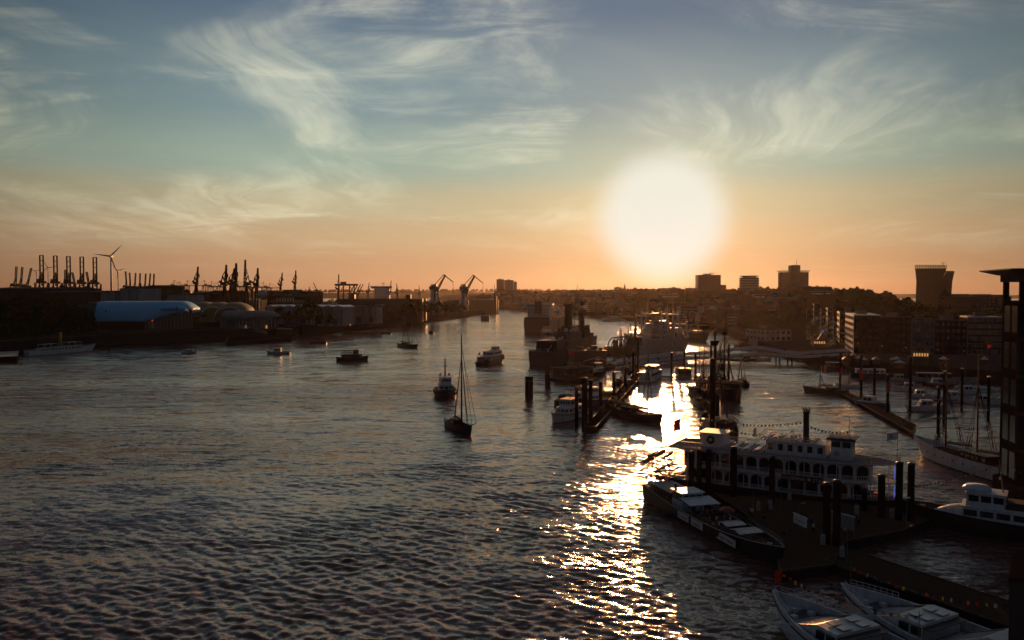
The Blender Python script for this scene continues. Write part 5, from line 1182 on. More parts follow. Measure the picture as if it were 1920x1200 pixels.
# ------------------------------------------------------------------ large ships farther off
def windows_row(root, x0, x1, y, z, n, w, h, mt='glass', rz=R(90)):
    me = panel_mesh('window', w, h, .1, mt)
    for i in range(n): inst('window', me, root, (x0+(x1-x0)*(i+.5)/n, y, z), rz)
def naval_ship():
    a = R(66); st = Vector((15, 410, 0)); L = 92; d = Vector((math.cos(a), math.sin(a), 0)); o = empty('naval_ship', st+d*L/2, a, 'dark grey naval ship crowded with masts and radar domes', 'ship')
    h = Hull(L, 15, 6.2, 2.5, (3.2,.2), .86, 2.2, .06, .6, wall=.2); h.build(o, 'navy_dark', 'deck_grey', 'hull_red', 17); z = 5.6
    cabin(o, -L*.42, -L*.27, 11, z, z+4.6, 'navy_dark', 'hangar', 'navy_dark', .1, 0); boxes(o, 'hangar_door', [(-L*.424,-L*.42,-4,4,z+.2,z+4)], 'hull_black')
    cabin(o, -L*.25, L*.22, 11.5, z, z+4, 'navy_dark', 'lower_house', 'navy_dark', .2, 14, .6, .25, .4)
    cabin(o, -L*.16, L*.04, 8.5, z+4, z+7.5, 'navy', 'mid_house', 'navy_dark', .2, 6, .6, .3, .4); cabin(o, L*.08, L*.2, 9.5, z+4, z+10, 'navy_dark', 'bridge_house', 'navy_dark', .3, 4, .75, .2, .8, 6, .15)
    lathe_part(o, 'funnel', [(2.2,z+7),(1.9,z+19.2),(2.6,z+19.4),(2.9,z+19.9),(2.9,z+20.3),(1,z+20.5)], (-L*.06,0,0), 'hull_black', 14)
    m = MB(); zt = z+24; b = z+10
    for sx, sy in ((-1,-1),(1,-1),(1,1),(-1,1)): m.tube((L*.1+sx*2.4,sy*2.4,b), (L*.1+sx*.4,sy*.4,zt), .22, n=5)
    for k in range(5):
        t = k/5; r_ = 2.4-2*t; q = [(L*.1+sx*r_,sy*r_,b+(zt-b)*t) for sx, sy in ((-1,-1),(1,-1),(1,1),(-1,1))]; m.path([Vector(v) for v in q+q[:1]], .15)
    for zz, w in ((z+18,6.5),(z+21,4.5)): m.tube((L*.1,-w,zz), (L*.1,w,zz), .16)
    m.tube((L*.1,0,zt), (L*.1,0,zt+5), .14); m.build('lattice_mast', 'steel_dark', o)
    lathe_part(o, 'radar_pedestal', [(1.6,z+10),(1.2,z+14)], (L*.16,-1,0), 'navy_dark', 10)
    m = MB(); m.sphere((L*.16,-1,z+16.2), 2.5, 12); m.build('radar_dome', 'navy', o); m = MB(); m.sphere((L*.16,-1,z+20.4), 1.3, 10); m.build('small_dome', 'navy_dark', o)
    for i, (x, y, r_) in enumerate(((-L*.2,3,1.3),(-L*.02,4,1.1),(L*.02,-4,1.1),(-L*.2,-3,1.2),(L*.24,3,1.0))): m = MB(); m.sphere((x,y,z+5.4+r_), r_, 9); m.build('antenna_dome', 'navy', o)
    for i, (x, y, hh) in enumerate(((-L*.12,3.4,14),(-L*.1,-3.4,15),(L*.0,3.2,13.5),(L*.02,-3,14),(-L*.22,0,10),(L*.22,2.5,15),(L*.2,-3.5,13))):
        m = MB(); m.tube((x,y,z+4), (x,y,z+4+hh), .16, .05, n=5)
        if i < 4: m.tube((x,y-1.5,z+hh*.9), (x,y+1.5,z+hh*.9), .07)
        m.build('whip_aerial', 'steel_dark', o)
    lathe_part(o, 'gun_mount', [(2.2,z),(2.0,z+2.2),(.4,z+2.6)], (L*.33,0,0), 'navy', 12); m = MB(); m.tube((L*.33,0,z+1.6), (L*.33+6,0,z+3), .16); m.build('gun_barrel', 'steel_dark', o)
    m = MB(); m.tube((L*.16,-1,z+12), (L*.16,-1,z+14), .4); m.build('dome_stem', 'steel_dark', o)
    boxes(o, 'ship_boat', [(-L*.13,-L*.05,5.9,7.0,z+1.4,z+2.8)], 'orange'); boxes(o, 'deck_crates', [(-L*.47,-L*.45,-2,0,z,z+1.6),(-L*.46,-L*.44,2,4,z,z+1.2)], 'navy'); h.rail(o, -L*.49, L*.46, 1.1, 26, 'steel_dark', r=.06)
    rnd = random.Random(2)
    for i in range(34):
        x = rnd.uniform(-L*.24, L*.24); y = rnd.uniform(-5,5); s = rnd.uniform(.5,1.3); zz = z+4.2 if abs(y) > 4 or x < -L*.16 else z+7.7; boxes(o, 'deck_locker', [(x-s,x+s,y-s,y+s,zz,zz+s*1.8)], rnd.choice(('navy','navy_dark','white')))
    for i in range(12): x = rnd.uniform(-L*.24, L*.24); y = rnd.uniform(-4.5,4.5); mast(o, x, z+4, rnd.uniform(5,11), .12, y, 'steel_dark', 'stub_mast')
    rigging(o, [((L*.1,0,z+27), (L*.4,0,z+2)), ((L*.1,0,z+27), (-L*.06,0,z+20)), ((-L*.06,0,z+20), (-L*.45,0,z+3)), ((L*.1,-6,z+18), (-L*.1,-3,z+8)), ((L*.1,6,z+18), (-L*.1,3,z+8))], .07)
    m = MB(); m.tube((-L*.49,-3,z+.6), (-L*.36,-3,z+5.5), .1); m.build('ensign_staff', 'canvas', o); o.scale = (1, 1.08, 1.22)
naval_ship()
def work_barge():
    p = G(1104, 690); o = empty('accommodation_barge', p+Vector((0,7,0)), R(12), 'slab-sided dark barge with plated walls beside the naval ship', 'barge')
    boxes(o, 'hull', [(-9,9,-6,6,-.8,2.2)], 'hull_black'); m = MB(); m.prism([(-8.4,-5.4),(8.4,-5.4),(8.4,5.4),(-8.4,5.4)], 2.2, 8.2); w = m.build('wall', 'hull_dark', o); boxes(o, 'roof', [(-8.7,8.7,-5.8,5.8,8.2,8.5)], 'hull_dark')
    for i in range(4): boxes(o, 'wall_panel', [(-8.1+4.1*i,-4.4+4.1*i,-5.5,-5.4,4.6,7.9)], 'shed_brown' if i > 2 else 'navy_dark')
    m = MB(); m.tube((-4,-5.5,3.2), (4,-5.5,5.2), .25, n=4); m.tube((4,-5.5,5.2), (8,-5.5,3.4), .25, n=4); m.build('gangway', 'container_grey', o)
    windows_row(w, -7.6, 7.6, -5.45, 3.6, 9, .9, .8)
    for i in range(7): mast(o, -7.5+2.5*i, 8.5, 2.2+1.6*(i % 3), .12, -4.5+3*(i % 4), 'steel_dark', 'vent_post')
    for i, (x, y, s_) in enumerate(((-5,1,1.2),(0,-2,.9),(4,2,1.4),(6.5,-1,.8),(-2,3,1.0))): boxes(o, 'roof_unit', [(x-s_,x+s_,y-s_,y+s_,8.5,8.5+s_*1.5)], 'navy' if i % 2 else 'hull_dark')
    m = MB(); pts = [Vector((x,y,8.5)) for x, y in ((-8.6,-5.7),(8.6,-5.7),(8.6,5.7),(-8.6,5.7),(-8.6,-5.7))]
    for k in (.55,1.1): m.path([p_+Vector((0,0,k)) for p_ in pts], .06)
    m.build('roof_railing', 'steel_dark', o)
work_barge()
def arch_barge():
    p = G(1176, 664); o = empty('work_barge', p+Vector((0,8,0)), R(52), 'dark work barge with a row of arched ribs against the glare', 'barge')
    h = Hull(34, 12, 4.5, 1.2, (1,.3), .9, 3, .03, .4); h.build(o, 'hull_black', 'deck_grey', 'hull_red', 11)
    for i in range(6):
        m = MB(); x = -13+4.6*i; m.path([Vector((x,4.8*math.cos(t),4.4+6.2*math.sin(t))) for t in [math.pi*k/8 for k in range(9)]], .35, 5); m.build('arched_rib', 'hull_dark', o)
    for i, (x, y, hh) in enumerate(((-8,-2,11),(-3,2,14),(3,-2,15),(7,2,12),(11,-1,17),(14,1,20))): mast(o, x, 4, hh, .5, y, 'steel_dark', 'post')
    cabin(o, 8, 15, 7, 4, 9, 'hull_dark', 'deckhouse', 'canvas_dark', .3, 4, .6, .3, .6, 3); lathe_part(o, 'chimney', [(.9,9),(.7,15),(.9,15.2)], (12,0,0), 'hull_dark', 10)
    m = MB(); m.cbox((-17,-3,6), .6, 3, 6, R(20), R(12)); m.build('stern_plate', 'hull_dark', o)
arch_barge()
def cargo_ship():      # classic white general cargo ship, bow towards the camera
    a = R(-85); L = 148; o = empty('cargo_ship', (97, 536, 0), a, 'big white classic cargo ship seen from the bow with many derrick masts', 'ship')
    h = Hull(L, 21, 7.6, 3, (5.0,1.0), .6, 1.55, .07, .9, wall=.25); h.build(o, 'cargo_white', 'deck_grey', 'hull_red', 21); z = 6.9
    cabin(o, -16, 14, 17, z, z+4, 'cargo_white', 'house', 'cargo_white', .3, 12, .55, .35, .5, 8); cabin(o, -12, 12, 15, z+4, z+7.5, 'cargo_white', 'house', 'deck_grey', .8, 10, .55, .4, .55, 7)
    cabin(o, -8, 11, 13, z+7.5, z+11, 'cargo_white', 'house', 'deck_grey', .8, 8, .55, .4, .55, 7); cabin(o, 2, 10.5, 12, z+11, z+14, 'cargo_white', 'bridge', 'cargo_white', .5, 4, .6, .4, .8, 8)
    boxes(o, 'bridge_wing', [(6,9.5,6,10.2,z+11,z+12.2),(6,9.5,-10.2,-6,z+11,z+12.2)], 'cargo_white')
    lathe_part(o, 'funnel', [(3.2,z+11),(2.7,z+19),(2.9,z+19.3)], (-4,0,0), 'funnel_ochre', 16)
    lines = []
    for i, x in enumerate((56, 40, 26, -26, -44)):
        hh = (15,21,21,20,18)[i]
        for sd in (-1,1): m = MB(); m.tube((x,sd*4.2,z), (x,sd*4.2,z+hh), .95 if i in (1,2) else .7, .6, n=9); m.build('king_post', 'cargo_white', o)
        boxes(o, 'cross_tree', [(x-.5,x+.5,-4.6,4.6,z+hh-2.4,z+hh-1.4)], 'cargo_white')
        for sd in (-1,1):
            for dr in (1,-1): spar(o, (x+dr*.9,sd*4.2,z+2.5), (x+dr*9,sd*3.4,z+hh*.72), .3, 'cargo_white', 'derrick'); lines.append(((x+dr*9,sd*3.4,z+hh*.72), (x,sd*4.2,z+hh-.5)))
        mast(o, x, z+hh-1.4, 8, .25, mt='cargo_white', name='topmast')
    lines += [((56,0,z+20), (L/2,0,12.5)), ((40,0,z+27), (56,0,z+20)), ((-44,0,z+24), (-L/2,0,11)), ((26,0,z+27), (0,0,z+22))]
    rigging(o, lines, .1); mast(o, 6, z+14, 10, .4, mt='cargo_white', name='radar_mast')
    for x in (33, 48, -35): boxes(o, 'hatch', [(x-4.5,x+4.5,-4,4,z,z+1.6)], 'deck_grey')
    boxes(o, 'windlass', [(60,62.5,-1.6,1.6,9.4,11)], 'steel_dark'); o.scale = (.96,.92,.92); h.rail(o, -L*.48, L*.47, 1.1, 30, 'cargo_white', r=.07)
    m = MB(); m.tube((L/2-1,0,11.6), (L/2-1,0,18), .14); m.build('jack_staff', 'cargo_white', o)
cargo_ship()
def container_ship():
    a = R(80); L = 210; st = G(1006, 624); d = Vector((math.cos(a), math.sin(a), 0)); o = empty('container_ship', st+d*L/2, a, 'container ship seen from the stern with white superstructure and tugs', 'ship')
    h = Hull(L, 27, 12.5, 4, (3,0), .92, 3.6, .03, .8, wall=.3); h.build(o, 'hull_dark', 'deck_grey', 'hull_red', 17); z = 11.7
    x0 = -L/2+14
    cabin(o, x0, x0+14, 22, z, z+12, 'white', 'superstructure', 'white', .4, 4, .5, .06, .4, 6, rear=0)
    for k in range(4): me = panel_mesh('window', 1.3, 1.2, .1, 'glass'); [inst('window', me, o, (x0-.06,-9+3*i,z+1.8+2.8*k)) for i in range(7)]
    cabin(o, x0+3, x0+14, 27, z+12, z+15.4, 'white', 'bridge', 'white', .5, 3, .55, .45, .7, 12, rear=12)
    for s in (-1,1): boxes(o, 'bridge_wing', [(x0+6,x0+11,s*15.6-3,s*15.6+3,z+11.2,z+13)], 'white')
    lathe_part(o, 'funnel', [(4,z+6),(3.4,z+18.5),(3.7,z+18.8)], (x0-3,0,0), 'hull_black', 12); mast(o, x0+9, z+15.4, 7, .5, mt='white', name='radar_mast')
    m = MB(); m.tube((x0+9,-4,z+19), (x0+9,4,z+19), .3); m.build('yard', 'white', o)
    boxes(o, 'lifeboat', [(x0+3,x0+9,-14.2,-12.2,z+4,z+6.4)], 'orange'); boxes(o, 'mooring_deck', [(-L/2+1,-L/2+12,-12,12,z,z+3.0)], 'hull_dark')
    rnd = random.Random(6); cm = {}
    for mt in ('container_red','container_blue','container_grey','hull_dark','white'):
        q = MB(); q.box(-6,6,-1.2,1.2,0,2.55); me = bpy.data.meshes.new('container'); me.from_pydata(q.v, [], q.f); me.materials.append(M[mt]); cm[mt] = me
    n = 0
    for b in range(12):
        xx = x0+24+13.2*b; top = rnd.choice((2,3,4,3))
        for r_ in (-4,-3,-1,1,3,4):
            for t in range(max(1, top-(abs(r_) < 2))):
                if t < top-2 and abs(r_) < 4: continue
                inst('container', cm[rnd.choice(list(cm))], None, o.matrix_world@Vector((0,0,0)), a, 'shipping container stacked on the deck of the container ship', 'container', 'containers on the ship').location = (o.location+Matrix.Rotation(a,4,'Z')@Vector((xx, r_*2.75, z+.1+t*2.65))); n += 1
container_ship()
tug(1024, 627, 100, 26, 'dark tugboat close under the stern of the container ship'); tug(1064, 612, 70, 28, 'dark tugboat alongside the far end of the container ship')
def museum_bark():
    p = G(1336, 641); o = empty('museum_ship', p+Vector((-14,34,0)), R(-72), 'dark-hulled museum sailing ship with golden-lit mast at the far landing stage', 'ship'); L = 74
    h = Hull(L, 11, 5.2, 2, (2,.8), .6, 2.2, .09, .8); h.build(o, 'hull_black', 'deck_wood', 'hull_red', 15); lines = []
    for x, hh in ((20,36),(0,39),(-20,34)):
        mast(o, x, 4.4, hh, .55, mt='funnel_ochre')
        for k, z in enumerate((12,19,25,30)): spar(o, (x+.6,-9+k*1.5,z), (x+.6,9-k*1.5,z), .28, 'funnel_ochre', 'yard')
        lines += shrouds(x, 5, 5, hh*.8, 4, 1.2); lines.append(((x,0,hh), (x+16,0,9)))
    spar(o, (L/2-2,0,6), (L/2+10,0,10), .4, 'funnel_ochre', 'bowsprit'); rigging(o, lines, .08)
    cabin(o, -24, -10, 5, 4.4, 7, 'white', 'deckhouse', 'canvas', .2, 6); cabin(o, 4, 12, 4.6, 4.4, 7, 'white', 'fore_house', 'canvas', .2, 4); h.rail(o, -L/2+1, L/2-2, 1, 16, 'wood_dark', r=.07)
museum_bark()
tour_boat(1305, 633, -60, 30, 'white-and-gold passenger boat left of the museum ship', 2); tour_boat(1150, 602, 10, 34, 'white passenger boat at the far landing stage, left of the sun path', 2)
tour_boat(1265, 622, 20, 30, 'far passenger boat moored behind the white cargo ship', 1); launch(1400, 650, 30, 20, 'dark launch by the quay beyond the footbridge arch', 'hull_dark', 'navy', 'canvas')
small_boat(1410, 676, 10, 11, 'little dark rowing launch under the footbridge arch', 'hull_dark', None, canopy='canvas_dark'); small_boat(1428, 676, -5, 11, 'second little launch under the footbridge arch', 'container_grey', None, canopy='canvas')
def steam_yacht():     # far left
    c0, a, L = between((50,668), (180,657)); o = empty('steam_yacht', c0, a, 'white steam yacht with ochre funnel below the dark trees at far left', 'ship')
    h = Hull(L, 7.2, 2.6, 1.3, (1.4,.5), .6, 2.2, .09, .7); h.build(o, 'white', 'deck_wood', 'hull_dark', 17); z = 1.9
    cabin(o, -8, 14, 4.6, z, z+2.4, 'white', 'deckhouse', 'canvas', .3, 9, .55, .45, .6); cabin(o, -18, -10, 4.2, z, z+2.2, 'white', 'aft_house', 'canvas', .3, 4)
    lathe_part(o, 'funnel', [(.95,z+2.4),(.8,z+11),(.95,z+11.2)], (-2,0,0), 'funnel_ochre', 12); mast(o, 12, z, 9, .12); mast(o, -16, z, 8, .12)
    boxes(o, 'awning', [(2,12,-2.5,2.5,z+4.6,z+4.75),(-16,-6,-2.5,2.5,z+4.4,z+4.55)], 'canvas'); m = MB()
    for x in (2.2,7,11.8,-15.8,-11,-6.2):
        for s in (-1,1): m.tube((x,s*2.3,z+2.3), (x,s*2.3,z+4.6), .07, n=4)
    m.build('awning_posts', 'white', o); rigging(o, [((12,0,z+8.8), (L/2,0,4)), ((-16,0,z+7.8), (-L/2,0,3.2)), ((12,0,z+8.8), (-16,0,z+7.8))], .06); spar(o, (L/2-2,0,3.9), (L/2+3,0,5), .12, name='bowsprit'); h.rail(o, -L/2+1, L/2-1, .8, 16, 'white', r=.05)
steam_yacht()
pontoon('left_bank_pontoon', [(-60,672),(32,668),(36,658),(-60,662)], 3.0, 'pale moored pontoon at the far left edge', 'container_grey')
pontoon('ferry_landing', [(424,641),(545,634),(560,627),(430,632)], 2.4, 'dark ferry landing pontoon below the sloping gangway')
# ------------------------------------------------------------------ covered footbridge to the pontoons
def footbridge():
    o = empty('footbridge', (0,0,0), 0, 'long covered footbridge with pale parapets curving over the basin', 'bridge')
    lo = [(1146,692),(1205,680),(1275,673),(1340,671),(1385,668),(1425,666),(1470,669),(1505,671),(1560,668),(1585,666)]; up = [(1146,682),(1205,671),(1275,664),(1340,663),(1375,656),(1425,653),(1470,661),(1500,664),(1560,659),(1585,658)]
    Y = [395,415,430,436,436,434,430,424,412,404]; w = 2.4
    A = [P(*p, y) for p, y in zip(lo, Y)]; B_ = [P(*p, y) for p, y in zip(up, Y)]
    def ribbon(name, pts, t, dep, mt):
        for a, b in zip(pts, pts[1:]):
            d = (b-a); n = Vector((-d.y,d.x,0)).normalized()*dep; m = MB(); u = Vector((0,0,t))
            m.add([a-n,b-n,b+n,a+n,a-n+u,b-n+u,b+n+u,a+n+u], [(3,2,1,0),(4,5,6,7),(0,1,5,4),(1,2,6,5),(2,3,7,6),(3,0,4,7)]); m.build(name, mt, o)
    ribbon('deck_span', [p-Vector((0,0,.5)) for p in A], .45, w, 'steel_dark'); ribbon('roof_span', B_, .35, w*1.1, 'roof_metal')
    for s in (-1,1):
        for a, b in zip(A, A[1:]):
            d = (b-a); n = Vector((-d.y,d.x,0)).normalized()*w*s; m = MB(); e = n*.04; u = Vector((0,0,1.25)); m.add([a+n,b+n,b+n+e,a+n+e,a+n+u,b+n+u,b+n+e+u,a+n+e+u], [(3,2,1,0),(4,5,6,7),(0,1,5,4),(1,2,6,5),(2,3,7,6),(3,0,4,7)]); m.build('parapet', 'white', o)
        for a, b in zip(B_, B_[1:]):
            d = (b-a); n = Vector((-d.y,d.x,0)).normalized()*w*1.1*s; m = MB(); e = n*.03; u = Vector((0,0,1.1)); q = Vector((0,0,-.4)); m.add([a+n+q,b+n+q,b+n+e+q,a+n+e+q,a+n+u,b+n+u,b+n+e+u,a+n+e+u], [(3,2,1,0),(4,5,6,7),(0,1,5,4),(1,2,6,5),(2,3,7,6),(3,0,4,7)]); m.build('roof_fascia', 'white', o)
    for i in range(len(A)-1):
        for k in range(4):
            t = (k+.5)/4; p = A[i].lerp(A[i+1], t); q = B_[i].lerp(B_[i+1], t); m = MB()
            for s in (-1,1): m.tube((p.x,p.y+s*w*.9,p.z), (q.x,q.y+s*w*.9,q.z), .09, n=4)
            m.build('portal_post', 'steel_dark', o)
    for px, y in ((1455,430),(1462,430),(1477,427),(1485,426),(1235,422),(1180,406)): p = P(px,668,y); m = MB(); m.tube((p.x,p.y,-2), (p.x,p.y,p.z-.3), .5, n=8); m.build('pier', 'timber', o)
    f = empty('bridge_float', G(1281,703), 0, 'dark lattice float under the straight span of the footbridge', 'float'); boxes(f, 'hull', [(-3,3,-3,3,-.5,3.2)], 'hull_black')
    for sx in (-1,1):
        for sy in (-1,1): m = MB(); m.tube((sx*2.4,sy*2.4,3.2), (sx*2.4,sy*2.4,7.5), .18, n=4); m.build('post', 'steel_dark', f)
    g = empty('boom_walkway', (0,0,0), 0, 'low floating boom walkway behind the tour boat', 'walkway'); a, b = G(1238,706,.7), G(1330,708,.7); m = MB(); m.tube(a, b, .5, n=4); m.build('beam', 'wood_dark', g); m = MB(); m.tube(a+Vector((0,0,1.1)), b+Vector((0,0,1.1)), .06, n=4); m.build('hand_rail', 'steel', g)
footbridge()
# ------------------------------------------------------------------ north bank town
def building(name, label, x, y, z0, w, dpt, h, rz, floors, cols, wall='brick_dark', roof='roof_grey', win='glass', group=None, cat='building', flat=True, sidecols=3, ww=.6, wh=.55, band=False, sides=True, parapet=True, balcony=False, extra=None, sunlit_side=None):
    """box building, local front -y and left side -x; windows are separate panes set in frames"""
    o = empty(name, (x,y,z0), rz, label, cat, group)
    m = MB(); m.box(-w/2,w/2,-dpt/2,dpt/2,-3,h); wo = m.build('wall', wall, o)
    if flat:
        rb = MB(); rb.box(-w/2-.3,w/2+.3,-dpt/2-.3,dpt/2+.3,h,h+.5); ro = rb.build('roof', roof, o)
        q = MB(); q.box(-w*.22,w*.12,-dpt*.2,dpt*.2,h+.5,h+2.6); q.build('roof_plant', 'plaster_grey', ro)
    else:
        rb = MB(); rh = dpt*.35; rb.add([(-w/2-.4,-dpt/2-.4,h),(w/2+.4,-dpt/2-.4,h),(w/2+.4,dpt/2+.4,h),(-w/2-.4,dpt/2+.4,h),(-w/2,0,h+rh),(w/2,0,h+rh)], [(0,1,5,4),(2,3,4,5),(1,2,5),(3,0,4),(3,2,1,0)]); ro = rb.build('roof', roof, o)
        for k in (-.25,.2): q = MB(); q.box(w*k-.5,w*k+.5,-.5,.5,h+rh*.6,h+rh+1.4); q.build('chimney', 'brick', ro)
    if sunlit_side: q = MB(); q.box(-w/2-.35,-w/2-.005,-dpt/2,dpt/2,0,h+.6); wo = wo if False else wo; sw = q.build('sunlit_side', sunlit_side, o); wo_s = sw  # pale slab over the left wall puts sunlight into the colour
    fh = h/floors
    if band:
        for f in range(floors):
            q = MB(); q.box(-w/2+.4,w/2-.4,-dpt/2-.1,-dpt/2,f*fh+fh*.35,f*fh+fh*.8); q.build('window_band', win, wo)
            if sides: q = MB(); q.box(-w/2-.1,-w/2,-dpt/2+.4,dpt/2-.4,f*fh+fh*.35,f*fh+fh*.8); q.build('window_band', win, wo)
    else:
        me = panel_mesh('window', w/cols*ww, fh*wh, .12, win)
        for f in range(floors):
            for c_ in range(cols): inst('window', me, wo, (-w/2+w/cols*(c_+.5), -dpt/2-.01, fh*(f+.55)), R(90))
        if sides:
            me = panel_mesh('window', dpt/sidecols*ww, fh*wh, .12, win)
            for f in range(floors):
                for c_ in range(sidecols): inst('window', me, wo, (-w/2-(.36 if sunlit_side else .01), -dpt/2+dpt/sidecols*(c_+.5), fh*(f+.55)))
    if balcony:
        for f in range(1, floors): q = MB(); q.box(-w/2-.2,w/2+.2,-dpt/2-1.4,-dpt/2-.02,f*fh-.12,f*fh+.1); q.build('balcony_slab', 'plaster_grey', o); q = MB(); q.box(-w/2-.2,w/2+.2,-dpt/2-1.42,-dpt/2-1.36,f*fh+.1,f*fh+1.0); q.build('balcony_rail', 'facade_glass', o)
    return o
RW = R(-17.5)
ux, uy = math.cos(RW), math.sin(RW)
# harbour-front row: spacing along the street line that starts at the end house with the sunlit-coloured side
def row(t, back=0): return 183+ux*t-uy*back, 428+uy*t+ux*back
t0 = 0
for i, (w, dp, h, fl, co, wl, rf, gl, bal, lb) in enumerate((
    (13, 46, 20, 6, 4, 'brick_dark', 'roof_metal', 'glass', False, 'end house of the harbour row, its side coloured white as if sunlit'),
    (15, 16, 19, 5, 6, 'brick_dark', 'roof_grey', 'glass', False, 'dark brick house next to the pale-sided end house'),
    (11, 15, 18, 5, 5, 'plaster_grey', 'roof_grey', 'glass', False, 'grey gridded house in the middle of the harbour row'),
    (15, 15, 17.5, 5, 6, 'brick_dark', 'roof_grey', 'glass', False, 'dark house with lit café front in the harbour row'),
    (16, 16, 19.5, 6, 7, 'plaster_grey', 'roof_metal', 'glass', True, 'balconied grey house near the right end of the harbour row'),
    (26, 16, 20.5, 6, 11, 'brick_dark', 'roof_grey', 'glass', True, 'long dark balconied block behind the tall dark building'))):
    x, y = row(t0+w/2, dp/2); building('harbour_house', lb, x, y, 5.4, w-.3, dp, h, RW, fl, co, wl, rf, gl, balcony=bal, sidecols=12 if i == 0 else 4, sunlit_side='white' if i == 0 else None); t0 += w
# houses further back, behind the big wheel, sunlight coloured onto their left sides
for i, (px, Y, w, dp, h, fl, lb, wl) in enumerate(((1592,520,12,30,19,5,'house with sunlight coloured onto its side behind the pale-sided end house','cream'), (1577,560,10,30,15,4,'low sunlit house beside the big wheel','plaster'), (1566,600,11,34,20,5,'tall sunlit house right behind the big wheel','cream'), (1553,640,11,34,19,5,'sunlit house half hidden by the big wheel','plaster'), (1540,690,12,34,22,5,'farthest sunlit house left of the big wheel','cream'), (1528,740,14,34,17,4,'small sunlit house at the foot of the hotel tower','plaster'))):
    building('waterfront_house', lb, XP(px,Y), Y, 6, w, dp, h, RW-R(2), fl, 3, 'brick_dark', 'roof_red' if i % 2 else 'roof_grey', flat=(i % 2 == 0), sidecols=4, sunlit_side=wl)
building('ferry_terminal', 'tan wedge-shaped terminal hall at the water beyond the footbridge', XP(1452,540), 552, 4.6, 20, 24, 8, R(14), 2, 5, 'plaster', 'roof_grey', sidecols=5)
# ---- high-rises on the hill
def tower(name, label, px0, px1, py_top, Y, dpt, floors, wall, rz=0, band=True, win='facade_glass', **k):
    w = (px1-px0)/F*Y; xc = XP((px0+px1)/2, Y); z0 = ground_z(xc, Y); h = ZP(py_top, Y)-z0
    return building(name, label, xc, Y+dpt/2, z0, w, dpt, h, rz, floors, 8, wall, 'roof_grey', win, band=band, **k), w, h, xc, z0
t_, w, h, xc, z0 = tower('office_tower', 'broad brown office tower left of the striped round tower', 1310, 1352, 516, 1250, 26, 18, 'brick', R(-4))
q = MB(); q.box(w/2,w/2+9,-10,10,-3,h*.62); q.build('side_wing', 'brick', t_)
m = MB(); m.tube((w*.2,0,h+.5), (w*.2,0,h+4), .3); m.cbox((w*.2,0,h+3.6), 9, 1.2, .8); m.build('roof_crane', 'steel_dark', t_)
def striped_tower():
    Y = 1230; xc = XP(1409.5, Y); z0 = ground_z(xc, Y); h = ZP(520, Y)-z0; o = empty('striped_tower', (xc,Y+14,z0), 0, 'rounded tower with pale floor bands and a flaring roof disc', 'building')
    r0 = 37/2/F*Y; lathe_part(o, 'core', [(r0*.93,-3),(r0*.93,h)], (0,0,0), 'brick_dark', 24)
    n = 13
    for i in range(n): lathe_part(o, 'floor_band', [(r0*.95,h*(i+.55)/n),(r0*1.0,h*(i+.58)/n),(r0*1.0,h*(i+.95)/n),(r0*.95,h*(i+.98)/n)], (0,0,0), 'plaster', 24)
    for i in range(n): lathe_part(o, 'window_band', [(r0*.965,h*(i+.02)/n),(r0*.965,h*(i+.54)/n)], (0,0,0), 'facade_glass', 24)
    lathe_part(o, 'roof_disc', [(r0*.6,h),(r0*.72,h+1.4),(r0*.95,h+2.2),(r0*.95,h+2.8),(.1,h+3)], (0,0,0), 'roof_grey', 24)
striped_tower()
def hotel_tower():
    Y = 1180; xc = XP(1493, Y); z0 = ground_z(xc, Y); k = Y/F; o = empty('hotel_tower', (xc,Y+12,z0), R(-6), 'stepped dark hotel tower with taller central shaft and antenna', 'building')
    hz = lambda py: ZP(py, Y)-z0
    def block(nm, a, b, top, d0, d1, mt, fl):
        m = MB(); x0, x1 = (a-1493)*k, (b-1493)*k; m.box(x0,x1,d0,d1,-3,hz(top)); w_ = m.build(nm, mt, o); hh = hz(top)
        for f in range(fl): q = MB(); q.box(x0+.6,x1-.6,d0-.1,d0,hh*(f+.35)/fl,hh*(f+.8)/fl); q.build('window_band', 'facade_glass', w_)
    block('left_wing', 1468, 1486, 510, -8, 12, 'brick_dark', 17); block('right_wing', 1502, 1518, 510, -8, 12, 'brick_dark', 17); block('shaft', 1486, 1502, 497, -10, 10, 'hull_dark', 4); block('low_step', 1518, 1527, 543, -9, 12, 'brick_dark', 10); block('front_step', 1506, 1522, 536, -13, -8.2, 'brick_dark', 11)
    boxes(o, 'crown', [((1466-1493)*k,(1485.6-1493)*k,-9,12,hz(510)+1.2,hz(510)+2.2),((1502.4-1493)*k,(1520-1493)*k,-9,12,hz(510)+1.2,hz(510)+2.2)], 'roof_grey')
    m = MB(); m.tube((5*k,0,hz(497)), (5*k,0,hz(485)), .4, .15); m.build('antenna', 'steel_dark', o)
hotel_tower()
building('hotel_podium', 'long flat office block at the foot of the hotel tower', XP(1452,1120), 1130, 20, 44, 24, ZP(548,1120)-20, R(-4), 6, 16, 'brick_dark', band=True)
building('white_hall', 'white pale block standing before the hotel tower', XP(1482,980), 985, 15, 26, 16, ZP(566,980)-15, R(-6), 3, 8, 'plaster', 'roof_grey')
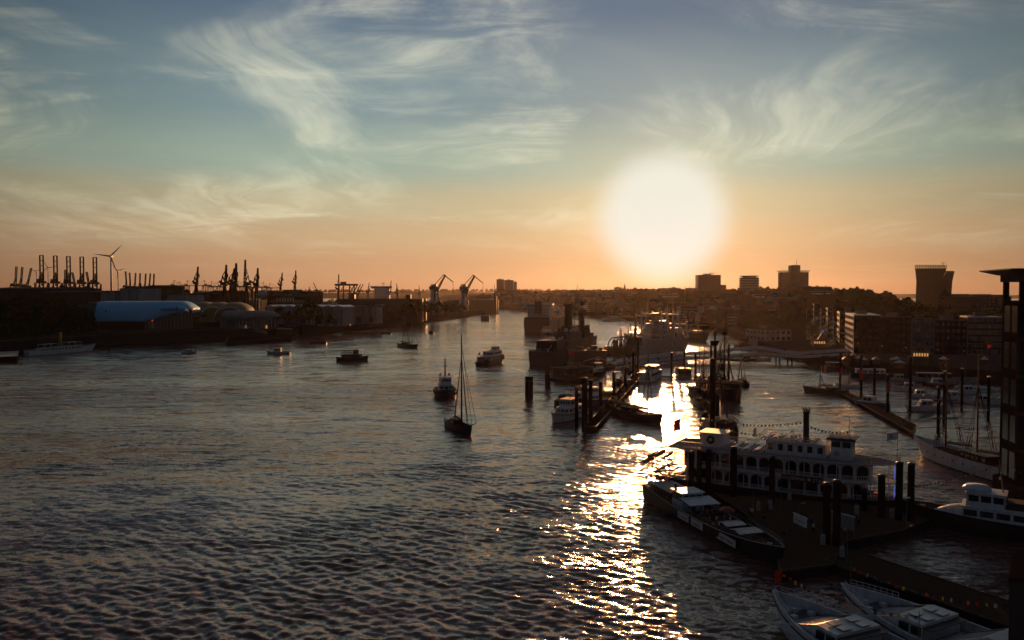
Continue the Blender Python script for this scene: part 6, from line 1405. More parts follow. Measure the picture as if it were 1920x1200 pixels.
def leaning_towers():
    Y = 1020; zb = 26; k = Y/F; o = empty('twin_leaning_tower', (XP(1750,Y),Y,zb), 0, 'twin towers with kinked leaning sides and open lattice tops', 'building')
    hz = lambda py: ZP(py, Y)-zb
    def shape(nm, pts, d0, d1, nb, zlat):
        # pts: (py, left px, right px) from base to top
        m = MB(); rings = []
        for py, a, b in pts: x0, x1 = (a-1750)*k, (b-1750)*k; z = hz(py); sk = (d1-d0)*.5; rings.append([Vector((x0,d0,z)), Vector((x1,d0,z)), Vector((x1+sk,d1,z)), Vector((x0+sk,d1,z))])
        m.loft(rings, smooth=False); w_ = m.build(nm, 'brick_dark', o)
        for f in range(nb):     # floor strips following the lean
            t = (f+.5)/nb*(len(pts)-1); i = min(int(t), len(pts)-2); u = t-i; lerp = lambda c_: pts[i][c_]+(pts[i+1][c_]-pts[i][c_])*u
            z = hz(lerp(0)); x0, x1 = (lerp(1)-1750)*k, (lerp(2)-1750)*k; n = 12
            me = panel_mesh('window', (x1-x0)/n*.55, 1.7, .12, 'facade_glass')
            for c_ in range(n): inst('window', me, w_, (x0+(x1-x0)*(c_+.5)/n, d0-.02, z), R(90))
        py, a, b = pts[-1]; x0, x1 = (a-1750)*k, (b-1750)*k; z = hz(py); g = MB(); n = 14
        for c_ in range(n+1):
            for dd in (d0+.4,d1-.4): xx = x0+(x1-x0)*c_/n+(dd-d0)*.5; g.tube((xx,dd,z), (xx+.15,dd,z+zlat), .28, n=4)
        for zz in (zlat*.5, zlat):
            g.path([Vector((x0,d0+.4,z+zz)), Vector((x1,d0+.4,z+zz)), Vector((x1+sk,d1-.4,z+zz)), Vector((x0+sk,d1-.4,z+zz)), Vector((x0,d0+.4,z+zz))], .35)
        g.build('lattice_crown', 'steel_dark', o)
    shape('front_tower', [(590,1717,1769),(562,1717,1768),(527,1718,1766),(503,1715,1774)], 0, 24, 18, 4.0)
    shape('rear_tower', [(590,1770,1786),(560,1768.6,1785),(527,1766.6,1787),(512,1774.6,1790)], 2, 26, 16, 2.6)
    m = MB(); m.tube((18*k,0,hz(499)), (18*k,0,hz(493)), .3); m.cbox((18*k,0,hz(493)), 6, .6, .6); m.build('roof_crane', 'steel_dark', o)
leaning_towers()
def gable_block():
    o = building('gabled_block', 'dark block with a thin pointed gable at its left end', XP(1845,720), 735, 14, 56, 18, ZP(557,720)-14, R(-3), 7, 16, 'brick_dark', 'roof_grey')
    h = ZP(557,720)-14; m = MB(); m.add([(-28,-9,h),(-25.5,-9,h),(-25.5,9,h),(-28,9,h),(-26.7,0,h+8.5)], [(0,1,4),(1,2,4),(2,3,4),(3,0,4)]); m.build('pointed_gable', 'brick_dark', o)
    boxes(o, 'roof_house', [(-21,-8,-6,6,h+.5,h+2.8),(-2,12,-6,6,h+.5,h+2.6),(16,27,-6,6,h+.5,h+2.2)], 'roof_grey')
gable_block()
def corner_building():    # tall dark building at the right edge, on its own quay
    o = empty('corner_building', (85.2,134,4.6), R(-11), 'tall dark building at the right edge with wide overhanging roof', 'building')
    w, dp = 46, 7.5; top = ZP(528,134)-4.6
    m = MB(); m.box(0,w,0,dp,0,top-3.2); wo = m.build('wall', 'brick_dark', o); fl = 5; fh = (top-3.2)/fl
    for f in range(fl):
        for c_ in range(9):
            x0 = 1.1+5.0*c_
            for k in range(2):
                q = MB(); q.box(x0+k*2.0,x0+1.75+k*2.0,-.06,.02,f*fh+.8,f*fh+fh-.9); q.build('window', 'glass', wo)
        q = MB(); q.box(-.5,w,-.45,-.0,f*fh+fh-.55,f*fh+fh-.05); q.build('cornice', 'brick', o)
        for k in range(2): q = MB(); q.box(-.06,.02,1.0+3*k,3.2+3*k,f*fh+.8,f*fh+fh-.9); q.build('window', 'glass', wo)
    for c_ in range(11): m = MB(); m.box(c_*4.4,c_*4.4+.8,.1,.8,top-3.2,top); m.build('gallery_post', 'brick_dark', o); m = MB(); m.box(c_*4.4,c_*4.4+.8,dp-.8,dp-.1,top-3.2,top); m.build('gallery_post', 'brick_dark', o)
    m = MB(); m.box(-.3,w,-.3,dp+.3,top,top+1.2); m.build('attic', 'roof_grey', o)
    m = MB(); m.add([(-2.8,-3,top+1.95),(w,-3,top+1.95),(w,dp+3,top+1.95),(-2.8,dp+3,top+1.95),(-.6,-.6,top+1.2),(w,-.6,top+1.2),(w,dp+.6,top+1.2),(-.6,dp+.6,top+1.2),(-2.8,-3,top+2.15),(w,-3,top+2.15),(w,dp+3,top+2.15),(-2.8,dp+3,top+2.15)], [(4,5,1,0),(5,6,2,1),(6,7,3,2),(7,4,0,3),(0,1,9,8),(1,2,10,9),(2,3,11,10),(3,0,8,11),(8,9,10,11),(7,6,5,4)]); m.build('overhanging_roof', 'hull_dark', o)
corner_building()
def big_wheel():
    Y = 490; p = P(1543, 621, Y); r_ = 28/F*Y; o = empty('ferris_wheel', (p.x,Y,5.4), R(-20), 'big wheel with spokes and gondolas on the promenade', 'ferris wheel'); c0 = Vector((0,0,p.z-5.4))
    m = MB(); n = 24
    for s in (-.7,.7):
        for rr in (r_, r_*.86): m.path([c0+Vector((rr*math.cos(t),s,rr*math.sin(t))) for t in [2*math.pi*i/n for i in range(n+1)]], .17)
    m.build('rim', 'container_grey', o)
    for i in range(n): t = 2*math.pi*i/n; m = MB(); m.tube(c0+Vector((0,.5,0)), c0+Vector((r_*math.cos(t),-.7,r_*math.sin(t))), .10, n=4); m.tube(c0-Vector((0,.5,0)), c0+Vector((r_*math.cos(t),.7,r_*math.sin(t))), .10, n=4); m.build('spoke', 'container_grey', o)
    for s in (-1,1):
        for d in (-1,1): m = MB(); m.tube(c0+Vector((0,s*1.2,0)), (d*r_*.55,s*2.6,0), .16, n=5); m.build('support_leg', 'white', o)
    m = MB(); m.lathe([(.001,-1.3),(.55,-1.3),(.55,1.3),(.001,1.3)], c0, 12, 'y'); m.build('hub', 'lamp_glint_blue', o)  # glowing blue hub imitates a reflected glint, it is no lamp
    g = MB(); g.lathe([(.4,-1.7),(.75,-1.5),(.75,-.8),(.5,-.2),(.02,0)], (0,0,0), 8); me = bpy.data.meshes.new('gondola'); me.from_pydata(g.v, [], g.f); me.materials.append(M['container_grey'])
    for i in range(16): t = 2*math.pi*i/16; inst('gondola', me, o, c0+Vector((r_*1.02*math.cos(t),0,r_*1.02*math.sin(t))))
big_wheel()
def fair():
    for i, (px, py, Y, w, n, mt, lb) in enumerate(((1537,643,470,6.5,5,'lamp_warm','lit fairground stall under the big wheel'), (1727,666,352,6.5,6,'lamp_warm','promenade café with a row of six lit windows'), (1855,650,372,1.6,2,'lamp_red','red illuminated sign box near the dark building'))):
        p = P(px, py, Y); o = empty('lit_stall', (p.x,Y,5.4), R(-12), lb, 'stall'); h = p.z-5.4; boxes(o, 'body', [(-w/2,w/2,.1,3.5,0,h+1.6)], 'hull_dark'); boxes(o, 'roof', [(-w/2-.3,w/2+.3,-.2,3.8,h+1.6,h+1.85)], 'roof_red')
        for k in range(n): q = MB(); x0 = -w/2+w*(k+.15)/n; q.box(x0,x0+w/n*.6,.0,.08,h-.5,h+.9); q.build('lit_window', mt, o)
    rnd = random.Random(12); cols = ['canvas','hull_red','cream','roof_red','container_blue','canvas']
    nm = ['canvas-roofed','dark red','cream','brown-red','blue','pale']
    for i in range(18):
        px = 1585+rnd.random()*270; Y = rnd.uniform(345,385)-(px-1585)*.05; p = P(px,668,Y); c_ = i % 6
        o = empty('promenade_tent', (XP(px,Y),Y,5.3), R(rnd.uniform(-20,5)), nm[c_]+' stall tent on the promenade', 'tent', nm[c_]+' promenade tents'); w = rnd.uniform(2,3.2)
        boxes(o, 'body', [(-w/2,w/2,-w/2,w/2,0,2.3)], 'canvas_dark'); m = MB(); m.add([(-w*.6,-w*.6,2.3),(w*.6,-w*.6,2.3),(w*.6,w*.6,2.3),(-w*.6,w*.6,2.3),(0,0,3.6)], [(0,1,4),(1,2,4),(2,3,4),(3,0,4),(3,2,1,0)]); m.build('roof', cols[c_], o)
    for i, (px, py, Y, lb) in enumerate(((1545,600,520,'slim promenade lamp below the big wheel'),(1610,655,395,'promenade lamp before the pale-sided end house'),(1655,655,378,'promenade lamp before the dark brick house'),(1700,658,366,'promenade lamp left of the lit café'),(1760,660,352,'promenade lamp right of the lit café'),(1810,660,344,'promenade lamp before the balconied house'))):
        o = empty('street_lamp', (XP(px,Y),Y,5.2), 0, lb, 'lamp post'); m = MB(); m.tube((0,0,0), (0,0,7), .1, .06); m.build('pole', 'steel_dark', o); m = MB(); m.sphere((0,0,7.2), .35, 8); m.build('globe', 'canvas', o)
fair()
def quay_steps():
    """grandstand-like promenade deck and moored barge hulls under the quay"""
    for i, (px, py, Y, L, lb, mt) in enumerate(((1640,708,358,24,'dark flat barge hull under the promenade at the marina','hull_dark'), (1760,705,340,26,'low pale-decked barge by the quay behind the marina','container_grey'), (1575,700,392,20,'dark lighter beside the footbridge landing','hull_black'))):
        p = P(px, py, Y); o = empty('quay_barge', (p.x,Y-4,0), R(-14), lb, 'barge'); h = Hull(L, 6, 1.8, .8, (.4,.3), .9, 4, .03, .4); h.build(o, mt, 'deck_grey', None, 9); cabin(o, -L*.4, L*.1, 4, 1.4, 3.6, 'white' if i == 0 else 'shed_brown', 'cabin', 'white', .2, 5)
quay_steps()
def construct_crane(px, py, Y, label):
    zb = ground_z(XP(px,Y), Y); z = ZP(py, Y); o = empty('tower_crane', (XP(px,Y),Y,zb), 0, label, 'crane'); m = MB(); m.tube((0,0,0), (0,0,z-zb), .8, n=4); m.build('mast', 'crane', o); m = MB(); m.tube((-22,0,z-zb), (12,0,z-zb+.5), .6, .5, n=4); m.build('jib', 'crane', o); boxes(o, 'counterweight', [(8,12,-1,1,z-zb-2,z-zb)], 'crane')
construct_crane(1627, 558, 1500, 'far tower crane left of the leaning towers'); construct_crane(1647, 562, 1550, 'lower far tower crane nearer the leaning towers')
# ---- hazy far town: blocks and spires that can be told apart
def far_block(px0, px1, py, Y, label, wall='brick', fl=12, cols=8, dp=24):
    w = (px1-px0)/F*Y; xc = XP((px0+px1)/2, Y); z0 = ground_z(xc, Y); return building('far_tower_block', label, xc, Y+dp/2, z0, w, dp, ZP(py,Y)-z0, 0, fl, cols, wall, 'roof_grey', 'facade_glass', band=True, sides=False)
far_block(931, 945, 524, 2450, 'left slab of the three joined tower blocks above the river bend', 'brick_dark', 20); far_block(945.5, 963, 525.5, 2430, 'middle slab of the three joined tower blocks above the river bend', 'plaster_grey', 20); far_block(963.3, 969, 529, 2440, 'lowest right slab of the three joined tower blocks above the river bend', 'brick', 18)
far_block(1050, 1065, 544, 2700, 'flat pale block on the far skyline', 'plaster_grey', 7); far_block(1153, 1166, 539, 2500, 'square tower block between two church spires', 'brick', 14); far_block(1257, 1275, 540, 1900, 'tower block under the sun', 'brick', 14); far_block(1244, 1273, 556, 1500, 'broad brown block just under the sun', 'brick_dark', 8)
far_block(895, 925, 554, 2300, 'long pale shed roof by the river bend', 'plaster_grey', 2)
def spire(px, py, Y, label, twin=False):
    xc = XP(px,Y); z0 = ground_z(xc, Y); h = ZP(py,Y)-z0; o = empty('church_spire', (xc,Y,z0), 0, label, 'church'); boxes(o, 'nave', [(-9,9,0,34,-3,h*.35)], 'brick')
    m = MB(); m.add([(-10,-.5,h*.35),(10,-.5,h*.35),(10,34.5,h*.35),(-10,34.5,h*.35),(0,-.5,h*.55),(0,34.5,h*.55)], [(0,1,4),(2,3,5),(1,2,5,4),(3,0,4,5)]); m.build('roof', 'roof_red', o)
    for s in ((-5,5) if twin else (0,)): m = MB(); m.box(s-3,s+3,-6,0,-3,h*.55); m.build('tower', 'brick', o); lathe_part(o, 'steeple', [(3.6,h*.55),(2.4,h*.68),(.15,h)], (s,-3,0), 'roof_grey', 8)
for a_ in ((1090,540,2500,'twin-spired church on the far skyline',True), (1110,545,2600,'thin far church spire right of the twin spires',False), (1149,545,2600,'small spire left of the square tower block',False), (1171,531,2400,'tallest far church spire right of the square tower block',False), (1376,546,1300,'dark pointed spire between the two hill towers',False), (1139,549,2700,'faint little spire on the far skyline',False)): spire(*a_)
rnd = random.Random(33)
walls = ['brick','plaster_grey','plaster','brick_dark','cream']; wn = ['brick','grey','pale','dark','cream']; near_names = {}
HOUSE = {}
def town():
    """rows of small houses on the far slope"""
    n = 0
    for i in range(230):
        px = rnd.uniform(925, 1545); Ybase = np.interp(px, [925,997,1055,1140,1210,1290,1350,1400,1545], [1985,1590,1460,1190,1050,912,790,640,620])
        Y = Ybase+rnd.uniform(45, 420)**1.0*(1.0 if px < 1350 else 1.3); x = XP(px,Y)
        if px > 1420 and Y < 740: continue
        z0 = ground_z(x, Y); w = rnd.uniform(12,30); dp = rnd.uniform(10,15); h = rnd.uniform(9,17); k = rnd.randrange(5); flat = rnd.random() < .5; key = (int(w/4), int(h/3), k, flat)
        zone = 'left of the sun path' if px < 1150 else ('below the sun' if px < 1300 else 'below the hill towers')
        if key not in HOUSE: HOUSE[key] = building('hillside_house', '', x, Y, z0, w, dp, h, 0, max(3, int(h/3.2)), max(4, int(w/3)), walls[k], 'roof_grey' if flat else 'roof_red', 'facade_glass', flat=flat, sides=False, band=True); o = HOUSE[key]; CHH = None
        else:
            o = copy_tree(HOUSE[key], None, {HOUSE[key].name: list(HOUSE[key].children), **{c_.name: list(c_.children) for c_ in HOUSE[key].children}})
        o.location = (x,Y,z0); o.rotation_euler.z = rnd.uniform(-.35,.2)
        tag(o, f'small {wn[k]} {"flat-roofed" if flat else "gabled"} house on the hazy far bank {zone}', 'house', f'{wn[k]} houses on the far bank {zone}'); n += 1
    for i in range(90):
        px = rnd.uniform(940, 1900); Ybase = np.interp(px, [925,1140,1290,1400,1545,1900], [2100,1250,960,760,700,480]); Y = Ybase+rnd.uniform(30,360); x = XP(px,Y); z0 = ground_z(x,Y)
        zone = 'far bank left of the sun' if px < 1200 else ('slope below the hill towers' if px < 1560 else 'dark slope behind the harbour row'); tree(rnd.randrange(3), (x,Y,z0-.5), rnd.uniform(.9,1.5), f'dark broadleaf tree on the {zone}', f'trees on the {zone}')
    for i in range(46):     # wooded crest behind the harbour row and round the leaning towers
        px = rnd.uniform(1600,1900); Y = rnd.uniform(620,1000); x = XP(px,Y); z0 = ground_z(x,Y); tree(rnd.randrange(3), (x,Y,z0-1), rnd.uniform(1.1,1.6), 'dense dark tree on the wooded crest below the leaning towers', 'trees on the wooded crest')
town()
for i, (px, Y, w, py, fl, lb) in enumerate(((1537,900,22,556,4,'dark stepped office block right of the hotel tower'), (1556,930,20,556,4,'block with a round drum on its roof right of the hotel tower'), (1586,880,16,562,3,'low sunlit block on the skyline above the harbour row'), (1430,1150,60,557,5,'long dark block between the round tower and the hotel'), (1375,1160,26,553,6,'dark roofscape block between the two left hill towers'))):
    x = XP(px,Y); z0 = ground_z(x,Y); building('hill_block', lb, x, Y+8, z0, w, 16, ZP(py,Y)-z0, RW*.5, fl, 8, 'brick_dark' if i != 2 else 'cream', band=True)
# ------------------------------------------------------------------ left bank: theatres, sheds, shipyard and container terminal
GZ = 8.2
def theatre():
    Y = 640; o = empty('blue_theatre', (XP(266,Y),Y,GZ), R(3), 'smooth blue-white curved theatre on the left bank', 'theatre'); k = Y/F
    X = lambda px: (px-266)*k; Z = lambda py: ZP(py,Y)-GZ
    rings = []; n = 30
    for i in range(n+1):
        t = i/n; px = 184+166*t; x = X(px)
        zb = Z(603) if px < 268 else Z(603)+(Z(586)-Z(603))*math.sin(math.pi/2*min(1, (px-268)/76))**1.2     # lower edge sweeps up to the right
        zt = Z(565.5); r_ = 4.2
        e = max(0, (t-.88)/.12); yb = 10*e*e; zt -= 5.5*e**2.4; lean = (1-t)*0
        prof = [(yb+.4, zb), (yb, zb+1.2), (yb-.3, (zb+zt)/2), (yb, zt-r_), (yb+r_*.3, zt-r_*.35), (yb+r_, zt), (yb+r_+14, zt+.3), (30, zt-2), (30, zb)]
        sk = 0 if t > .04 else 0
        rings.append([Vector((x, a, b)) for a, b in prof])
    # slanting left end
    for j, p in enumerate(rings[0]): p.x -= (Z(565)-p.z)*.18
    m = MB(); m.loft(rings, smooth=True); m.build('shell', 'facade_blue', o)
    m = MB(); m.box(X(186),X(268),3,28,0,Z(603)); m.build('ground_floor', 'brick_dark', o)
    gl = MB(); gl.prism([(X(268),2.5),(X(350),11),(X(350),28),(X(268),28)], 0, Z(588)); gl.build('glass_foyer', 'facade_glass', o)
    for i in range(14):
        t = i/13; x = X(270)+(X(349)-X(270))*t; y = 2.3+8.6*t; q = MB(); q.tube((x,y,0), (x,y,Z(603)+(Z(587)-Z(603))*math.sin(math.pi/2*t)**1.2), .16, n=4); q.build('mullion', 'steel', o)
    text_part(o, 'lettering', 'waterfront', (X(326),-.8,Z(580)), (R(90),0,R(3)), 5.0, 'hull_blue', .12)
    m = MB(); m.lathe([(.001,0),(.7,0),(.7,.2),(.001,.2)], (X(200),-.5,Z(583)), 10, 'y'); m.build('round_vent', 'hull_dark', o)
    # plain white side block
    b = building('theatre_annex', 'grey-white block joined to the left end of the blue theatre', XP(166,650), 662, GZ, 20, 24, ZP(572,650)-GZ, R(3), 1, 1, 'plaster_grey', ww=.7, wh=.1)
theatre()
def domes():
    Y = 690
    for i, (p0, p1, pt, dy, lb) in enumerate(((345,398,566,26,'rearmost yellow vaulted roof of the domed theatre'), (366,432,566.5,13,'middle yellow vaulted roof of the domed theatre'), (392,466,567,0,'front yellow vaulted roof of the domed theatre'))):
        yy = Y+dy; k = yy/F; r_ = (p1-p0)/2*k; zc = ZP(604,yy); h = ZP(pt,yy)-zc; o = empty('vaulted_roof', (XP((p0+p1)/2,yy),yy,GZ), R(4), lb, 'theatre', None); m = MB(); rings = []
        for j in range(9):
            v = j/8; y = 44*v; e = 1-.25*abs(2*v-1)**3; rings.append([Vector((r_*e*math.cos(a), y, zc-GZ+h*e*math.sin(a)**.8)) for a in [math.pi*q/16 for q in range(17)]])
        m.loft(rings, closed=False); m.build('vault', 'dome_yellow', o); m = MB(); m.path([Vector((r_*.76*math.cos(a),-.1,zc-GZ+h*.76*math.sin(a)**.8)) for a in [math.pi*q/16 for q in range(17)]], .5); m.build('edge_rib', 'roof_metal', o)
        boxes(o, 'base', [(-r_*.75,r_*.75,.3,43,-1,zc-GZ+1)], 'brick_dark')
    o = empty('entrance_pavilion', (XP(466,668),668,GZ), R(3), 'long dark rounded entrance pavilion before the yellow vaults', 'pavilion'); k = 668/F; hw = 54*k; m = MB()
    pts = [(-hw+7*(1-math.cos(a)), 0) for a in ()]; rings = []
    for i in range(13):
        t = -1+2*i/12; x = hw*t; e = math.sqrt(max(.02, 1-abs(t)**6)); zc = ZP(592,668)-GZ; rings.append([Vector((x, 9*(1-e)+6*(1-math.cos(a))*0+ (6*e*math.cos(a)), zc+4.4*e*math.sin(a))) for a in [2*math.pi*q/12 for q in range(12)]])
    m.loft(rings); m.build('shell', 'shed_wall', o); boxes(o, 'glazed_base', [(-hw*.94,hw*.94,-2,6,-1,ZP(594,668)-GZ)], 'facade_glass')
    for i in range(16): q = MB(); x = -hw*.92+hw*1.84*i/15; q.tube((x,-2.2,0), (x,-2.2,ZP(598,668)-GZ), .2, n=5); q.build('column', 'container_grey', o)
    for x in (-hw*.1,hw*.6): boxes(o, 'lit_door', [(x,x+1.2,-2.1,-2.02,0,2.6)], 'lamp_warm')
    s = empty('theatre_sign', (XP(369,655),655,GZ), R(2), 'dark two-line sign board between the blue theatre and the yellow vaults', 'sign'); w = 36*655/F; boxes(s, 'board', [(-w/2,w/2,0,.6,ZP(595,655)-GZ,ZP(586,655)-GZ)], 'hull_dark')
    for x in (-w*.4,w*.4): q = MB(); q.tube((x,.3,0), (x,.3,ZP(595,655)-GZ), .2, n=5); q.build('post', 'steel_dark', s)
    text_part(s, 'upper_line', 'THEATER IM HAFEN', (0,-.05,ZP(588.3,655)-GZ), (R(90),0,0), 1.6, 'canvas'); text_part(s, 'lower_line', 'HAMBURG', (0,-.05,ZP(592.5,655)-GZ), (R(90),0,0), 1.5, 'canvas')
domes()
def shed(px0, px1, py_top, Y, label, wall='shed_wall', dp=30, saw=0, doors=0, name='port_shed', rz=R(-14), zb=GZ, cat='shed'):
    k = Y/F; w = (px1-px0)*k; h = ZP(py_top,Y)-zb; o = empty(name, (XP((px0+px1)/2,Y),Y,zb), rz, label, cat); boxes(o, 'wall', [(-w/2,w/2,0,dp,-1,h)], wall)
    if saw:
        for i in range(saw): x0 = -w/2+w*i/saw; x1 = x0+w/saw; m = MB(); m.add([(x0,-.3,h),(x1,-.3,h),(x1,dp,h),(x0,dp,h),(x0+.6*(x1-x0),-.3,h+1.6),(x0+.6*(x1-x0),dp,h+1.6)], [(0,1,4),(1,2,5,4),(2,3,5),(3,0,4,5),(3,2,1,0)]); m.build('roof_bay', 'roof_metal', o)
    else:
        m = MB(); m.add([(-w/2-.5,-.5,h),(w/2+.5,-.5,h),(w/2+.5,dp+.5,h),(-w/2-.5,dp+.5,h),(-w/2-.5,dp/2,h+1.8),(w/2+.5,dp/2,h+1.8)], [(0,1,5,4),(2,3,4,5),(1,2,5),(3,0,4),(3,2,1,0)]); m.build('roof', 'roof_grey', o)
    n = max(2, int(w/9))
    for i in range(n+1): q = MB(); x = -w/2+w*i/n; q.box(x-.18,x+.18,-.25,-.02,0,h-.2); q.build('pilaster', 'steel_dark', o)
    for i in range(doors): q = MB(); x = -w/2+w*(i+.5)/doors; q.box(x-2.6,x+2.6,-.15,-.01,0,min(6,h*.6)); q.build('door', 'hull_dark', o)
    return o
for a_ in (( -40, 132, 541, 940, 'long low grey terminal shed at the far left', 'shed_brown', 60, 0, 4), (60, 215, 548, 860, 'brown terminal shed behind the left trees', 'shed_brown', 40, 0, 3), (186, 220, 548, 800, 'pale corrugated shed left of the open dock hall', 'shed_wall', 30, 0, 1), (222, 262, 541, 790, 'tall pale hall with a dark full-height door', 'shed_wall', 34, 0, 1), (262, 312, 537, 1000, 'long brown shed behind the blue theatre', 'shed_brown', 40, 0, 2), (310, 350, 553, 780, 'grey corrugated shed above the blue theatre', 'shed_wall', 30, 0, 2), (350, 384, 551, 860, 'dark shed with a red round tank beside it', 'brick_dark', 30, 0, 1), (384, 440, 547, 1150, 'brick red shed behind the shipyard cranes', 'brick', 40, 0, 2),
           (488, 648, 575, 745, 'white saw-roofed workshop along the left bank', 'shed_wall', 26, 8, 5), (640, 684, 576, 790, 'pale boxy workshop at the right end of the saw-roofed hall', 'plaster_grey', 22, 0, 2), (684, 706, 576, 800, 'small grey boat shed by the meadow', 'shed_wall', 16, 0, 1)):
    shed(*a_)
def office():
    Y = 980; w = 100*Y/F; h = ZP(547,Y)-GZ; o = building('shipyard_office', 'long dark shipyard office building with lit upper windows', XP(550,Y), Y+8, GZ, w, 16, h, R(2), 4, 26, 'brick_dark', 'roof_grey', sides=False, ww=.5, wh=.5); q = MB(); q.box(w*.28,w*.5+2,-12,-8.2,-2,h*.82); q.build('end_wing', 'brick_dark', o)
    for i in range(7): q = MB(); x = -w*.3+i*3.2; q.box(x-.8,x+.8,-8.16,-8.05,h*.62,h*.76); q.build('lit_window', 'canvas', o)
office()
def tank(px, py, Y, r_, label, mt='roof_metal'):
    o = empty('storage_tank', (XP(px,Y),Y,GZ), 0, label, 'tank'); zc = ZP(py,Y)-GZ; m = MB(); m.sphere((0,0,zc), r_, 16); m.build('sphere', mt, o)
    for i in range(6): t = i*math.pi/3; q = MB(); q.tube((r_*.8*math.cos(t),r_*.8*math.sin(t),0), (r_*.8*math.cos(t),r_*.8*math.sin(t),zc), .35, n=5); q.build('leg', 'steel', o)
tank(493, 553, 1000, 6.5, 'silver spherical tank beside the shipyard office'); tank(350, 551, 850, 5, 'dark red round tank behind the domed theatre', 'hull_red')
# floating dock with big white letters
def floating_dock():
    Y = 960; k = Y/F; x0, x1 = XP(632,Y), XP(792,Y); w = x1-x0; o = empty('floating_dock', ((x0+x1)/2,Y,GZ-1), 0, 'huge dark floating dock wall with pale letters', 'floating dock'); zt = ZP(560,Y)-GZ+1; boxes(o, 'dock_wall', [(-w/2,w/2,0,12,-4,zt)], 'hull_dark'); boxes(o, 'rear_wall', [(-w/2,w/2,40,48,-4,zt)], 'hull_dark')
    n = 32
    m = MB()
    for i in range(n+1): x = -w/2+w*i/n; m.tube((x,.4,zt), (x,.4,zt+2.2), .14, n=4)
    for z in (1.1,2.2): m.tube((-w/2,.4,zt+z), (w/2,.4,zt+z), .12, n=4)
    m.build('top_railing', 'brick', o); m = MB()
    for i in range(n): x = -w/2+w*(i+.5)/n; m.box(x-.2,x+.2,-.15,-.01,-3,zt-.3)
    m.build('wall_ribs', 'hull_black', o)
    text_part(o, 'lettering', 'AMP', (XP(711,Y)-(x0+x1)/2,-.3,ZP(574,Y)-GZ+1), (R(90),0,0), 6.4, 'container_grey'); boxes(o, 'control_house', [(-w*.36,-w*.3,2,9,zt,zt+5),(w*.3,w*.36,2,9,zt,zt+5)], 'hull_dark')
    Y2 = 1500; o2 = empty('floating_dock', (XP(885,Y2),Y2,0), R(-4), 'dark floating dock at the tip of the left bank', 'floating dock'); w2 = 92*Y2/F; zt2 = ZP(563,Y2); boxes(o2, 'dock_wall', [(-w2/2,w2/2,0,14,-2,zt2)], 'hull_dark'); boxes(o2, 'rear_wall', [(-w2/2,w2/2,40,50,-2,zt2)], 'hull_dark'); boxes(o2, 'end_tower', [(w2/2-5,w2/2,-2,16,zt2,ZP(556,Y2))], 'hull_black'); mast(o2, w2/2-4, zt2, ZP(534,Y2)-zt2, .9, 4, 'crane', 'signal_mast')
    m = MB()
    for i in range(20): x = -w2/2+w2*i/19; m.tube((x,0,zt2), (x,0,zt2+2.4), .2, n=4)
    m.tube((-w2/2,0,zt2+2.4), (w2/2,0,zt2+2.4), .2, n=4); m.build('top_railing', 'crane', o2)
    d = empty('river_dolphin', G(910,600), 0, 'dark square dolphin off the tip of the left bank', 'dolphin'); boxes(d, 'block', [(-6,6,-5,5,-2,ZP(591,1130))], 'hull_black'); m = MB(); m.tube((0,0,6), (0,0,ZP(586,1130)), .5); m.build('beacon', 'steel_dark', d)
floating_dock()
def ship_in_dock():
    Y = 2100; zb = 8; o = empty('docked_ship', (XP(716,Y),Y,zb), 0, 'white bridge tower of a big ship rising over the dock', 'ship'); k = Y/F; Z = lambda py: ZP(py,Y)-zb
    boxes(o, 'hull', [(-24*k*1.4,34*k,0,30,-6,Z(562))], 'hull_dark')
    boxes(o, 'superstructure', [(-14*k,14*k,0,16,-2,Z(541))], 'white'); m = MB(); m.prism([(-20*k,1),(18*k,1),(18*k,12),(-20*k,12)], Z(541), Z(536.5), [(-22*k,0),(19*k,0),(19*k,13),(-22*k,13)]); m.build('bridge', 'white', o); boxes(o, 'bridge_windows', [(-20*k,17*k,-.4,-.1,Z(540),Z(538))], 'glass')
    for f in range(5): me = panel_mesh('window', 2.2, 1.6, .2, 'glass'); [inst('window', me, o, (-13*k+26*k*(i+.5)/8,-.05,Z(560)+(Z(543)-Z(560))*(f+.5)/5), R(90)) for i in range(8)]
    m = MB(); m.tube((2*k,6,Z(536)), (2*k,6,Z(527)), .9, .4); m.tube((-3*k,6,Z(532)), (7*k,6,Z(532)), .5); m.tube((-8*k,6,Z(536)), (-8*k,6,Z(532)), .4); m.build('radar_mast', 'white', o)
ship_in_dock()
for i, (px, pt, w, Y, lb) in enumerate(((813,533,11,1250,'white ship superstructure block left of the first slewing crane'), (869,533,10,1420,'white ship superstructure block behind the second slewing crane'))):
    o = empty('ship_superstructure', (XP(px,Y),Y,GZ if i == 0 else 2), 0, lb, 'ship'); k = Y/F; zb = o.location.z; h = ZP(pt,Y)-zb; boxes(o, 'tower', [(-w/2*k,w/2*k,0,12,-1,h)], 'white'); boxes(o, 'lower_house', [(-w*.9*k,w*.9*k,2,16,-1,h*.45)], 'white'); boxes(o, 'bridge', [(-w*.75*k,w*.75*k,-1,8,h*.8,h*.92)], 'hull_dark')
    me = panel_mesh('window', 1.4, 1.2, .2, 'glass'); [inst('window', me, o, (-w*.4*k+w*.8*k*(q+.5)/4,-.05,h*(.5+.07*r_)), R(90)) for q in range(4) for r_ in range(4)]; mast(o, 0, h, 6, .3, 4, 'white', 'radar_mast')
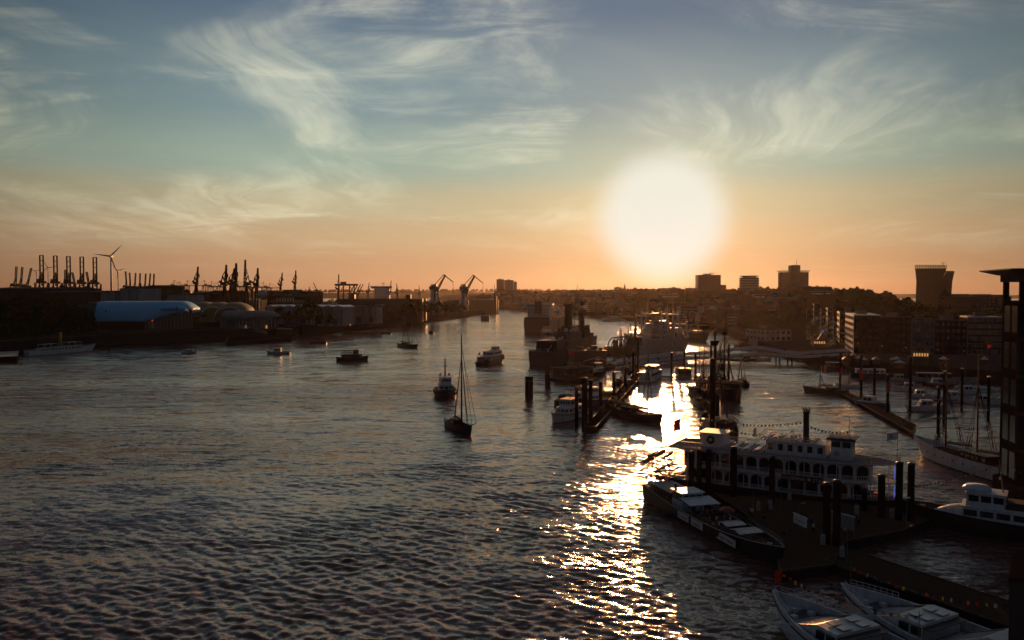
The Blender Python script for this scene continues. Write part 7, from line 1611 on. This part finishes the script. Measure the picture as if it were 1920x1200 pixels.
# ---- cranes
def lattice(m, p, q, w0, w1, n, r_):
    p, q = Vector(p), Vector(q); d = (q-p).normalized(); a = d.orthogonal().normalized() if abs(d.z) < .9 else Vector((1,0,0)); b = d.cross(a).normalized(); a = b.cross(d).normalized(); R4 = []
    for i in range(n+1):
        t = i/n; c0 = p.lerp(q, t); w = (w0+(w1-w0)*t)/2; R4.append([c0+a*sx*w+b*sy*w for sx, sy in ((-1,-1),(1,-1),(1,1),(-1,1))])
    for i in range(n):
        for j in range(4): m.tube(R4[i][j], R4[i+1][j], r_, n=4, caps=False); m.tube(R4[i][j], R4[i+1][(j+1)%4], r_*.6, n=3, caps=False)
    return m
def sts_crane(px, py_top, Y, label, group, up=True, lean=0, s=1.0, rz=0):
    o = empty('container_crane', (XP(px,Y),Y,GZ), rz, label, 'crane', group); zt = ZP(py_top,Y)-GZ; zp = zt*(.47 if up else .72)
    hw, hd = 10*s, 9*s
    for sx in (-1,1):
        for sy in (-1,1): m = MB(); m.tube((sx*hw,sy*hd,0), (sx*hw*.82,sy*hd,zp), 2.1*s, 1.7*s, n=4); m.build('leg', 'crane', o)
    m = MB()
    for sy in (-1,1):
        m.tube((-hw,sy*hd,zp*.38), (hw,sy*hd,zp*.38), 1.1*s, n=4); m.tube((-hw,sy*hd,zp*.38), (hw*.82,sy*hd,zp*.98), .6*s, n=4)
    for sx in (-1,1): m.tube((sx*hw*.9,-hd,zp*.38), (sx*hw*.9,hd,zp*.38), .9*s, n=4)
    m.build('portal', 'crane', o)
    m = MB(); m.cbox((0,0,zp*1.02), 26*s, 8*s, 5*s); m.build('girder', 'crane', o); m = MB(); m.cbox((-7*s,0,zp*1.02+4*s), 9*s, 8*s, 6*s); m.build('machine_house', 'crane', o); m = MB(); m.cbox((4*s,0,zp-4*s), 4*s, 4*s, 4*s); m.build('trolley_cab', 'crane', o)
    m = MB()
    if up:
        lx = lean
        for sy in (-1,1): m.tube((hw*.2,sy*3.6*s,zp), (hw*.2+lx,sy*3.6*s,zt), 1.6*s, n=4); m.tube((-hw*.5,sy*3*s,zp), (hw*.2+lx*.5,sy*3.4*s,zp+(zt-zp)*.42), .8*s, n=4)
        for t in (.35,.62,.8,1.0): m.tube((hw*.2+lx*t,-4*s,zp+(zt-zp)*t), (hw*.2+lx*t,4*s,zp+(zt-zp)*t), .9*s, n=4)
        for sx in (-1,1): m.tube((hw*.2+sx*4*s,0,zp), (hw*.2+lx*.4,0,zp+(zt-zp)*.4), .8*s, n=4)
    else:
        lattice(m, (-22*s,0,zp), (52*s,0,zp+1), 5*s, 4*s, 10, .6*s)
        m.tube((0,-3*s,zp), (2*s,0,zt), .8*s, n=4); m.tube((0,3*s,zp), (2*s,0,zt), .8*s, n=4)
        for x in (24,48,-20): m.tube((2*s,0,zt), (x*s,0,zp+2*s), .45*s, n=4)
    m.build('boom', 'crane', o)
    return o
for i, (px, pt) in enumerate(((78,478.5),(104,479.5),(128.5,480.5),(153.5,481.5),(178,482.5))):
    sts_crane(px, pt, 1750, ('first','second','third','fourth','fifth')[i]+' from the left of the five big container cranes with raised booms', 'big container cranes with raised booms', rz=R(90))
for i, (px, pt, ln) in enumerate(((28,500,3),(38,501,4),(50,503,9))): sts_crane(px, pt, 2500, ('left','middle','right')[i]+' one of the three small cranes at the far left skyline', 'small cranes at far left', lean=ln*1.5)
for i, px in enumerate((237,244,252,261,271,279,287)): sts_crane(px, (509,511.5,512,512.5,513,513,513.5)[i], 3100, ('first','second','third','fourth','fifth','sixth','seventh')[i]+' crane, left to right, of the distant cluster behind the theatre', 'distant crane cluster', lean=(-4,-3,4,3,4,5,3)[i])
for i, (px, pt) in enumerate(((326,525),(338,528),(351,525),(384,525),(396,527),(410,528),(447,527),(458,528),(470,530),(495,529),(505,531))): sts_crane(px, pt, 3500, ('first','second','third','fourth','fifth','sixth','seventh','eighth','ninth','tenth','eleventh')[i]+' of the hazy cranes with level booms, counted from the left', 'hazy cranes with level booms', up=False, s=.9, rz=R(180 if i % 2 else 0))
for i, (px, pt) in enumerate(((141,511),(167,510),(121,506))): sts_crane(px, pt, 2300, ('leaning grey boom seen between the third and fourth big cranes','leaning grey boom seen between the fourth and fifth big cranes','grey crane half behind the third big crane')[i], None, lean=(-9,-8,2)[i])
def luffer(px, pt, pb, Y, label, ang=84, jib=.62, side=1, s=1.0, group=None, fat=1.0):
    """shipyard slewing crane: portal, tower, house, steep jib, back-stay"""
    zb = ZP(pb,Y); zt = ZP(pt,Y); h = zt-zb; o = empty('slewing_crane', (XP(px,Y),Y,zb), 0, label, 'crane', group); zp = h*(1-jib); r_ = h*.012*fat
    for sx in (-1,1):
        for sy in (-1,1): m = MB(); m.tube((sx*h*.06,sy*h*.06,-zb+GZ if zb > GZ else 0), (sx*h*.035,sy*h*.035,zp*.55), r_*1.2, n=4); m.build('leg', 'crane', o)
    m = MB(); lattice(m, (0,0,zp*.5), (0,0,zp), h*.07, h*.055, 5, r_*.8); m.tube((0,0,zp*.5), (0,0,zp), h*.022, n=6); m.build('tower', 'crane', o)
    m = MB(); m.cbox((-side*h*.03,0,zp+h*.045), h*.14, h*.09, h*.085); m.build('machine_house', 'crane', o); m = MB(); m.cbox((side*h*.06,0,zp+h*.01), h*.045, h*.04, h*.05); m.build('cab', 'crane', o)
    jl = h*jib*.96; a = R(ang); tip = Vector((side*jl*math.cos(a)+side*h*.03, 0, zp+h*.04+jl*math.sin(a)*.98)); base = Vector((side*h*.035,0,zp+h*.05)); m = MB(); lattice(m, base, tip, h*.05, h*.022, 8, r_*.8); m.build('jib', 'crane', o)
    ap = Vector((-side*h*.05,0,zp+h*(.26))); m = MB(); m.tube((-side*h*.08,0,zp+h*.08), ap, r_, n=4); m.tube((side*h*.02,0,zp+h*.08), ap, r_, n=4); m.tube(ap, tip.lerp(base,.25), r_*.7, n=4); m.cbox((-side*h*.11,0,zp+h*.1), h*.05, h*.06, h*.06); m.build('back_stay', 'crane', o)
    m = MB(); m.tube(tip, tip-Vector((0,0,jl*.55)), r_*.4, n=3); m.cbox(tip-Vector((0,0,jl*.55)), r_*4, r_*4, r_*6); m.build('hoist_hook', 'crane', o); return o
for a_ in ((421,497,566,1000,'leftmost of the dark shipyard cranes with upright jib',87,.55,1,1,None,1.5), (433,503,560,1080,'slimmer crane just left of the tall paired crane',80,.55,1,1,None,1.4), (440,494,566,1000,'tallest dark shipyard crane with upright jib',88,.55,1,1,None,1.6), (462,487,560,1150,'slim pale crane with a very long thin jib',91,.66,-1,1,None,1.0), (481,503,562,1000,'dark crane beside the silver tank',88,.55,1,1,None,1.6), (472,522,560,1300,'small crane leaning left of the silver tank',60,.6,1,1,None,1.3), (526,511,552,1250,'crane over the left part of the shipyard office',84,.6,1,1,None,1.5), (553,507,548,1200,'upright crane over the middle of the shipyard office',88,.6,1,1,None,1.6), (368,500,553,1600,'lone fat raised boom left of the shipyard',86,.62,1,1,None,1.7), (594,528,552,1500,'small crane leaning left beyond the office',112,.8,1,1,None,1.0),
           (634,514,556,1700,'tall thin mast crane on the gantry cluster',90,.7,1,1,None,1.0), (690,530,558,1800,'thin crane left of the white bridge tower',86,.7,1,1,None,1.1), (731,526,558,2000,'thin crane right behind the white bridge tower',86,.7,1,1,None,1.1), (745,531,560,1700,'thin crane between the bridge tower and the first superstructure block',97,.7,1,1,None,1.1), (787,535,560,1600,'faint leaning crane by the ridge gap',98,.7,1,1,None,1.0)): luffer(*a_)
for i in range(4): luffer((655,661,666,671)[i], 530, 558, 2400, ('first','second','third','fourth')[i]+' of the four slanted booms right of the gantry cluster', 64, .8, 1, 1, 'slanted booms by the gantry', 1.1)
def gantry():
    Y = 1700; o = empty('gantry_crane', (XP(648,Y),Y,GZ), 0, 'squat dark gantry crane cluster beyond the floating dock', 'crane'); k = Y/F; Z = lambda py: ZP(py,Y)-GZ
    for x in (-14,-4,8,18): m = MB(); m.tube((x*k,0,0), (x*k*.9,0,Z(535)), 1.4, n=4); m.build('leg', 'crane', o)
    m = MB(); m.cbox((1*k,0,Z(534)), 42*k, 6, 4); m.build('girder', 'crane', o); m = MB(); m.cbox((-4*k,0,Z(531)), 10*k, 7, 6); m.build('machine_house', 'crane', o); m = MB(); m.tube((-14*k,0,Z(552)), (-4*k,0,Z(537)), .8, n=4); m.tube((18*k,0,Z(552)), (8*k,0,Z(537)), .8, n=4); m.build('brace', 'crane', o)
gantry()
def knuckle(px, pt, pb, Y, label):
    """double-jib level-luffing crane with the bent beak"""
    zb = ZP(pb,Y); h = ZP(pt,Y)-zb; o = empty('level_luffing_crane', (XP(px,Y),Y,zb), 0, label, 'crane', 'level-luffing cranes'); r_ = h*.02
    for sx in (-1,1):
        for sy in (-1,1): m = MB(); m.tube((sx*h*.09,sy*h*.09,-4), (sx*h*.05,sy*h*.05,h*.3), r_*1.3, n=4); m.build('leg', 'crane', o)
    m = MB(); m.cbox((0,0,h*.38), h*.2, h*.14, h*.15); m.build('machine_house', 'crane', o)
    k = Vector((h*.36,0,h*.97)); m = MB(); lattice(m, (h*.06,0,h*.42), k, h*.06, h*.03, 7, r_*.7); m.build('jib', 'crane', o)
    m = MB(); m.tube(k+Vector((-h*.08,0,.02*h)), k+Vector((h*.3,0,-h*.28)), r_*1.1, n=4); m.tube(k+Vector((-h*.08,0,.0)), (-h*.05,0,h*.6), r_*.8, n=4); m.build('fly_jib', 'crane', o)
    m = MB(); m.tube((-h*.08,0,h*.42), (-h*.05,0,h*.62), r_*1.2, n=4); m.tube((h*.02,0,h*.42), (-h*.05,0,h*.62), r_*1.2, n=4); m.cbox((-h*.14,0,h*.5), h*.08, h*.08, h*.1); m.build('back_frame', 'crane', o)
    q = k+Vector((h*.3,0,-h*.28)); m = MB(); m.tube(q, q-Vector((0,0,h*.4)), r_*.35, n=3); m.cbox(q-Vector((0,0,h*.4)), h*.04, h*.04, h*.06); m.build('hoist_hook', 'crane', o)
knuckle(818, 514, 562, 1150, 'nearer bent-beak crane before the white superstructure block'); knuckle(872, 515, 566, 1350, 'farther bent-beak crane near the tip of the left bank')
# ---- wind turbines
def turbine(px, py, Y, blade_px, angs, label, rt=2.2):
    z = ZP(py,Y)-GZ; o = empty('wind_turbine', (XP(px,Y),Y,GZ), 0, label, 'wind turbine', 'wind turbines'); m = MB(); m.tube((0,0,0), (0,0,z), rt, rt*.55, n=10); m.build('tower', 'turbine_white', o); m = MB(); m.cbox((0,1.5,z+.6), rt*1.5, rt*4.2, rt*1.6); m.build('nacelle', 'turbine_white', o); lathe_part(o, 'hub', [(.1,-rt*1.6),(rt*.8,-rt*1.1),(rt*.8,-rt*.4)], (0,0,z+.6), 'turbine_white', 10, 'y')
    bl = blade_px*Y/F
    for a in angs:
        a = R(a); d = Vector((math.cos(a),0,math.sin(a))); n = Vector((-math.sin(a),0,math.cos(a))); m = MB(); c0 = Vector((0,-rt*.9,z+.6)); rings = []
        for t, w in ((0,.6),(.12,1.25),(.3,1.1),(.65,.7),(1,.16)): p = c0+d*bl*t; rings.append([p+n*w*rt*.5, p+Vector((0,-w*rt*.12,0)), p-n*w*rt*.5, p+Vector((0,w*rt*.12,0))])
        m.loft(rings); m.build('blade', 'turbine_white', o)
turbine(209, 481, 1900, 31, (44,172,-68), 'big wind turbine standing over the left bank sheds', 3.0); turbine(222, 508, 3300, 16, (18,135,-95), 'smaller wind turbine just right of the big one', 2.8); turbine(91, 502, 3200, 15, (120,4,-140), 'distant wind turbine between the first two big cranes', 2.6); turbine(69, 509, 3600, 11, (160,20,-90), 'faint wind turbine left of the first big crane', 2.6)
def obelisk(px, pt, pb, Y, r_, label):
    o = empty('chimney_stack', (XP(px,Y),Y,GZ), 0, label, 'chimney'); lathe_part(o, 'stack', [(r_,0),(r_*.7,ZP(pt,Y)-GZ-2)], (0,0,0), 'brick', 10); lathe_part(o, 'rim', [(r_*.8,ZP(pt,Y)-GZ-2),(r_*.8,ZP(pt,Y)-GZ)], (0,0,0), 'hull_dark', 10)
obelisk(264, 531, 560, 800, 1.3, 'thin chimney beside the tall pale hall'); obelisk(580, 538, 556, 1500, 1.2, 'thin far chimney beyond the shipyard office')
# ---- trees, gangway, people's scale things along the bank
def bank_trees():
    rnd = random.Random(9)
    for i in range(60):
        px = rnd.uniform(-60, 168); Y = rnd.uniform(585, 720)-(px*.12); Y = max(Y, np.interp(px, [-60,0,170],[470,500,600])+14); s = rnd.uniform(1.3,1.9)*(1 if px < 130 else .75)
        tree(rnd.choice((0,1,0,2)), (XP(px,Y),Y,GZ-.5), s, 'dense dark tree in the park at the far left', 'trees of the left park')
    for i in range(26):
        px = rnd.uniform(-60, 175); Y = np.interp(px, [-60,0,175],[478,505,600])+rnd.uniform(6,14); tree(rnd.choice((0,1)), (XP(px,Y),Y,GZ-4), rnd.uniform(.8,1.1), 'dark bank-side tree overhanging the water at the far left', 'bank-side trees at far left')
    spots = [(524,600,700,1.15,2),(558,598,720,1.3,2),(580,600,700,1.7,0),(592,600,730,1.4,1),(483,590,760,1.1,3),(461,590,760,.9,3),(596,592,760,1.2,3),(610,590,765,1.0,3),(662,592,790,1.3,3),(540,600,730,1.0,1),(508,600,715,1.0,0),(620,602,740,.9,1),(756,596,900,1.3,1),(768,594,930,1.5,0),(782,592,950,1.6,1),(795,590,980,1.6,0),(808,588,1000,1.5,1),(822,588,1020,1.4,0),(838,588,1060,1.4,1),(852,587,1080,1.3,0),(866,586,1100,1.2,1),(790,574,1000,1.6,3),(797,573,1010,1.5,3),(842,577,1100,1.5,3),(700,594,860,.8,1),(730,595,880,.9,0)]
    nm = ['round','bushy','rust-tinted','pointed']
    for px, py, Y, s, k in spots:
        lb = f'{nm[k]} tree on the bank '+('before the saw-roofed workshop' if px < 680 else 'near the left bank tip')
        tree(k, (XP(px,Y),Y,GZ-.4), s, lb, f'{nm[k]} trees '+('before the workshop' if px < 680 else 'near the bank tip'), 'conifer' if k == 3 else 'broadleaf_tree')
bank_trees()
def gangway():
    a, b = G(432,610,GZ+2.2), G(500,625,3.0); a = P(432,609,670); b = P(500,626,655); o = empty('gangway', a, 0, 'sloping pale gangway down to the ferry landing', 'gangway'); d = b-a; n = Vector((0,1.6,0)); m = MB(); u = Vector((0,0,.5)); m.add([Vector()-n,d-n,d+n,n,u-n,d+u-n,d+u+n,u+n], [(3,2,1,0),(4,5,6,7),(0,1,5,4),(1,2,6,5),(2,3,7,6),(3,0,4,7)]); m.build('deck', 'container_grey', o); m = MB()
    for s in (-1,1): m.tube(Vector((0,s*1.5,1.9)), d+Vector((0,s*1.5,1.9)), .18, n=4); [m.tube(d*t+Vector((0,s*1.5,.4)), d*t+Vector((0,s*1.5,1.9)), .12, n=4) for t in [i/10 for i in range(11)]]
    m.build('truss_rail', 'roof_metal', o)
    for i, (px, pt) in enumerate(((480,608),(486,610),(205,622),(564,600))): b_ = G(px, (634,634,655,630)[i]); q = empty('mooring_pile', (b_.x,b_.y,-2), 0, ('left pile beside the sloping gangway','right pile beside the sloping gangway','slim pile before the blue theatre','pile right of the ferry landing')[i], 'pile'); lathe_part(q, 'shaft', [(.6,0),(.55,ZP(pt,b_.y)+2)], (0,0,0), 'timber', 8); lathe_part(q, 'cap', [(.7,ZP(pt,b_.y)+1.7),(.3,ZP(pt,b_.y)+2.3)], (0,0,0), 'steel_dark', 8)
    s = empty('landing_shelter', G(533,628,2.4), 0, 'small flat-roofed shelter on the ferry landing', 'shelter'); boxes(s, 'roof', [(-6,6,-3,3,5,5.4)], 'canvas'); boxes(s, 'wall', [(-5,5,-2,2,0,4.6)], 'brick_dark')
    l = empty('promenade_beacon', P(286,616,602), 0, 'little lit beacon tripod on the promenade before the theatre', 'beacon'); m = MB(); [m.tube((1.6*math.cos(t),1.6*math.sin(t),0), (0,0,5.4), .14, n=4) for t in (0,2.1,4.2)]; m.build('tripod', 'container_grey', l); m = MB(); m.sphere((0,0,6), .8, 8); m.build('lamp', 'lamp_red', l)
    # parked cars before the workshop
    c = MB(); c.box(-2.1,2.1,-.85,.85,.3,.9); c.prism([(-1.6,-.75),(1.2,-.75),(1.2,.75),(-1.6,.75)], .9, 1.45, [(-1.1,-.65),(.6,-.65),(.6,.65),(-1.1,.65)]); me = {}
    w_ = MB(); 
    for x in (-1.3,1.3):
        for y in (-.8,.8): w_.lathe([(.001,-.1),(.33,-.1),(.33,.1),(.001,.1)], (x,y,.33), 8, 'y')
    wm = bpy.data.meshes.new('wheels'); wm.from_pydata(w_.v, [], w_.f); wm.materials.append(M['rubber']); rnd = random.Random(4)
    for mt in ('white','container_grey','hull_dark','container_blue'): e = bpy.data.meshes.new('car_body'); e.from_pydata(c.v, [], c.f); e.materials.append(M[mt]); me[mt] = e
    nn = {'white':'white','container_grey':'silver','hull_dark':'black','container_blue':'blue'}
    for i in range(22):
        px = rnd.uniform(500,655); Y = rnd.uniform(722,735); mt = rnd.choice(list(me)); o = empty('parked_car', (XP(px,Y),Y,GZ), R(rnd.choice((88,92,90))), f'{nn[mt]} car parked before the saw-roofed workshop', 'car', f'{nn[mt]} parked cars'); inst('body', me[mt], o); inst('wheels', wm, o)
gangway()
def wood_mass():
    """far-off wooded slopes that read as one mass"""
    rnd = random.Random(17); m = MB(); src = TREES[0][0]
    vs = np.array([v.co[:] for v in src.vertices]); fs = [tuple(p.vertices) for p in src.polygons][:150]
    for f in fs: c_ = vs[list(f)].mean(0); vs[list(f)] = c_+(vs[list(f)]-c_)*2.0
    def put(x, y, z, s):
        k = len(m.v); used = sorted({i for f in fs for i in f}); mp = {u: k+j for j, u in enumerate(used)}
        sc_ = 1.25*s
        m.v += [(x+vs[u][0]*sc_, y+vs[u][1]*sc_, z+vs[u][2]*s-3) for u in used]; m.f += [tuple(mp[i] for i in f) for f in fs]; m.m += [0]*len(fs); m.sm += [False]*len(fs)
    for i in range(900):
        px = rnd.uniform(985, 1440) if i % 3 else rnd.uniform(930, 1240); Yb = np.interp(px, [930,997,1055,1140,1210,1290,1350,1400,1440], [1985,1590,1460,1190,1050,912,790,660,650]); Y = Yb+rnd.uniform(40,900); x = XP(px,Y); put(x, Y, ground_z(x,Y), rnd.uniform(.8,1.4))
    m.build('hillside_wood', 'foliage', kind='stuff', label='dark tree cover on the hazy far bank')
    m.v, m.f, m.m, m.sm = [], [], [], []
    for i in range(620):
        px = rnd.uniform(1400, 1990); Y = rnd.uniform(np.interp(px,[1400,1520,1600,1990],[700,720,560,470]), 1080); x = XP(px,Y); put(x, Y, ground_z(x,Y), rnd.uniform(.9,1.5)*(1 if px > 1560 else .8))
    m.build('crest_wood', 'foliage', kind='stuff', label='dark wooded slope behind the harbour row')
    m.v, m.f, m.m, m.sm = [], [], [], []
    for i in range(700):
        x = rnd.uniform(-4200, 700); Y = 6950+rnd.uniform(-200,200)-abs(x)*.12; put(x, Y, 30+20*math.exp(-((x+200)/2600)**2), rnd.uniform(1,2.4))
    for i in range(260):
        px = rnd.uniform(560, 900); Y = rnd.uniform(1500,2600); x = XP(px,Y)
        if x > -150-.4*(Y-2050): continue
        put(x, Y, 8, rnd.uniform(.6,1.2))
    m.build('ridge_wood', 'foliage', kind='stuff', label='far wooded ridge on the horizon')
wood_mass()
# ------------------------------------------------------------------ air
def haze():
    m = bpy.data.materials.new('haze_air'); m.use_nodes = True; nt = m.node_tree; nt.nodes.clear()
    v = nt.nodes.new('ShaderNodeVolumePrincipled'); v.inputs['Color'].default_value = (.95, .84, .80, 1); v.inputs['Density'].default_value = HAZE; v.inputs['Anisotropy'].default_value = .74
    o = nt.nodes.new('ShaderNodeOutputMaterial'); nt.links.new(v.outputs[0], o.inputs['Volume'])
    mb = MB(); mb.box(-9200, 9200, -9200, 9200, -3.2, 186)
    x = mb.build('haze', m, kind='stuff'); m.cycles.homogeneous_volume = True
HAZE = 0.0000095
haze()
